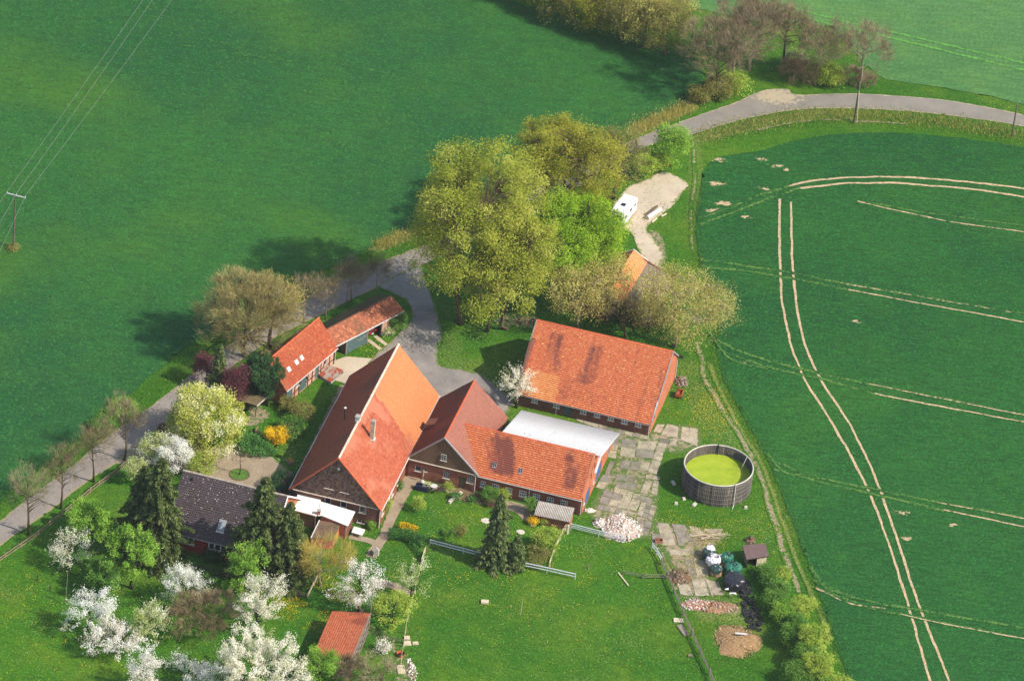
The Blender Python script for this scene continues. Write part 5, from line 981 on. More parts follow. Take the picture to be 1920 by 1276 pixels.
# orchard
OR = [('fruit_tree', 165, 1032, 8.6, 3.2, 'leaf_bright', 'bright green tree close to the lower wooden fence', .16, 60), ('fruit_tree', 130, 1066, 6.2, 3.1, 'blossom_cream', 'cream blossom tree leaning out below the bright green tree', .11, 34),
 ('fruit_tree', 247, 1102, 10.0, 3.5, 'leaf_bright', 'tall bright green tree left of the spruces in the orchard', .16, 64), ('fruit_tree', 190, 1118, 5.8, 2.6, 'leaf_green', 'low green tree left of the tall bright green one', .14, 60),
 ('fruit_tree', 342, 1136, 7.6, 3.9, 'blossom_white', 'white blossom tree below the windows of the brick house', .11, 46), ('fruit_tree', 166, 1192, 8.2, 3.4, 'blossom_white', 'tall ragged white blossom tree at the left of the orchard', .12, 46),
 ('fruit_tree', 214, 1224, 4.8, 3.7, 'blossom_pink', 'wide low pinkish blossom tree, below the ragged white one', .12, 50), ('fruit_tree', 274, 1198, 6.4, 2.9, 'blossom_lime', 'yellow green blossoming tree beside the low pinkish one', .12, 52),
 ('willow_tree', 458, 1124, 9.4, 2.7, 'leaf_bright', 'upright light green tree in front of the right spruces', .15, 44), ('fruit_tree', 478, 1194, 10.6, 3.4, 'blossom_cream', 'tall cream blossom tree above the largest white one', .12, 62),
 ('cherry_tree', 472, 1318, 10.4, 6.6, 'blossom_cream', 'largest white blossom tree at the bottom edge', .14, 66), ('fruit_tree', 264, 1296, 7.2, 2.6, 'blossom_pink', 'pinkish blossom tree cut by the bottom edge', .11, 50),
 ('fruit_tree', 336, 1256, 2.8, 1.2, 'blossom_white', 'tiny white blossom sapling left of the largest blossom tree', .1, 24), ('fruit_tree', 372, 1300, 5.2, 2.2, 'blossom_pink', 'small pale blossom tree at the foot of the largest one', .12, 50),
 ('fruit_tree', 597, 1290, 7.0, 2.7, 'leaf_bright', 'bright yellow green tree covering the lower corner of the orchard shed', .13, 56), ('fruit_tree', 672, 1146, 8.4, 3.3, 'blossom_pink', 'pale blossom tree above the orchard shed', .11, 46),
 ('fruit_tree', 768, 1122, 6.6, 2.3, 'blossom_lime', 'thin pale green tree at the wire fence', .11, 30), ('fruit_tree', 734, 1168, 5.4, 2.6, 'leaf_lime', 'low yellow green tree right of the orchard shed', .12, 54)]
for k, (nm, x, y, h, r, mt, lb, lf, per) in enumerate(OR):
    bl = 'blossom' in mt
    if bl: r *= .8; h *= .94; per *= .85
    elif mt == 'leaf_bright': r *= .88
    tree(nm, x, y, h, r, mt, lb, group='orchard trees', seed=80+k, base=.06 if bl else .12, n_limb=10, n_cl=int(26+6.2*r*r), per=int(per*1.2), leaf=lf*1.08, sig=.46, shell=.42, amp=.55 if bl else .4, spray=.7 if bl else .35, bark='bark_dark', lean=0)
tree('fruit_tree', 378, 1182, 5.6, 4.6, 'twig_brown', 'wide brown leafless fruit tree between the orchard blossoms', group='orchard trees', seed=101, base=.2, n_limb=14, n_cl=170, per=80, leaf=.024, sig=.6, kind='twig', shell=.4)
tree('willow_tree', 600, 1098, 8.2, 4.0, 'twig_yellow', 'thin yellowish bare tree below the mossy flat shed', seed=102, base=.25, n_limb=13, n_cl=110, per=70, leaf=.022, sig=.8, kind='twig', shell=.3, bark='bark_pale')
tree('elder_bush', 652, 1286, 5.4, 2.2, 'twig_brown', 'dark brown bare bush hiding the lower edge of the orchard shed roof', cat='shrub', seed=103, base=.05, n_limb=9, n_cl=80, per=70, leaf=.02, sig=.5, kind='twig')
tree('elder_bush', 712, 1300, 5.6, 3.6, 'twig_grey', 'wide greenish bare bush at the bottom, right of the orchard shed', cat='shrub', seed=104, base=.05, n_limb=12, n_cl=100, per=50, leaf=.018, sig=.65, kind='twig')
bush('small_shrub', 718, 1222, 2.2, .9, 'blossom_pink', 'tiny blossoming shrub beside the orchard shed', 105, per=18)
# garden shrubs
GS = [('forsythia_bush', 516, 834, 3.2, 1.7, 'forsythia', 'round golden forsythia on the lawn left of the largest barn', 60), ('garden_shrub', 548, 812, 2.4, 2.2, 'leaf_green', 'green shrub right above the golden forsythia', 50), ('garden_shrub', 562, 784, 2.6, 2.1, 'leaf_brown', 'brownish shrub in front of the half timbered doors', 36), ('garden_shrub', 540, 768, 2.0, 1.4, 'leaf_brown', 'small brownish shrub nearest the half timbered wall', 36),
 ('garden_hedge', 470, 840, 1.7, 2.1, 'leaf_hedge', 'rounded green hedge end beside the forecourt edge', 80), ('garden_hedge', 495, 846, 1.5, 1.6, 'leaf_hedge', 'green hedge bush right of the hedge end at the forecourt', 80), ('garden_hedge', 447, 832, 1.4, 1.4, 'leaf_hedge', 'green hedge bush under the magnolia by the forecourt', 70),
 ('dark_shrub', 534, 920, 3.2, 1.9, 'leaf_dark', 'dark shrub at the left corner of the largest barn', 80), ('garden_shrub', 1022, 1034, 4.2, 2.2, 'leaf_lime', 'round yellow green shrub beside the garden fence', 56), ('garden_shrub', 1005, 1052, 2.4, 1.8, 'leaf_brown', 'loose olive shrub below the round yellow green one', 30), ('forsythia_bush', 999, 981, 1.3, .7, 'forsythia', 'small yellow bush beside the striped lean-to', 40), ('garden_shrub', 1017, 982, 1.2, .7, 'leaf_lime', 'pale shrub right of the small yellow bush', 30),
 ('garden_shrub', 917, 938, 2.2, 1.3, 'leaf_green', 'leafy shrub under the first stable window', 50), ('garden_shrub', 940, 940, 2.2, .9, 'leaf_lime', 'bright shrub under the second stable window', 40), ('garden_shrub', 993, 962, 3.0, .8, 'leaf_green', 'climbing shrub left of the striped lean-to', 50), ('small_tree', 783, 958, 2.8, 1.1, 'leaf_lime', 'thin young tree on the lawn by the patio', 22),
 ('garden_shrub', 745, 618, 3.0, 1.6, 'leaf_green', 'green shrub at the right end of the carport', 56), ('garden_shrub', 727, 628, 1.4, 1.0, 'blossom_lime', 'pale flowering shrub in front of the carport', 30), ('garden_shrub', 855, 935, 1.0, .8, 'leaf_hedge', 'small grey green plant in the flower bed', 24), ('garden_shrub', 885, 940, .8, .6, 'leaf_hedge', 'small round plant at the bed edge', 20), ('garden_shrub', 922, 948, 1.2, .8, 'leaf_purple', 'rusty pink shrub in the flower bed', 24), ('garden_shrub', 842, 919, 1.3, .8, 'leaf_lime', 'spiky yellow green plant right of the patio table', 20),
 ('wall_vine', 722, 962, 2.8, .7, 'leaf_lime', 'bright climber on the sunny long wall of the largest barn', 40), ('wall_vine', 747, 918, 1.4, .7, 'leaf_green', 'green border plants along the largest barn wall', 30), ('garden_shrub', 697, 990, 1.2, .6, 'leaf_bright', 'green plant under the barn front window', 30), ('garden_shrub', 472, 768, 2.0, .9, 'leaf_green', 'green plant in front of the garden shelter', 30), ('garden_shrub', 405, 1046, 1.5, 1.6, 'leaf_dark', 'dark shrub under the long window of the brick house', 60), ('garden_shrub', 535, 1098, .8, 2.2, 'leaf_green', 'low green bed inside the little fenced plot', 40), ('garden_shrub', 560, 1092, .8, 1.6, 'leaf_green', 'green bed at the right end of the fenced plot', 40), ('garden_shrub', 860, 1000, 1.2, 1.0, 'leaf_brown', 'dull shrub by the metal rail left', 26), ('garden_shrub', 840, 1002, 1.0, .9, 'leaf_green', 'green shrub by the metal rail left', 26), ('garden_shrub', 800, 915, .9, .5, 'blossom_lime', 'pale plant tub on the patio', 26)]
for k, (nm, x, y, h, r, mt, lb, per) in enumerate(GS):
    bush(nm, x, y, h, r, mt, lb, 120+k, per=per, leaf=.09 if r < 1.3 else .11, sig=.24 if r < 1.3 else .32)
# clipped hedge under the barn garden, as one long thing
def hedge(name, pts, wd, H, mat, label, seed, flowers=None):
    rg = np.random.default_rng(seed); L = smooth(pxs(pts), 6); seg = np.r_[0, np.cumsum(np.linalg.norm(np.diff(L, axis=0), axis=1))]; c = L.mean(0); t = empty(name, (c[0], c[1], 0), 0, label, 'hedge')
    n = int(seg[-1]*wd*H*190); s = rg.random(n)*seg[-1]; q = np.stack([np.interp(s, seg, L[:, 0]), np.interp(s, seg, L[:, 1])], 1)-c; an = rg.random(n)*2*math.pi; rr = np.sqrt(rg.random(n))*.5+.5
    bump = .85+.3*fbm(s*.8, s*0, seed); C = np.column_stack([q+np.stack([np.cos(an), np.sin(an)], 1)*0, np.zeros(n)]); T = np.gradient(L, axis=0); tx = np.interp(s, seg, T[:, 0]); ty = np.interp(s, seg, T[:, 1]); l = np.hypot(tx, ty)
    off = np.cos(an)*rr*wd/2*bump; C[:, 0] += -ty/l*off; C[:, 1] += tx/l*off; C[:, 2] = np.clip(H*.52*bump+np.sin(an)*rr*H*.5*bump, .05, None)
    V, F = quads(C, rg.uniform(.06, .12, n), rg); obj('foliage', mesh_np('foliage', V, F, M[mat], {'tint': np.clip(rg.normal(.45, .22, n), 0, 1)}), t)
    m = MB()
    for k in range(int(seg[-1]/.8)): ss = .4+.8*k; m.tube([(np.interp(ss, seg, L[:, 0])-c[0], np.interp(ss, seg, L[:, 1])-c[1], 0), (np.interp(ss, seg, L[:, 0])-c[0], np.interp(ss, seg, L[:, 1])-c[1], H*.7)], .03, 4)
    o = m.build('stems', M['bark'], t); o['kind'] = 'stuff'
hedge('clipped_hedge', [(728, 1008), (750, 1008), (775, 1014), (798, 1024)], 2.0, 1.7, 'leaf_hedge', 'dark green clipped hedge at the left end of the metal rail', 5)
hedge('clipped_hedge', [(768, 1020), (780, 1032), (789, 1046)], .7, .9, 'leaf_hedge', 'narrow low hedge running down from the clipped hedge', 6)
hedge('forsythia_hedge', [(748, 992), (762, 992), (782, 1000)], 1.1, 1.3, 'forsythia', 'row of yellow forsythia behind the clipped hedge', 7)
# shrub belt right of the tyre heap
for k, (x, y, h, r, mt, lb) in enumerate(((1434, 1080, 2.2, 1.4, 'leaf_green', 'green bush just below the tiny brown roofed shed'), (1440, 1098, 3.2, 1.9, 'leaf_green', 'green bush, second down the belt below the tiny shed'), (1462, 1092, 3.0, 1.6, 'leaf_lime', 'yellowish bush on the track side of the belt'), (1450, 1140, 3.6, 2.0, 'leaf_lime', 'pale bush halfway down the belt'), (1472, 1165, 3.6, 2.1, 'leaf_bright', 'fresh green bush halfway down the belt'), (1502, 1158, 4.2, 2.0, 'leaf_lime', 'yellow green bush nearest the rut, halfway down the belt'), (1480, 1210, 4.4, 2.4, 'leaf_green', 'dark green bush in the lower belt'), (1518, 1225, 5.4, 2.9, 'leaf_lime', 'largest yellow green bush in the lower belt'), (1530, 1275, 5.0, 2.8, 'leaf_lime', 'yellow green bush at the bottom end of the belt'), (1492, 1282, 3.8, 2.4, 'leaf_green', 'darker bush at the bottom end of the belt'), (1575, 1310, 4.0, 2.4, 'leaf_lime', 'yellow bush cut by the bottom edge near the crop'), (1458, 1120, 3.0, 1.7, 'leaf_green', 'dark green bush filling the belt beside the pale one'), (1490, 1190, 3.8, 1.9, 'leaf_lime', 'yellow green bush filling the lower middle of the belt'), (1505, 1250, 4.2, 2.2, 'leaf_green', 'dark bush filling the belt above the bottom end'))):
    bush('belt_bush', x, y, h*.9, r*.86, mt if k % 3 else 'leaf_green', lb, 170+k, per=50, leaf=.12, group='bushes right of the tyre heap')
# top hedgerow and far trees
HR = [(930, -20, 8, 4, 'leaf_brown'), (985, -2, 7.5, 4, 'leaf_brown'), (1030, 22, 7.5, 4, 'leaf_brown'), (1075, 38, 8, 4.2, 'leaf_brown'), (1120, 54, 9, 4.4, 'leaf_olive'), (1165, 70, 10, 4.6, 'leaf_brown'), (1205, 84, 10, 4.6, 'leaf_bud'), (1245, 98, 10.5, 4.6, 'leaf_brown'), (1130, 25, 9, 4, 'leaf_olive'), (1200, 45, 10, 4, 'leaf_brown'), (1255, 55, 9, 4, 'leaf_bud')]
for k, (x, y, h, r, mt) in enumerate(HR):
    tree('hedgerow_tree', x, y+6, h, r, mt, ['first', 'second', 'third', 'fourth', 'fifth', 'sixth', 'seventh', 'eighth', 'upper', 'upper middle', 'upper right'][k]+' bushy tree of the far hedgerow, counted from the top edge', group='far hedgerow', seed=190+k, base=.05, n_limb=9, n_cl=100, per=44, leaf=.17, sig=.7, shell=.5)
FT = [(1334, 180, 15.5, 5.6, 'twig_red', 'bare tree at the corner of the grass field, leftmost of the far bare trees'), (1372, 152, 17, 6.0, 'twig_red', 'tall bare tree with pale trunk, second of the far bare trees'), (1404, 132, 16, 5.4, 'twig_red', 'bare tree right behind the tall pale one'), (1468, 128, 12.5, 4.0, 'twig_red', 'ivy trunked bare tree right of the field gate'), (1528, 160, 12, 3.8, 'twig_red', 'slim bare tree in the middle of the far bushes'), (1610, 166, 12.5, 4.6, 'twig_red', 'reddish bare tree at the upper road beside the pole')]
for k, (x, y, h, r, mt, lb) in enumerate(FT):
    tree('bare_tree', x, y, h, r, mt, lb, group='far bare trees', seed=210+k, base=.3 if k > 2 else .12, n_limb=14, n_cl=190 if k < 3 else 110, per=56, leaf=.026, sig=.95, kind='twig', shell=.3, trunk=.02, bark='bark_dark' if k in (0, 3) else 'bark_pale')
for k, (x, y, h, r, mt, lb) in enumerate(((1345, 182, 3.6, 2.4, 'leaf_brown', 'brown bush at the foot of the leftmost far bare tree'), (1375, 172, 3.2, 1.9, 'leaf_lime', 'lime bush at the foot of the far bare trees'), (1312, 190, 2.6, 1.5, 'leaf_brown', 'small bush at the tip of the grass field'), (1480, 152, 4.2, 2.4, 'twig_brown', 'dark bramble left in the far copse'), (1510, 156, 4., 2.4, 'twig_brown', 'dark bramble in the middle of the far copse'), (1555, 155, 3.4, 2.4, 'leaf_lime', 'bright bush in the far copse'), (1590, 158, 3.2, 2.2, 'twig_brown', 'dark bramble right in the far copse'), (1625, 160, 2.2, 1.6, 'twig_red', 'low bramble at the right end of the far copse'), (1490, 130, 3.6, 1.8, 'blossom_lime', 'pale flowering bush in the far copse'))):
    bush('copse_bush', x, y, h, r, mt, lb, 220+k, per=60, leaf=.02 if 'twig' in mt else .15, sig=.5, kind='twig' if 'twig' in mt else 'leaf')
bush('verge_bush', 225, 772, 1.2, 2.8, 'leaf_bright', 'patch of tall fresh weeds on the field side of the lane', 240, per=60, n_cl=60, cat='plant')
bush('verge_bush', 190, 800, 1.2, 2.2, 'leaf_green', 'green weeds further down the field side of the lane', 241, per=60, n_cl=50, cat='plant')

# ------------------------------------------------------------------ fences, rails, poles
def fence(name, label, pts, post_h=1.1, step=None, rails=(.45, .95), post=(.13, .13), rail=(.05, .12), mat='wood_fence', metal=False, sag=.03, rail_mat=None, seed=0):
    """posts and rails between the given ground pixels; each post and rail its own part"""
    W = pxs(pts); o = W.mean(0); t = empty(name, (o[0], o[1], 0), 0, label, 'fence'); rg = np.random.default_rng(seed)
    P = []
    for a, b in zip(W[:-1], W[1:]):
        L = np.linalg.norm(b-a); n = max(1, int(round(L/(step or L)))); P += [lerp(a, b, k/n) for k in range(n)]
    P.append(W[-1]); P = [p-o for p in P]; hs = [post_h*rg.uniform(.93, 1.08) for _ in P]
    for p, h in zip(P, hs):
        if metal: MB().tube([(p[0], p[1], -.1), (p[0], p[1], h)], post[0]/2, 7).build('post', M[mat], t)
        else: MB().box((p[0], p[1], h/2-.05), (post[0], post[1], h+.1), rg.random(), .9).build('post', M[mat], t)
    for a, b in zip(P[:-1], P[1:]):
        for z in rails:
            q = rg.normal(0, sag, 2)
            if metal: MB().tube([(a[0], a[1], z), (b[0], b[1], z)], rail[0]/2, 7).build('rail', M[rail_mat or mat], t)
            else: d = b-a; d = d/max(np.linalg.norm(d), 1e-6); nn = np.array([d[1], -d[0]])*post[0]*.55; MB().bar((a[0]+nn[0]-d[0]*.05, a[1]+nn[1]-d[1]*.05, z+q[0]), (b[0]+nn[0]+d[0]*.05, b[1]+nn[1]+d[1]*.05, z+q[1]), rail[0], rail[1]).build('rail', M[rail_mat or mat], t)
    return t
fence('wooden_fence', 'brown wooden two rail fence between the lane and the orchard', [(-30, 1074), (10, 1046), (40, 1026), (72, 1004), (98, 982), (118, 966), (152, 938), (169, 924), (186, 911), (203, 899), (221, 886), (237, 872)], 1.05, 3.0, rail=(.06, .16), post=(.17, .17))
fence('metal_rail', 'pale metal two pipe rail on the left below the barn garden', [(806, 1022), (868, 1038), (915, 1050)], 1.15, 5.4, (.6, 1.08), (.12, .12), (.17, .17), 'white_metal', True)
fence('metal_rail', 'pale metal two pipe rail right of the garden spruce', [(968, 1062), (1025, 1074), (1078, 1086)], 1.15, 4.6, (.6, 1.08), (.12, .12), (.17, .17), 'white_metal', True)
fence('metal_rail', 'short stretch of metal rail behind the garden spruce', [(915, 1050), (968, 1062)], 1.1, 4.6, (.6, 1.05), (.1, .1), (.13, .13), 'grey_pipe', True)
fence('metal_gate', 'white metal gate in front of the rubble heap', [(1070, 993), (1122, 1006), (1170, 1016)], 1.25, 4.4, (.55, .85, 1.18), (.13, .13), (.13, .13), 'white_metal', True)
fence('wooden_fence', 'short pale wooden fence from the white post down to the metal rail', [(1060, 994), (1050, 1012), (1040, 1034), (1030, 1064)], 1.1, 3.0, mat='wood_pale', rail=(.06, .2))
tag(MB().box((*p2(1064, 1000), .8), (.35, .35, 1.7), .4, .9).build('gate_post', M['concrete_wall']), 'thick white gate post at the corner of the striped lean-to', 'post')
fence('metal_rail', 'bent metal rail at the top of the slab yard', [(1222, 1028), (1231, 1040), (1240, 1056)], 1.15, 3.2, (.55, 1.05), (.12, .12), (.15, .15), 'white_metal', True)
fence('wooden_fence', 'long weathered pasture fence running down beside the manure heap', [(1240, 1058), (1251, 1082), (1264, 1112), (1281, 1152), (1297, 1190), (1313, 1226), (1330, 1264), (1348, 1304)], 1.2, None, (.5, .85, 1.1), (.2, .2), (.06, .12), 'wood_grey')
fence('wooden_fence', 'low wooden cross fence left of the pasture fence', [(1205, 1084), (1250, 1084)], 1.0, 4, (.4, .8), (.2, .2), (.06, .1), 'wood_grey')
fence('wooden_fence', 'thin rails between the dandelions and the low cross fence', [(1168, 1076), (1205, 1084)], .8, 3.5, (.4, .7), (.1, .1), (.05, .08), 'wood_grey')
fence('board_fence', 'pale boards at the lower end of the narrow low hedge', [(797, 1036), (790, 1058)], 1.1, 1.3, (.3, .6, .9), (.14, .14), (.05, .24), 'wood_pale')
fence('garden_fence', 'low rail fence round the little plot below the spruces, lower side', [(500, 1096), (540, 1108), (576, 1120)], .8, 2.5, (.25, .5, .75), (.12, .12), (.05, .14), 'wood_fence')
fence('garden_fence', 'low pale fence round the little plot below the spruces, right side', [(576, 1120), (588, 1096), (601, 1072)], .8, 2.5, (.25, .5, .75), (.1, .1), (.05, .12), 'wood_pale')
fence('garden_fence', 'dark rail fence under the windows of the brick house', [(292, 1046), (336, 1056), (372, 1066), (428, 1078)], .8, 3, (.3, .65), (.12, .12), (.05, .12), 'timber')
fence('wire_fence', 'thin post and wire fence beside the right orchard trees', [(792, 1058), (778, 1112), (764, 1164), (757, 1212), (752, 1246)], 1.15, 3.2, (.5, 1.0), (.12, .12), (.025, .025), 'wood_pale')
fence('wire_fence', 'short fence from the orchard shed to the wire fence', [(715, 1195), (757, 1206)], .9, 2.5, (.4, .75), (.13, .13), (.05, .07), 'wood_grey')
for k, (x, y, h) in enumerate(((70, 1088, 1.1), (94, 1108, 1.1), (1103, 1066, .9), (959, 1068, 1.0))):
    p = p2(x, y); tag(MB().box((p[0], p[1], h/2-.05), (.16, .16, h+.1), .3*k, .9).build('fence_post', M['timber' if k < 2 else 'wood_grey']), ['short dark post in the orchard grass, upper of two', 'short dark post in the orchard grass, lower of two', 'lone short post in the dandelion meadow', 'lone post under the small spruce'][k], 'post')
for k, (x, y, h, r) in enumerate(((123, 1130, 6.2, .05), (976, 1152, 3.4, .04), (691, 1186, 6.6, .04), (133, 920, 3.4, .04))):
    p = p2(x, y); tag(MB().tube([(p[0], p[1], -.1), (p[0]+.1, p[1], h)], [r*1.2, r*.8], 6).build('thin_pole', M['wood_pale' if k else 'bark_pale']), ['tall thin pole standing in the orchard', 'thin stake standing alone in the meadow', 'tall thin pole at the corner of the orchard shed', 'thin marker post beside the lane'][k], 'pole')
# board lying in the grass and the like
def plank(name, label, a, b, wd, ht, mat, cat='board', z=.14): pa, pb = px(*a), px(*b); tag(MB().bar((pa[0], pa[1], z), (pb[0], pb[1], z), wd, ht).build(name, M[mat]), label, cat)
plank('plank', 'pale plank lying in the meadow left of the cross fence', (1159, 1074), (1178, 1098), .2, .1, 'wood_pale')
plank('metal_trough', 'small pale trough lying alone in the meadow', (902, 1129), (916, 1130), .7, .35, 'wood_pale', 'trough', .2)
plank('board_pallet', 'two pale boards beside the pasture fence, upper', (1263, 1163), (1281, 1164), 1.0, .12, 'wood_pale')
plank('board_pallet', 'grey board beside the pasture fence, lower', (1273, 1172), (1288, 1192), .9, .12, 'wood_grey')
plank('stone_slab', 'pale slab in the grass near the bottom of the pasture', (1290, 1229), (1298, 1229), .5, .12, 'wood_grey')
plank('white_board', 'white board lying on the manure heap', (1377, 1196), (1400, 1198), .3, .12, 'white_pipe', z=1.0)
# utility pole on the left with its three wires
pb = px(25, 466); t = empty('power_pole', (pb[0], pb[1], 0), 0, 'wooden power pole with pale crossarm standing in the left field', 'pole')
HP = 10.3; MB().tube([(0, 0, -.2), (0, 0, HP)], [.17, .12], 8).build('pole', M['pole'], t)
ca = px(13, 362, HP+.15)-np.array([pb[0], pb[1], 0]); cb = px(48, 371, HP+.15)-np.array([pb[0], pb[1], 0])
MB().bar(ca, cb, .14, .16).build('crossarm', M['white_pipe'], t)
ins = [lerp(ca, cb, .02), lerp(ca, cb, .5), lerp(ca, cb, .98)]
for p in ins: MB().tube([(p[0], p[1], p[2]), (p[0], p[1], p[2]+.35)], [.07, .05], 6).build('insulator', M['white_pipe'], t)
far = [px(268, -10, 11.), px(286, -10, 11.), px(322, -10, 11.)]; nearp = [px(-95, 520, 10.5), px(-60, 520, 10.5), px(-25, 520, 10.5)]
for k in range(3):
    a = ins[k]+np.array([pb[0], pb[1], .38])
    for e, nm in ((far[k], 'upper'), (nearp[k], 'lower')):
        e = a+(e-a)*(2.2 if nm == 'upper' else 1.6); L = np.linalg.norm(e-a); pts = [lerp(a, e, q)-np.array([0, 0, 4*q*(1-q)*L*.008]) for q in np.linspace(0, 1, 14)]
        tag(MB().tube(pts, .016, 4).build('power_wire', M['grey_pipe']), ['left', 'middle', 'right'][k]+' power wire running from the crossarm to the '+nm+' edge', 'wire', 'power wires')
bush('dry_grass_tuft', 25, 468, .6, .75, 'leaf_brown', 'tuft of dry grass round the power pole foot', 260, per=26, cat='plant')
for k, (x, y, h, lb) in enumerate(((1601, 230, 8.2, 'wooden pole below the curve of the upper road'), (1897, 256, 6.6, 'wooden pole at the right edge below the upper road'))):
    p = px(x, y); t = empty('roadside_pole', (p[0], p[1], 0), 0, lb, 'pole'); MB().tube([(0, 0, -.2), (0, 0, h)], [.16, .11], 8).build('pole', M['pole'], t); MB().tube([(0, 0, h), (0, 0, h+.2)], [.09, .02], 6).build('pole_cap', M['grey_pipe'], t)
    if k == 0: MB().tube([(.5, -.4, 0), (.08, 0, h*.8)], .08, 6).build('strut', M['wood_pale'], t)
tag(MB().box((*p2(1488, 152), .6), (.14, .14, 1.3)).build('marker_post', M['white_pipe']), 'small white post in the far copse', 'post')

# ------------------------------------------------------------------ slab yards: every slab its own piece
tag(sheet('yard_base', smooth(pxs([(1085, 782), (1150, 792), (1215, 808), (1250, 795), (1308, 800), (1312, 838), (1270, 850), (1245, 850), (1238, 890), (1236, 930), (1230, 975), (1215, 1008), (1190, 1008), (1110, 975), (1112, 940), (1140, 880), (1150, 850), (1100, 815)]), 3, True), .4, .035, M['patio'], lambda Q, s_: {'edge': .56+sstep(-1.2, 0, s_)*.4}, (.3, .6)), 'weedy dirt under the broken slab yard')
tag(sheet('yard_base', smooth(pxs([(1226, 980), (1270, 985), (1355, 995), (1350, 1020), (1320, 1060), (1360, 1110), (1300, 1118), (1275, 1110), (1262, 1070), (1240, 1030)]), 3, True), .4, .036, M['patio'], lambda Q, s_: {'edge': .44+sstep(-1.2, 0, s_)*.5}, (.3, .6)), 'weedy dirt under the slabs beside the bales')
yard = empty('slab_yard', (*p2(1190, 890), 0)); tag(yard, 'broken concrete slab yard between the wing and the tank', kind='structure')
def Z6(a, b): return (a/4.5575+1080, b/4.5575+760)
def Z7(a, b): return (a/4.252+1180, b/4.252+960)
yo = p2(1190, 890); rs = random.Random(4)
def slabs(root, ro, quad, rows, cols, gap=.045, jit=.07, conv=Z6):
    Q = [p2(*conv(*q)) for q in quad]
    for i in range(rows):
        for j in range(cols):
            c = []
            for u, v in ((j/cols, i/rows), ((j+1)/cols, i/rows), ((j+1)/cols, (i+1)/rows), (j/cols, (i+1)/rows)):
                p = lerp(lerp(Q[0], Q[1], u), lerp(Q[3], Q[2], u), v); c.append(p)
            m = np.mean(c, 0); poly = []
            n = len(c)
            for k in range(n):
                a = c[k]; d = m-a; d = d/np.linalg.norm(d); a = a+d*(gap*1.5)+np.array([rs.uniform(-jit, jit), rs.uniform(-jit, jit)]); b = c[(k+1) % n]
                poly.append(a); e = m-b; e = e/np.linalg.norm(e); b2 = b+e*gap*1.5; mid = lerp(a, b2, rs.uniform(.35, .65))+np.array([rs.uniform(-jit, jit), rs.uniform(-jit, jit)])*.6; poly.append(mid)
            area = sum(poly[k][0]*poly[(k+1) % len(poly)][1]-poly[(k+1) % len(poly)][0]*poly[k][1] for k in range(len(poly)))
            if area < 0: poly = poly[::-1]
            z = .085+rs.uniform(-.02, .03); MB().prism([p-ro for p in poly], -.05, z).build('slab', M['slab'] if rs.random() < .62 else M['slab_grey'], root)
B = [([(290, 240), (370, 255), (340, 460), (265, 440)], 3, 1), ([(395, 275), (520, 295), (500, 450), (375, 430)], 2, 1), ([(530, 300), (690, 310), (650, 455), (505, 440)], 2, 1), ([(720, 280), (790, 290), (690, 590), (610, 570)], 8, 1), ([(800, 285), (870, 290), (850, 350), (790, 345)], 1, 1), ([(780, 155), (880, 180), (870, 280), (720, 255)], 1, 1), ([(900, 180), (1040, 200), (1035, 355), (890, 290)], 1, 2), ([(690, 160), (760, 165), (715, 240), (660, 225)], 1, 1), ([(390, 470), (640, 490), (615, 560), (370, 545)], 1, 3), ([(345, 580), (520, 610), (500, 655), (330, 640)], 1, 2), ([(350, 650), (520, 670), (510, 725), (330, 700)], 1, 1), ([(590, 640), (650, 650), (610, 760), (550, 745)], 1, 1), ([(670, 640), (715, 650), (690, 770), (635, 750)], 2, 1), ([(600, 590), (720, 610), (715, 640), (590, 625)], 1, 2), ([(335, 695), (660, 800), (640, 840), (320, 740)], 1, 6), ([(240, 700), (320, 725), (560, 815), (510, 900)], 1, 1) if 0 else ([(245, 710), (560, 815), (510, 905), (190, 835)], 2, 4), ([(560, 820), (690, 860), (650, 990), (520, 930)], 3, 3), ([(190, 845), (500, 915), (480, 950), (180, 890)], 1, 6), ([(520, 945), (650, 1000), (620, 1110), (520, 1110)], 2, 2), ([(230, 590), (330, 600), (230, 720), (165, 700)], 2, 1), ([(290, 470), (330, 480), (280, 600), (240, 590)], 1, 1), ([(0, 90), (330, 210), (320, 240), (0, 130)], 1, 5), ([(360, 205), (620, 262), (600, 290), (350, 240)], 1, 4)]
for q, r_, c_ in B: slabs(yard, yo, q, r_, c_)
yard2 = empty('slab_yard', (*p2(1290, 1070), 0)); tag(yard2, 'broken concrete slabs beside the silage bales', kind='structure'); y2 = p2(1290, 1070)
for q in ([(690, 995), (795, 1008), (855, 1190), (735, 1195)], [(815, 1010), (930, 1020), (1000, 1150), (880, 1200)]): slabs(yard2, y2, q, 1, 1)
for q in ([(950, 1030), (1060, 1045), (1110, 1110), (1010, 1140)], [(1085, 1045), (1260, 1060), (1240, 1090), (1110, 1090)]): slabs(yard2, y2, q, 1, 1, .12, .2)
slabs(yard2, y2, [(650, 1090), (720, 1100), (740, 1190), (650, 1180)], 1, 1)
for q in ([(310, 300), (500, 285), (490, 345), (330, 345)], [(430, 365), (490, 370), (530, 520), (480, 520)], [(505, 365), (600, 380), (640, 500), (545, 515)], [(490, 528), (590, 526), (640, 672), (520, 672)], [(605, 530), (720, 560), (755, 660), (650, 666)], [(370, 560), (470, 560), (510, 665), (400, 660)]): slabs(yard2, y2, q, 1, 1, .1, .15, Z7)
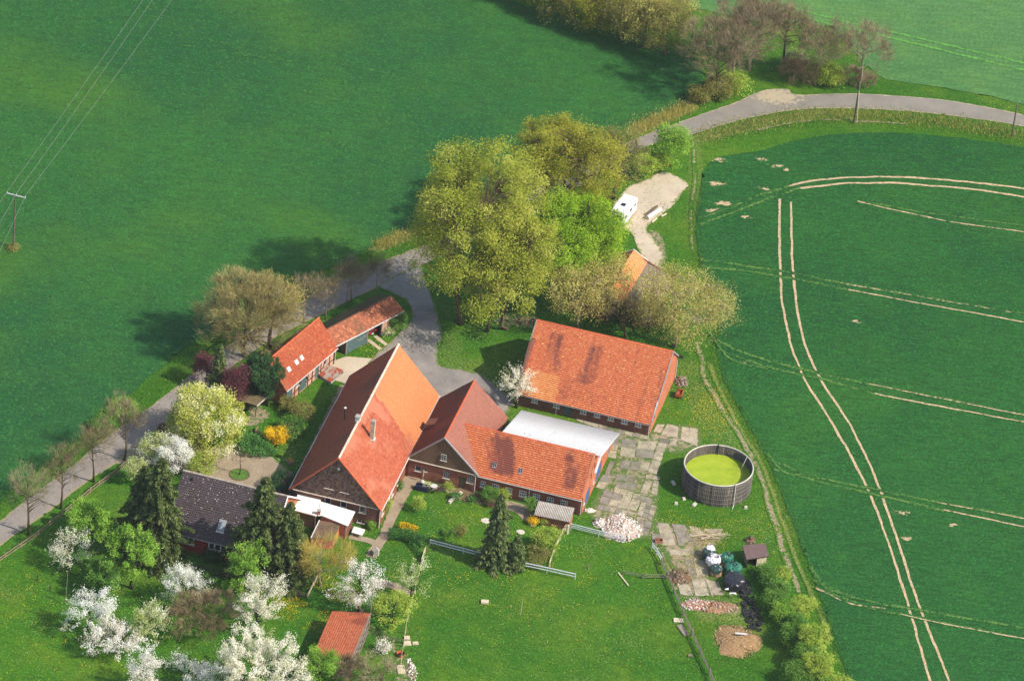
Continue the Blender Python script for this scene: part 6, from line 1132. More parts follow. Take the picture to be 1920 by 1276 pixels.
for k, (a, b) in enumerate(((855, 840), (920, 800), (1010, 850), (1450, 875), (830, 665))):
    x, y = Z6(a, b); p = p2(x, y); m = MB().box((0, 0, .14), (1.0 if k in (2, 4) else .55, .5, .32), .5*k, .8).build('stone_block', M['sill']); m.location = (p[0], p[1], 0); tag(m, ['square stone at the foot of the tank, left', 'pale stone block by the tank, second', 'long stone trough at the foot of the tank', 'pair of pale stones right below the tank', 'flat stone left of the tank in its shade'][k], 'stone')

# ------------------------------------------------------------------ loose things
def rock_cloud(name, label, cx, cy, rx, ry, H, n, size, mats, seed, cat='heap'):
    """a mound of broken pieces"""
    rg = np.random.default_rng(seed); c = px(cx, cy); t = empty(name, (c[0], c[1], 0), .2, label, cat)
    m = 24; V = [(0, 0, H*.8)]; F = []
    for k, (f, h) in enumerate(((.35, .72), (.7, .4), (1., -.05))):
        for i in range(m): a = 2*math.pi*i/m; q = f*(1+.14*math.sin(3*a+seed)+.08*math.sin(7*a)); V.append((math.cos(a)*rx*q, math.sin(a)*ry*q, H*h+(rg.random()-.5)*.15*H if k < 2 else -.05))
    F = [(0, 1+i, 1+(i+1) % m) for i in range(m)]; mb = MB(); mb.add(V, F+[(1+k*m+i, 1+(k+1)*m+i, 1+(k+1)*m+(i+1) % m, 1+k*m+(i+1) % m) for k in range(2) for i in range(m)]); mb.build('mound', mats[0], t, True)
    for gi, mt in enumerate(mats[1:]):
        P = []; Fc = []
        for i in range(n//max(1, len(mats)-1)):
            a = rg.random()*2*math.pi; f = rg.random()**.55*1.05; x, y = math.cos(a)*rx*f, math.sin(a)*ry*f; z = H*.8*max(0, 1-f**1.3)+rg.random()*.05; s = size*rg.lognormal(0, .4); k = len(P)
            R = np.linalg.qr(rg.normal(0, 1, (3, 3)))[0]; D = np.array([(dx, dy, dz) for dz in (-1, 1) for dx, dy in ((-1, -1), (1, -1), (1, 1), (-1, 1))])*[s, s*rg.uniform(.4, .9), s*rg.uniform(.3, .7)]*rg.uniform(.75, 1., (8, 1)); P += [tuple(q) for q in D@R.T+[x, y, z]]; Fc += [tuple(k+j for j in f_) for f_ in ((3, 2, 1, 0), (4, 5, 6, 7), (0, 1, 5, 4), (1, 2, 6, 5), (2, 3, 7, 6), (3, 0, 4, 7))]
        o = obj('pieces', mesh_np('pieces', P, Fc, mt), t); o['kind'] = 'stuff'
    return t
chalk = plain('pale_rubble', srgb(216, 208, 198), .2, 4.); pink = plain('pink_rubble', srgb(178, 156, 140), .3, 4.); straw = plain('straw_manure', srgb(156, 126, 90), .35, 5., .95, .1, dirt=srgb(118, 86, 58)); brickr = plain('brick_rubble', srgb(160, 108, 84), .3, 4.)
rock_cloud('rubble_heap', 'large heap of pale broken rubble behind the white gate', 1163, 990, 3.0, 3.4, .9, 620, .14, [pink, chalk, chalk, pink], 3)
rock_cloud('rubble_heap', 'small white sack of rubble at the left of the large heap', 1124, 981, 1.0, 1.2, .8, 160, .13, [chalk, chalk, pink], 4)
rock_cloud('rubble_heap', 'little pile of white stones at the blue stable door', 1105, 957, .8, .6, .35, 70, .1, [chalk, chalk], 5)
rock_cloud('rubble_strip', 'flat strip of pale pink rubble below the slabs', 1305, 1133, 2.2, 1.4, .3, 200, .1, [brickr, chalk, pink], 6)
rock_cloud('rubble_strip', 'flat strip of brown rubble right of the pale one', 1345, 1138, 3.0, 1.5, .35, 260, .11, [straw, brickr, pink], 7)
rock_cloud('manure_heap', 'round straw coloured manure heap beside the pasture fence', 1382, 1202, 3.6, 3.9, .8, 900, .07, [straw, straw, plain('straw_pale', srgb(184, 158, 118), .25, 5.)], 8)
rock_cloud('brush_heap', 'heap of cut brown twigs inside the pasture fence', 1275, 1082, 1.7, 2.0, .7, 260, .12, [plain('brush', srgb(112, 84, 60), .4, 6.), M['bark'], M['bark_pale']], 9)
rock_cloud('soil_heap', 'small brown earth heap right of the brown roofed shed', 1406, 1013, .9, .8, .7, 60, .14, [plain('earth', srgb(112, 88, 66), .3, 5.), M['bark']], 10)
rock_cloud('flower_bed', 'brown garden bed in front of the stable windows', 883, 931, 3.2, 1.3, .18, 120, .08, [M['soil'], M['soil']], 11, 'bed')
rock_cloud('stone_edge', 'curved edge of pale stones at the bottom beside the meadow', 772, 1256, .7, 2.6, .2, 70, .12, [M['soil'], chalk], 12)
rock_cloud('scrap_heap', 'scrap and firewood heap at the right gable of the long barn', 1277, 716, 1.0, 1.3, .7, 110, .16, [M['timber'], M['wood_grey'], M['bark_pale']], 13)
rock_cloud('wood_heap', 'weathered wood heap under the poplars', 985, 600, 1.8, .9, .6, 90, .18, [M['bark'], M['bark_pale']], 14)
rock_cloud('wood_heap', 'dark stacked wood in the open tree hidden shed', 1215, 602, 2.4, 1.4, 1.2, 160, .18, [M['timber'], M['bark'], M['wood_grey']], 15)
for k, (x, y, rx) in enumerate(((912, 995), ) and ((911, 976, .75), (976, 997, .65))):
    p = p2(x, y); m = 20; mb = MB(); mb.prism([(rx*math.cos(2*math.pi*i/m)*(1+.08*math.sin(3*i)), rx*math.sin(2*math.pi*i/m)*.9) for i in range(m)], -.05, .07); o = mb.build('well_cover', M['sill']); o.location = (p[0], p[1], 0); tag(o, ['round pale disc in the lawn left of the garden spruce', 'round pale disc in the lawn right of the garden spruce'][k], 'cover')
# bundle of long poles
t = empty('pole_bundle', (*p2(1335, 1006), 0), 0, 'bundle of long pale sticks lying above the white bale', 'sticks'); o = p2(1335, 1006); rg = np.random.default_rng(6)
for k in range(12):
    a = px(1300+rg.uniform(-8, 14), 1008+rg.uniform(-7, 8)); b = px(1366+rg.uniform(-16, 6), 1002+rg.uniform(-5, 12)); z = .12+.05*(k % 4); MB().tube([(a[0]-o[0], a[1]-o[1], z), ((a[0]+b[0])/2-o[0], (a[1]+b[1])/2-o[1]+.1, z+.1), (b[0]-o[0], b[1]-o[1], z+.05)], [.05, .045, .03], 5).build('stick', M['wood_pale' if k % 3 else 'bark_pale'], t)
# silage bales under sheets, tyres on top
def torus(R, r, n=18, k=7):
    V = []; F = []
    for i in range(n):
        a = 2*math.pi*i/n
        for j in range(k):
            b = 2*math.pi*j/k; V.append(((R+r*math.cos(b)*1.0)*math.cos(a), (R+r*math.cos(b))*math.sin(a), r*.8*math.sin(b)))
    for i in range(n):
        for j in range(k): F.append((i*k+j, ((i+1) % n)*k+j, ((i+1) % n)*k+(j+1) % k, i*k+(j+1) % k))
    return mesh_np('tyre', V, F, M['black'], smooth=True)
TYRE = torus(.31, .105)
def sheetm(name, col): return plain(name, col, .25, 2.2, .35, .5, bump=1., bscale=4.)
M['sheet_white'] = sheetm('silage_sheet_white', srgb(226, 220, 224)); M['sheet_green'] = sheetm('silage_sheet_green', srgb(40, 106, 84)); M['sheet_dark'] = sheetm('silage_sheet_dark', srgb(44, 68, 64)); M['sheet_black'] = sheetm('silage_sheet_black', srgb(38, 38, 46))
hay = plain('old_hay', srgb(150, 118, 84), .4, 7., .95, .1, dirt=srgb(190, 168, 140), bump=1.)
def bale(x, y, R, H, sheet, label, seed, cover=.55, sx=1., sy=1., rot=0.):
    rg = np.random.default_rng(seed); p = px(x, y); t = empty('silage_bale', (p[0], p[1], 0), rot, label, 'bale', 'covered bales')
    m = 26; rows = (0., .25, .5, .75, .93, 1.0); V = []; F = []
    for z in rows:
        for i in range(m): a = 2*math.pi*i/m; q = R*(1-.10*max(0, z-.7)/.3)*(1+rg.normal(0, .018)); V.append((math.cos(a)*q*sx, math.sin(a)*q*sy, z*H))
    for j in range(len(rows)-1): F += [(j*m+i, j*m+(i+1) % m, (j+1)*m+(i+1) % m, (j+1)*m+i) for i in range(m)]
    F.append(tuple((len(rows)-1)*m+i for i in range(m))); MB().add(V, F).build('bale_body', hay, t, True)
    V = [(0, 0, H*1.16)]; F = []; lv = ((.4, 1.15), (.75, 1.08), (.97, 1.0), (1.06, .86), (1.08, 1-cover))
    for k, (f, h) in enumerate(lv):
        for i in range(m):
            a = 2*math.pi*i/m; fold = 1+.06*math.sin(i*math.pi*.9)*(k > 1)+rg.normal(0, .035); hh = h+(rg.normal(0, .09) if k == len(lv)-1 else rg.normal(0, .035)); V.append((math.cos(a)*R*f*fold*sx, math.sin(a)*R*f*fold*sy, H*max(.08, hh)))
    F = [(0, 1+i, 1+(i+1) % m) for i in range(m)]+[(1+k*m+i, 1+(k+1)*m+i, 1+(k+1)*m+(i+1) % m, 1+k*m+(i+1) % m) for k in range(len(lv)-1) for i in range(m)]
    MB().add(V, F).build('cover_sheet', M[sheet], t); return (p[0], p[1], H*1.16)
def tyre(pos, label, tilt=(0, 0), group='tyres on the bales', sc=1.):
    o = obj('tyre', TYRE); o.location = tuple(map(float, pos)); o.rotation_euler = (tilt[0], tilt[1], random.Random(int(pos[0]*100)).random()*3); o.scale = (sc, sc, sc); tag(o, label, 'tyre', group)
b1 = bale(1328, 1046, .95, 1.5, 'sheet_dark', 'rear bale under a white and dark sheet, topmost of the bales', 1, .8); bale(1330, 1043, .7, 1.75, 'sheet_white', 'white plastic capped bale peeking over the rear one', 2, .3)
b2 = bale(1336, 1061, 1.05, 1.7, 'sheet_white', 'bale under a white sheet carrying two tyres', 3, .55); tyre((b2[0]-.42, b2[1]+.1, b2[2]-.02), 'left tyre on the white covered bale', (.1, -.15)); tyre((b2[0]+.42, b2[1]-.05, b2[2]-.02), 'right tyre on the white covered bale', (.1, .15))
b3 = bale(1342, 1076, .9, 1.4, 'sheet_dark', 'front left bale under a dark green sheet', 4, .4)
b4 = bale(1362, 1056, .95, 1.55, 'sheet_green', 'small bale under a green sheet with one tyre', 5, .55); tyre((b4[0]+.3, b4[1]+.15, b4[2]-.03), 'tyre on the small green covered bale', (.1, .3))
b5 = bale(1374, 1075, 1.25, 1.5, 'sheet_green', 'large bale under a bright green sheet with white folds', 6, .7); tyre((b5[0]+.15, b5[1]+.1, b5[2]+.0), 'upper tyre on the large green covered bale', (.05, .1)); tyre((b5[0]-.2, b5[1]+.5, b5[2]-.06), 'rear tyre on the large green covered bale', (-.2, -.1))
b6 = bale(1376, 1098, 1.5, 1.5, 'sheet_black', 'widest bale heap under a black sheet', 7, .85, 1., 1.15)
for k, (dx, dy) in enumerate(((-.7, -.3), (.3, .4), (.8, -.2), (.1, -.7))): tyre((b6[0]+dx, b6[1]+dy, b6[2]-.04-.12*(abs(dx)+abs(dy))), ['leftmost', 'rearmost', 'rightmost', 'nearest'][k]+' tyre lying on the black covered bale heap', (-.2*dy, .2*dx))
MB_ = MB().sheet([(0, 0, 0), (.9, .1, .05), (1.1, -.35, 0), (.5, -.25, .1), (.05, -.4, 0)], .03).build('plastic_scrap', M['sheet_white']); MB_.location = tuple(px(1368, 1110, .9)); tag(MB_, 'white plastic strip at the front of the black covered heap', 'plastic')
MB_ = MB().sheet([(0, 0, 0), (.55, .3, .05), (.6, -.1, 0), (.1, -.3, .05)], .03).build('plastic_scrap', M['sheet_white']); MB_.location = tuple(px(1359, 1103, .9)); tag(MB_, 'small white plastic scrap at the left of the black covered heap', 'plastic')
MB_ = MB().sheet([(0, 0, 0), (.8, .5, .1), (1.3, .5, 0), (.6, .0, .08), (.3, -.3, 0)], .03).build('plastic_scrap', M['sheet_white']); MB_.location = tuple(px(1347, 1040, .5)); tag(MB_, 'white plastic sheet between the white and the green bale', 'plastic')
rt = random.Random(9)
for k in range(84):
    f = ((k*.618) % 1); x = 1393+f*26+rt.uniform(-13, 14)*(1.0 if f > .4 else .7); y = 1094+f*88+rt.uniform(-5, 5); p = px(x, y); tyre((p[0], p[1], .13+.22*rt.choice((0, 0, 1, 1.6))), 'old black tyre in the long heap below the bales', (rt.uniform(-.5, .5), rt.uniform(-.5, .5)), 'tyres in the heap', rt.uniform(.9, 1.15))
# camper van
def camper():
    a = p2(1163, 427); b = p2(1192, 392); d = b-a; d = d/np.linalg.norm(d); ang = math.atan2(d[1], d[0]); o = px(1166, 429); t = empty('camper_van', (o[0], o[1], 0), ang, 'white camper van parked on the concrete pad', 'van')
    # local x points to the rear, front at x=0; y to the left of that
    L, W, H = 6.0, 2.25, 2.95; prof = [(.0, .45), (.0, 1.0), (.25, 1.3), (.85, 1.75), (.35, 2.15), (.55, 2.75), (1.0, H), (L-.15, H), (L, H-.2), (L, .45)]
    n = len(prof); V = [(x, -.04, z) for x, z in prof]+[(x, W+.04, z) for x, z in prof]; MB().add(V, [tuple(range(n)), tuple(range(2*n-1, n-1, -1))]+[((i+1) % n, i, n+i, n+(i+1) % n) for i in range(n)]).build('body', M['white_paint'], t)
    m = MB(); m.add([(.27, .2, 1.36), (.27, W-.2, 1.36), (.82, W-.25, 1.76), (.82, .25, 1.76)], [(0, 1, 2, 3)]); 
    MB().add([(.2, .15, 1.32), (.2, W-.15, 1.32), (.78, W-.2, 1.77), (.78, .2, 1.77), (.3, .15, 1.28), (.3, W-.15, 1.28), (.88, W-.2, 1.72), (.88, .2, 1.72)], [(3, 2, 1, 0), (4, 5, 6, 7), (0, 1, 5, 4), (1, 2, 6, 5), (2, 3, 7, 6), (3, 0, 4, 7)]).build('windscreen', M['glass'], t)
    for y in (-.06, W+.06):
        for x0, w, z, h in ((1.2, .7, 1.75, .55), (3.2, .9, 2.0, .6), (5.0, .6, 2.0, .5)): MB().box((x0, y, z), (w, .05, h)).build('side_window', M['glass'], t)
        for x in (1.0, 4.6):
            q = obj('wheel', TYRE, t); q.location = (x, .12 if y < 0 else W-.12, .34); q.rotation_euler = (math.pi/2, 0, 0); q.scale = (.82, .82, 1.1)
            MB().tube([(x, (.12 if y < 0 else W-.12)-.08, .34), (x, (.12 if y < 0 else W-.12)+.08, .34)], .19, 10).build('rim', M['grey_pipe'], q).matrix_parent_inverse = Matrix.Identity(4)
    for k in t.children:
        if k.name.startswith('wheel'):
            for g in k.children: g.location = (0, 0, 0); g.data.transform(Matrix.Translation((-k.location.x, -k.location.y, -k.location.z))); g.data.transform(Matrix.Rotation(-math.pi/2, 4, 'X'))
    MB().box((2.6, W*.5, H+.05), (.8, .7, .14)).build('roof_hatch', M['black'], t); MB().box((4.4, W*.5, H+.06), (.5, .5, .14)).build('roof_hatch', M['white_paint'], t); MB().box((.06, W/2, .62), (.2, W, .3)).build('bumper', M['grey_pipe'], t); MB().box((L/2, W/2, .42), (L-.6, W-.4, .3)).build('chassis', M['black'], t)
    for y in (.3, W-.3): MB().box((-.02, y, .98), (.06, .32, .2)).build('headlight', M['glass'], t)
    MB().bar((.43, .35, 2.45), (.43, W-.35, 2.45), .06, .32).build('alcove_window', M['glass'], t)
    for y in (-.05, W+.05): MB().box((L/2+.4, y, 1.35), (L-.9, .03, .1)).build('trim_stripe', M['grey_pipe'], t)
    MB().box((L+.03, W/2, 1.9), (.05, 1.2, .6)).build('rear_window', M['glass'], t)
camper()
# dark car in the carport
def car():
    p = px(698, 630); t = empty('parked_car', (p[0], p[1], 0), math.radians(140), 'dark red car parked in the open carport bay, only its tail showing', 'car'); m = plain('car_paint', srgb(70, 18, 26), .1, 1., .25, .5, bump=0); L, W = 4.0, 1.7
    prof = [(0, .35), (-.02, .85), (.15, 1.0), (.55, 1.42), (2.1, 1.45), (2.8, 1.0), (3.9, .85), (4.0, .4)]; n = len(prof); V = [(x, -W/2+(.12 if z > 1.05 else 0), z) for x, z in prof]+[(x, W/2-(.12 if z > 1.05 else 0), z) for x, z in prof]
    MB().add(V, [tuple(range(n)), tuple(range(2*n-1, n-1, -1))]+[((i+1) % n, i, n+i, n+(i+1) % n) for i in range(n)]).build('body', m, t)
    MB().bar((.3, 0, 1.22), (.42, 0, 1.34), 1.25, .04).build('rear_window', M['glass'], t); MB().box((-.03, 0, .55), (.06, .5, .12)).build('number_plate', M['frame'], t)
    for y in (-.7, .7):
        MB().box((-.04, y, .9), (.1, .26, .34)).build('tail_light', plain('tail_red', srgb(200, 24, 28), .1, 1., .3), t); MB().bar((.9, y*1.1, 1.2), (2.0, y*1.1, 1.2), .04, .3).build('side_window', M['glass'], t)
        for x in (.75, 3.2): q = obj('wheel', TYRE, t); q.location = (x, y*1.08, .32); q.rotation_euler = (math.pi/2, 0, 0); q.scale = (.76, .76, 1.)
car()
# logs near the camper
def log(x0, y0, x1, y1, r, label, mat, z=None):
    a, b = px(x0, y0), px(x1, y1); z = z or r; t = empty('log', (a[0], a[1], 0), 0, label, 'log'); d = b-a; MB().tube([(0, 0, z), (d[0]*.5, d[1]*.5, z*1.05), (d[0], d[1], z)], [r*1.1, r, r*.9], 9, False).build('bark', M[mat], t); e = d/np.linalg.norm(d)*.02
    for q, rr, s in (((0, 0, z), r*1.08, -1), ((d[0], d[1], z), r*.88, 1)): MB().tube([Vector(q)-Vector((e[0], e[1], 0))*s*.1, Vector(q)+Vector((e[0], e[1], 0))*s], rr, 9).build('cut_end', M['wood_pale'], t)
log(1213, 412, 1238, 395, .38, 'thick bleached log beside the concrete pad', 'white_pipe'); log(1222, 418, 1231, 411, .16, 'short pale log in front of the bleached one', 'wood_pale'); log(1240, 407, 1249, 402, .14, 'thin pale log right of the bleached one', 'wood_pale'); log(1210, 405, 1232, 388, .2, 'brown log behind the bleached one', 'bark')
# rusty corrugated cellar cover
P = [px(621, 684, .9), px(645, 694, .7), px(619, 717, .35), px(598, 702, .55)]; c = np.mean(P, 0); t = empty('cellar_cover', (c[0], c[1], 0), 0, 'rusty corrugated metal cover in front of the half timbered house', 'cover'); Q = [p-np.array([c[0], c[1], 0]) for p in P]; V = []; F = []; n = 20
for i in range(n+1):
    a = lerp(Q[0], Q[3], i/n); b = lerp(Q[1], Q[2], i/n); h = .05 if i % 2 else 0; V += [tuple(a+[0, 0, h]), tuple(b+[0, 0, h])]
F = [(2*i, 2*i+1, 2*i+3, 2*i+2) for i in range(n)]; nn = NT('rusty_zinc'); rc = nn.mix(nn.rng(nn.noise(1.1, nn.map((1, .5, 1), .7), detail=5), .45, .58), srgb(150, 138, 126), srgb(150, 70, 46)); obj('sheet', mesh_np('sheet', V, F, nn.fin(nn.bsdf(rc, .7))), t)
for i in range(4): a, b = Q[i], Q[(i+1) % 4]; wall(t, a[:2]*.94, b[:2]*.94, 0, min(a[2], b[2])-.05, M['concrete'], (), .1)
# patio furniture
def garden_table(x, y, label, mat, r=.55, h=.72):
    p = px(x, y); t = empty('garden_table', (p[0], p[1], 0), 0, label, 'table'); MB().tube([(0, 0, h-.04), (0, 0, h)], r, 16).build('table_top', M[mat], t); MB().tube([(0, 0, .03), (0, 0, h-.04)], .05, 8).build('leg', M['grey_pipe'], t); MB().tube([(0, 0, 0.05), (0, 0, .09)], .28, 10).build('foot', M['grey_pipe'], t)
def chair(x, y, rz, label, mat='timber'):
    p = px(x, y); t = empty('garden_chair', (p[0], p[1], .05), rz, label, 'chair', 'patio chairs'); MB().box((0, 0, .43), (.48, .48, .06)).build('seat', M[mat], t); MB().bar((0, .24, .45), (0, .34, .95), .46, .05).build('backrest', M[mat], t)
    for sx in (-.2, .2):
        for sy in (-.2, .2): MB().box((sx, sy, .2), (.05, .05, .42)).build('leg', M[mat], t)
garden_table(813, 917, 'round pale table on the patio', 'white_pipe'); chair(823, 921, -1.2, 'dark chair right of the round patio table'); chair(806, 919, 1.6, 'dark chair left of the round patio table'); chair(815, 924, 3.1, 'dark chair in front of the round patio table'); chair(817, 912, 0, 'dark chair behind the round patio table')
p = px(790, 918); t = empty('covered_swing', (p[0], p[1], .05), -.2, 'garden furniture under a dark blue cover on the patio', 'furniture'); MB().box((0, 0, .35), (2.3, .9, .7), 0, .85).box((0, .3, .75), (2.1, .3, .5), 0, .8).build('cover', plain('navy_cover', srgb(30, 32, 58), .3, 4., .6, bump=1., bscale=5.), t)
p = px(792, 903); t = empty('parasol', (p[0], p[1], .05), 0, 'closed parasol pole in a white round foot on the patio', 'parasol'); MB().tube([(0, 0, .0), (0, 0, .22)], [.36, .26], 14).build('foot', M['white_pipe'], t); MB().tube([(0, 0, .2), (.05, 0, 2.2)], [.04, .04], 6).build('pole', M['wood_pale'], t); MB().tube([(.02, 0, 1.0), (.03, 0, 1.5), (.05, 0, 2.25)], [.1, .12, .05], 8).build('folded_canopy', plain('canopy_beige', srgb(190, 160, 130), .2, 4.), t)
P = [px(664, 986, .75), px(685, 992, .75), px(679, 1003, .72), px(659, 997, .72)]; c = np.mean(P, 0); t = empty('white_table', (c[0], c[1], 0), 0, 'white rectangular table in front of the barn gable', 'table'); Q = [q-np.array([c[0], c[1], 0]) for q in P]; MB().sheet(Q[::-1], .08).build('table_top', M['frame'], t)
for q in Q: MB().box((q[0]*.88, q[1]*.88, .34), (.07, .07, .68)).build('leg', M['frame'], t)
p = px(702, 1040); t = empty('letter_box_stand', (p[0], p[1], 0), .6, 'grey stone block with white side on the garden path', 'block'); MB().box((0, 0, .5), (.9, .8, 1.0)).build('block', M['slab_grey'], t); MB().box((.5, 0, .52), (.1, .82, 1.05)).build('panel', M['frame'], t)
# planter, bench, saplings, tubs
p = px(544, 868); t = empty('flower_planter', (p[0], p[1], 0), .3, 'stone planter with yellow flowers on the shaded lawn', 'planter'); MB().prism([(.62*math.cos(a*math.pi/4), .62*math.sin(a*math.pi/4)) for a in range(8)], 0, .55).build('tub', M['wood_fence'], t); MB().prism([(.52*math.cos(a*math.pi/4), .52*math.sin(a*math.pi/4)) for a in range(8)], .5, .57).build('soil', M['soil'], t)
rg = np.random.default_rng(3); C = np.column_stack([rg.normal(0, .25, 60), rg.normal(0, .25, 60), .6+rg.random(60)*.2]); V, F = quads(C, .07, rg); obj('flowers', mesh_np('flowers', V, F, M['forsythia'], {'tint': rg.random(60)}), t)
p = px(480, 812); t = empty('garden_bench', (p[0], p[1], 0), -.2, 'dark wooden bench beside the forsythia', 'bench'); MB().box((0, 0, .43), (1.5, .45, .07)).build('seat', M['timber'], t); MB().bar((0, .25, .5), (0, .32, .95), 1.5, .05).build('backrest', M['wood_fence'], t)
for sx in (-.6, .6): MB().box((sx, 0, .2), (.08, .4, .4)).build('leg', M['timber'], t)
tree('young_tree', 449, 890, 4.6, 1.6, 'twig_brown', 'thin young tree in a ring bed on the forecourt', seed=301, base=.45, n_limb=7, n_cl=14, per=14, leaf=.012, sig=.4, kind='twig', trunk=.018)
p = px(449, 890); m = MB(); m.tube([(math.cos(2*math.pi*i/28)*1.55, math.sin(2*math.pi*i/28)*1.55, .12) for i in range(29)], .07, 5, False); o = m.build('bed_ring', M['brick_dark']); o.location = (p[0], p[1], 0); tag(o, 'brick ring round the young tree on the forecourt', 'edging')
o = MB().prism([(1.5*math.cos(2*math.pi*i/28), 1.5*math.sin(2*math.pi*i/28)) for i in range(28)], 0, .12).build('ring_bed', plain('ring_grass', srgb(78, 112, 40), .35, 4., .9)); o.location = (p[0], p[1], 0); tag(o, 'grass bed inside the brick ring', 'bed')
p = px(1273, 743); t = empty('rusty_cart', (p[0], p[1], 0), 1.4, 'rusty orange cart box standing right of the long barn', 'cart'); rust = plain('rust', srgb(176, 92, 52), .3, 3., .9); MB().box((0, 0, .45), (1.6, 1.05, .06)).build('floor', rust, t)
for y in (-.5, .5): MB().box((0, y, .72), (1.6, .06, .5)).build('side_board', M['timber'] if y > 0 else rust, t)
MB().box((-.78, 0, .72), (.06, 1.0, .5)).build('end_board', rust, t); MB().box((.78, 0, .72), (.06, 1.0, .5)).build('end_board', rust, t)
for sx in (-.5, .5):
    for sy in (-.5, .5): q = obj('wheel', TYRE, t); q.location = (sx, sy, .27); q.rotation_euler = (math.pi/2, 0, 0); q.scale = (.6, .6, .8)
p = px(1235, 1016); t = empty('wooden_crate', (p[0], p[1], 0), .1, 'small dark red crate at the corner of the slab yard', 'crate'); 
for sx, sy, a, b in ((0, -.4, 1.2, .06), (0, .4, 1.2, .06), (-.57, 0, .06, .74), (.57, 0, .06, .74)): MB().box((sx, sy, .3), (a, b, .5)).build('side', brickr, t)
MB().box((0, 0, .08), (1.1, .74, .06)).build('bottom', M['timber'], t)
p = px(751, 1228); t = empty('rusty_tub', (p[0], p[1], 0), 0, 'rusty round tub at the lower end of the wire fence', 'tub'); MB().tube([(0, 0, .0), (0, 0, .5)], [.5, .62], 14, False).build('shell', rust, t); MB().tube([(0, 0, .06), (0, 0, .1)], .5, 14).build('bottom', M['dark'], t)
for k, (x, y, a, b) in enumerate(((763, 1196, .9, .7), (764, 1206, 1.1, .9), (779, 1206, .9, .5), (752, 1255, 1.2, 1.9))): p = px(x, y); o = MB().box((0, 0, .12), (a, b, .26), .2, .95).build('stone_slab', M['wood_pale']); o.location = (p[0], p[1], 0); tag(o, ['pale slab beside the wire fence, topmost', 'pale slab beside the wire fence, second', 'small pale basin right of the slabs by the wire fence', 'long pale slab at the bottom right of the wire fence'][k], 'stone')
p = px(853, 934); t = empty('garden_wall', (p[0], p[1], 0), 1.05, 'low pale stone wall between the patio and the flower bed', 'wall')
for k in range(7): MB().box((-1.5+.5*k, .05*math.sin(k*2), .22), (.46, .4, .42+.05*math.sin(k)), .1*math.sin(k*3), .92).build('stone', M['sill'], t)

# ------------------------------------------------------------------ flowers, tufts, petals (nobody could count them)
def scatter(name, label, spots, n, size, z, mat, seed, tall=False):
    rg = np.random.default_rng(seed); P = []
    for x, y, rx, ry, wgt in spots:
        k = int(n*wgt); c = p2(x, y); q = rg.normal(0, 1, (k, 2))*[rx, ry]+c; P.append(q)
    P = np.concatenate(P); keep = fbm(P[:, 0]*.35, P[:, 1]*.35, seed) > .42; P = P[keep]
    keep = np.ones(len(P), bool)
    for poly in (roadw, road2w, cropw, leftw): keep &= ~inside(P, poly)
    P = P[keep]; C = np.column_stack([P, np.full(len(P), z)+rg.random(len(P))*z*.5])
    if tall: al = rdir(rg, len(P))*.5+[0, 0, 1]; al /= np.linalg.norm(al, axis=1)[:, None]; V, F = quads(C, size*rg.uniform(.5, 1.3, len(P)), rg, asp=.16, align=al)
    else: V, F = quads(C, size*rg.uniform(.5, 1.3, len(P)), rg, asp=.9, nb=np.array([0, -.6, 2.5]))
    o = obj(name, mesh_np(name, V, F, mat, {'tint': np.clip(rg.normal(.5, .25, len(P)), 0, 1)})); tag(o, label, None, None, 'stuff')
scatter('dandelions', 'yellow dandelions scattered over the meadow and orchard', [(560, 1120, 4.5, 3.0, .22), (590, 1140, 3, 4, .08), (1330, 765, 3.0, 5.0, .12), (960, 1085, 9, 5, .10), (1000, 1150, 22, 14, .16), (60, 1130, 8, 10, .10), (130, 1180, 14, 12, .10), (1120, 1050, 7, 5, .06), (1440, 985, 5, 5, .05), (1290, 985, 7, 2.5, .04), (850, 965, 7, 4, .05), (1060, 760, 6, 1.2, .04), (700, 655, 3, 2.5, .04), (640, 1110, 4, 3, .05)], 13000, .06, .14, M['forsythia'], 3)
scatter('daisies', 'pale daisies and seed heads scattered over the meadow', [(1000, 1150, 24, 14, .35), (100, 1180, 18, 16, .3), (870, 960, 8, 5, .1), (1330, 760, 5, 7, .1), (1450, 990, 6, 6, .1), (860, 650, 8, 8, .1)], 9000, .045, .12, M['blossom_cream'], 4)
scatter('fallen_petals', 'white petals fallen from the magnolia onto the forecourt', [(430, 845, 5, 1.4, .5), (470, 860, 4, 2.5, .3), (330, 840, 4, 1.5, .2)], 900, .06, .10, M['blossom_white'], 5)
scatter('rough_grass', 'tall tufts of rough grass on the verges and waste ground', [(1310, 1190, 6, 8, .2), (1400, 1240, 8, 7, .2), (1340, 1000, 9, 7, .1), (1250, 560, 5, 9, .08), (1250, 400, 6, 6, .08), (1290, 700, 4, 8, .08), (1200, 870, 8, 9, .08), (860, 620, 7, 5, .06), (1080, 630, 9, 3, .06)], 15000, .2, .16, M['leaf_green'], 6, True)
def strip_tufts(name, label, pts, wd, n, size, mat, seed):
    rg = np.random.default_rng(seed); L = smooth(pxs(pts), 8); seg = np.r_[0, np.cumsum(np.linalg.norm(np.diff(L, axis=0), axis=1))]; s = rg.random(n)*seg[-1]; P = np.stack([np.interp(s, seg, L[:, 0]), np.interp(s, seg, L[:, 1])], 1)+rg.normal(0, wd/2, (n, 2)); C = np.column_stack([P, .08+rg.random(n)*.25]); al = rdir(rg, n)*.45+[0, 0, 1]; al /= np.linalg.norm(al, axis=1)[:, None]
    V, F = quads(C, size*rg.uniform(.5, 1.4, n), rg, asp=.14, align=al); tag(obj(name, mesh_np(name, V, F, mat, {'tint': np.clip(rg.normal(.5, .25, n), 0, 1)})), label, None, None, 'stuff')
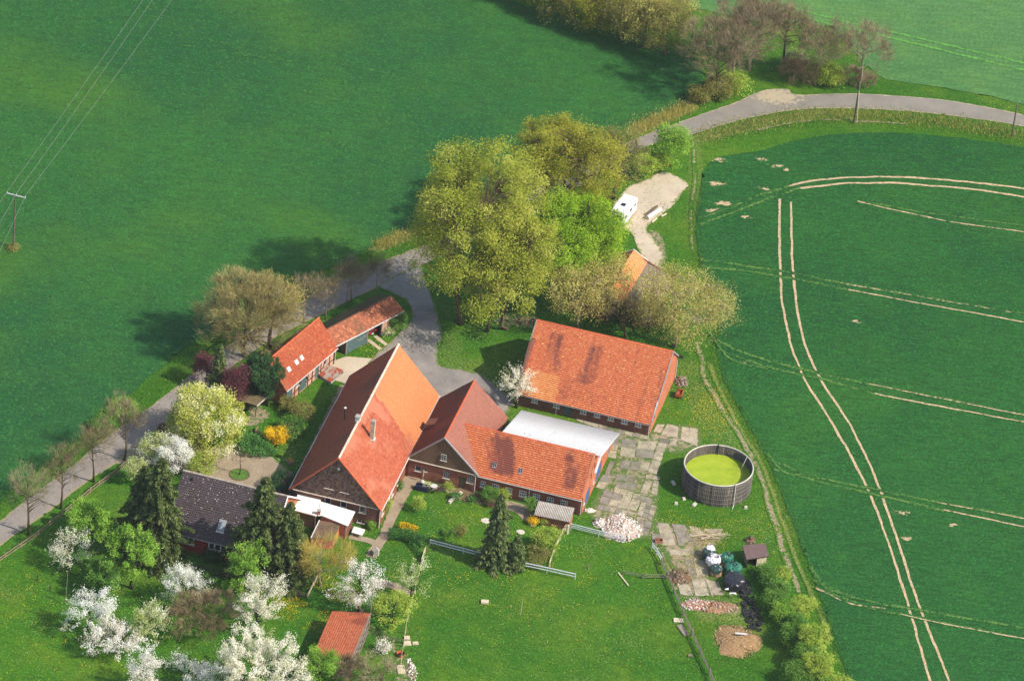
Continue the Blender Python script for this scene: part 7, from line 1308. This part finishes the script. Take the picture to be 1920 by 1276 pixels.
strip_tufts('reed_strip', 'dry reeds along the ditch at the tip of the grass field', [(1188, 246), (1240, 222), (1300, 196)], 2.2, 3200, .34, M['leaf_bud'], 8)
strip_tufts('reed_strip', 'dry grass bank below the upper road', [(1310, 258), (1400, 236), (1500, 218), (1600, 216), (1750, 226), (1920, 254)], 2.6, 7000, .26, M['leaf_bud'], 9)
strip_tufts('reed_strip', 'green grass bank below the upper road', [(1310, 262), (1400, 240), (1500, 222), (1600, 220), (1750, 230), (1920, 258)], 3.0, 7000, .24, M['leaf_green'], 10)
strip_tufts('reed_strip', 'patch of brown dead reeds beside the lane bend', [(708, 462), (768, 436)], 1.6, 1800, .34, M['leaf_bud'], 11)
strip_tufts('verge_grass', 'grassy fringe on the field side of the lane', [(0, 950), (125, 862), (218, 786), (330, 700), (420, 636), (530, 572), (690, 488), (790, 448)], 3.0, 9000, .22, M['leaf_green'], 12)
strip_tufts('verge_grass', 'grassy fringe along the crop field edge', [(1310, 350), (1302, 430), (1310, 490), (1340, 600), (1340, 660), (1360, 724), (1402, 800), (1440, 872), (1472, 950), (1510, 1050), (1550, 1165), (1590, 1276)], 1.2, 7000, .2, M['leaf_green'], 13)
strip_tufts('joint_weeds', 'weeds growing in the joints of the slab yard', [(1160, 790), (1200, 850), (1180, 900), (1210, 930), (1160, 900), (1190, 830), (1150, 880), (1210, 960)], 4.2, 3600, .12, M['leaf_bright'], 14)
strip_tufts('twig_litter', 'dry stalks and litter beside the silage bales', [(1290, 1000), (1340, 1010), (1300, 1060), (1270, 1080)], 4., 1800, .2, M['twig_yellow'], 15)

# ------------------------------------------------------------------ thin haze
hz = MB().box((0, 0, 247), (10600, 10600, 510)).build('haze', None); hz['kind'] = 'stuff'; hz['label'] = 'thin spring haze in the air'
hm = bpy.data.materials.new('haze'); hm.use_nodes = True; ht = hm.node_tree; ht.nodes.clear(); ho = ht.nodes.new('ShaderNodeOutputMaterial'); hv = ht.nodes.new('ShaderNodeVolumePrincipled')
hv.inputs['Density'].default_value = .000028; hv.inputs['Color'].default_value = (.86, .92, 1, 1); ht.links.new(hv.outputs[0], ho.inputs['Volume']); hz.data.materials.append(hm)
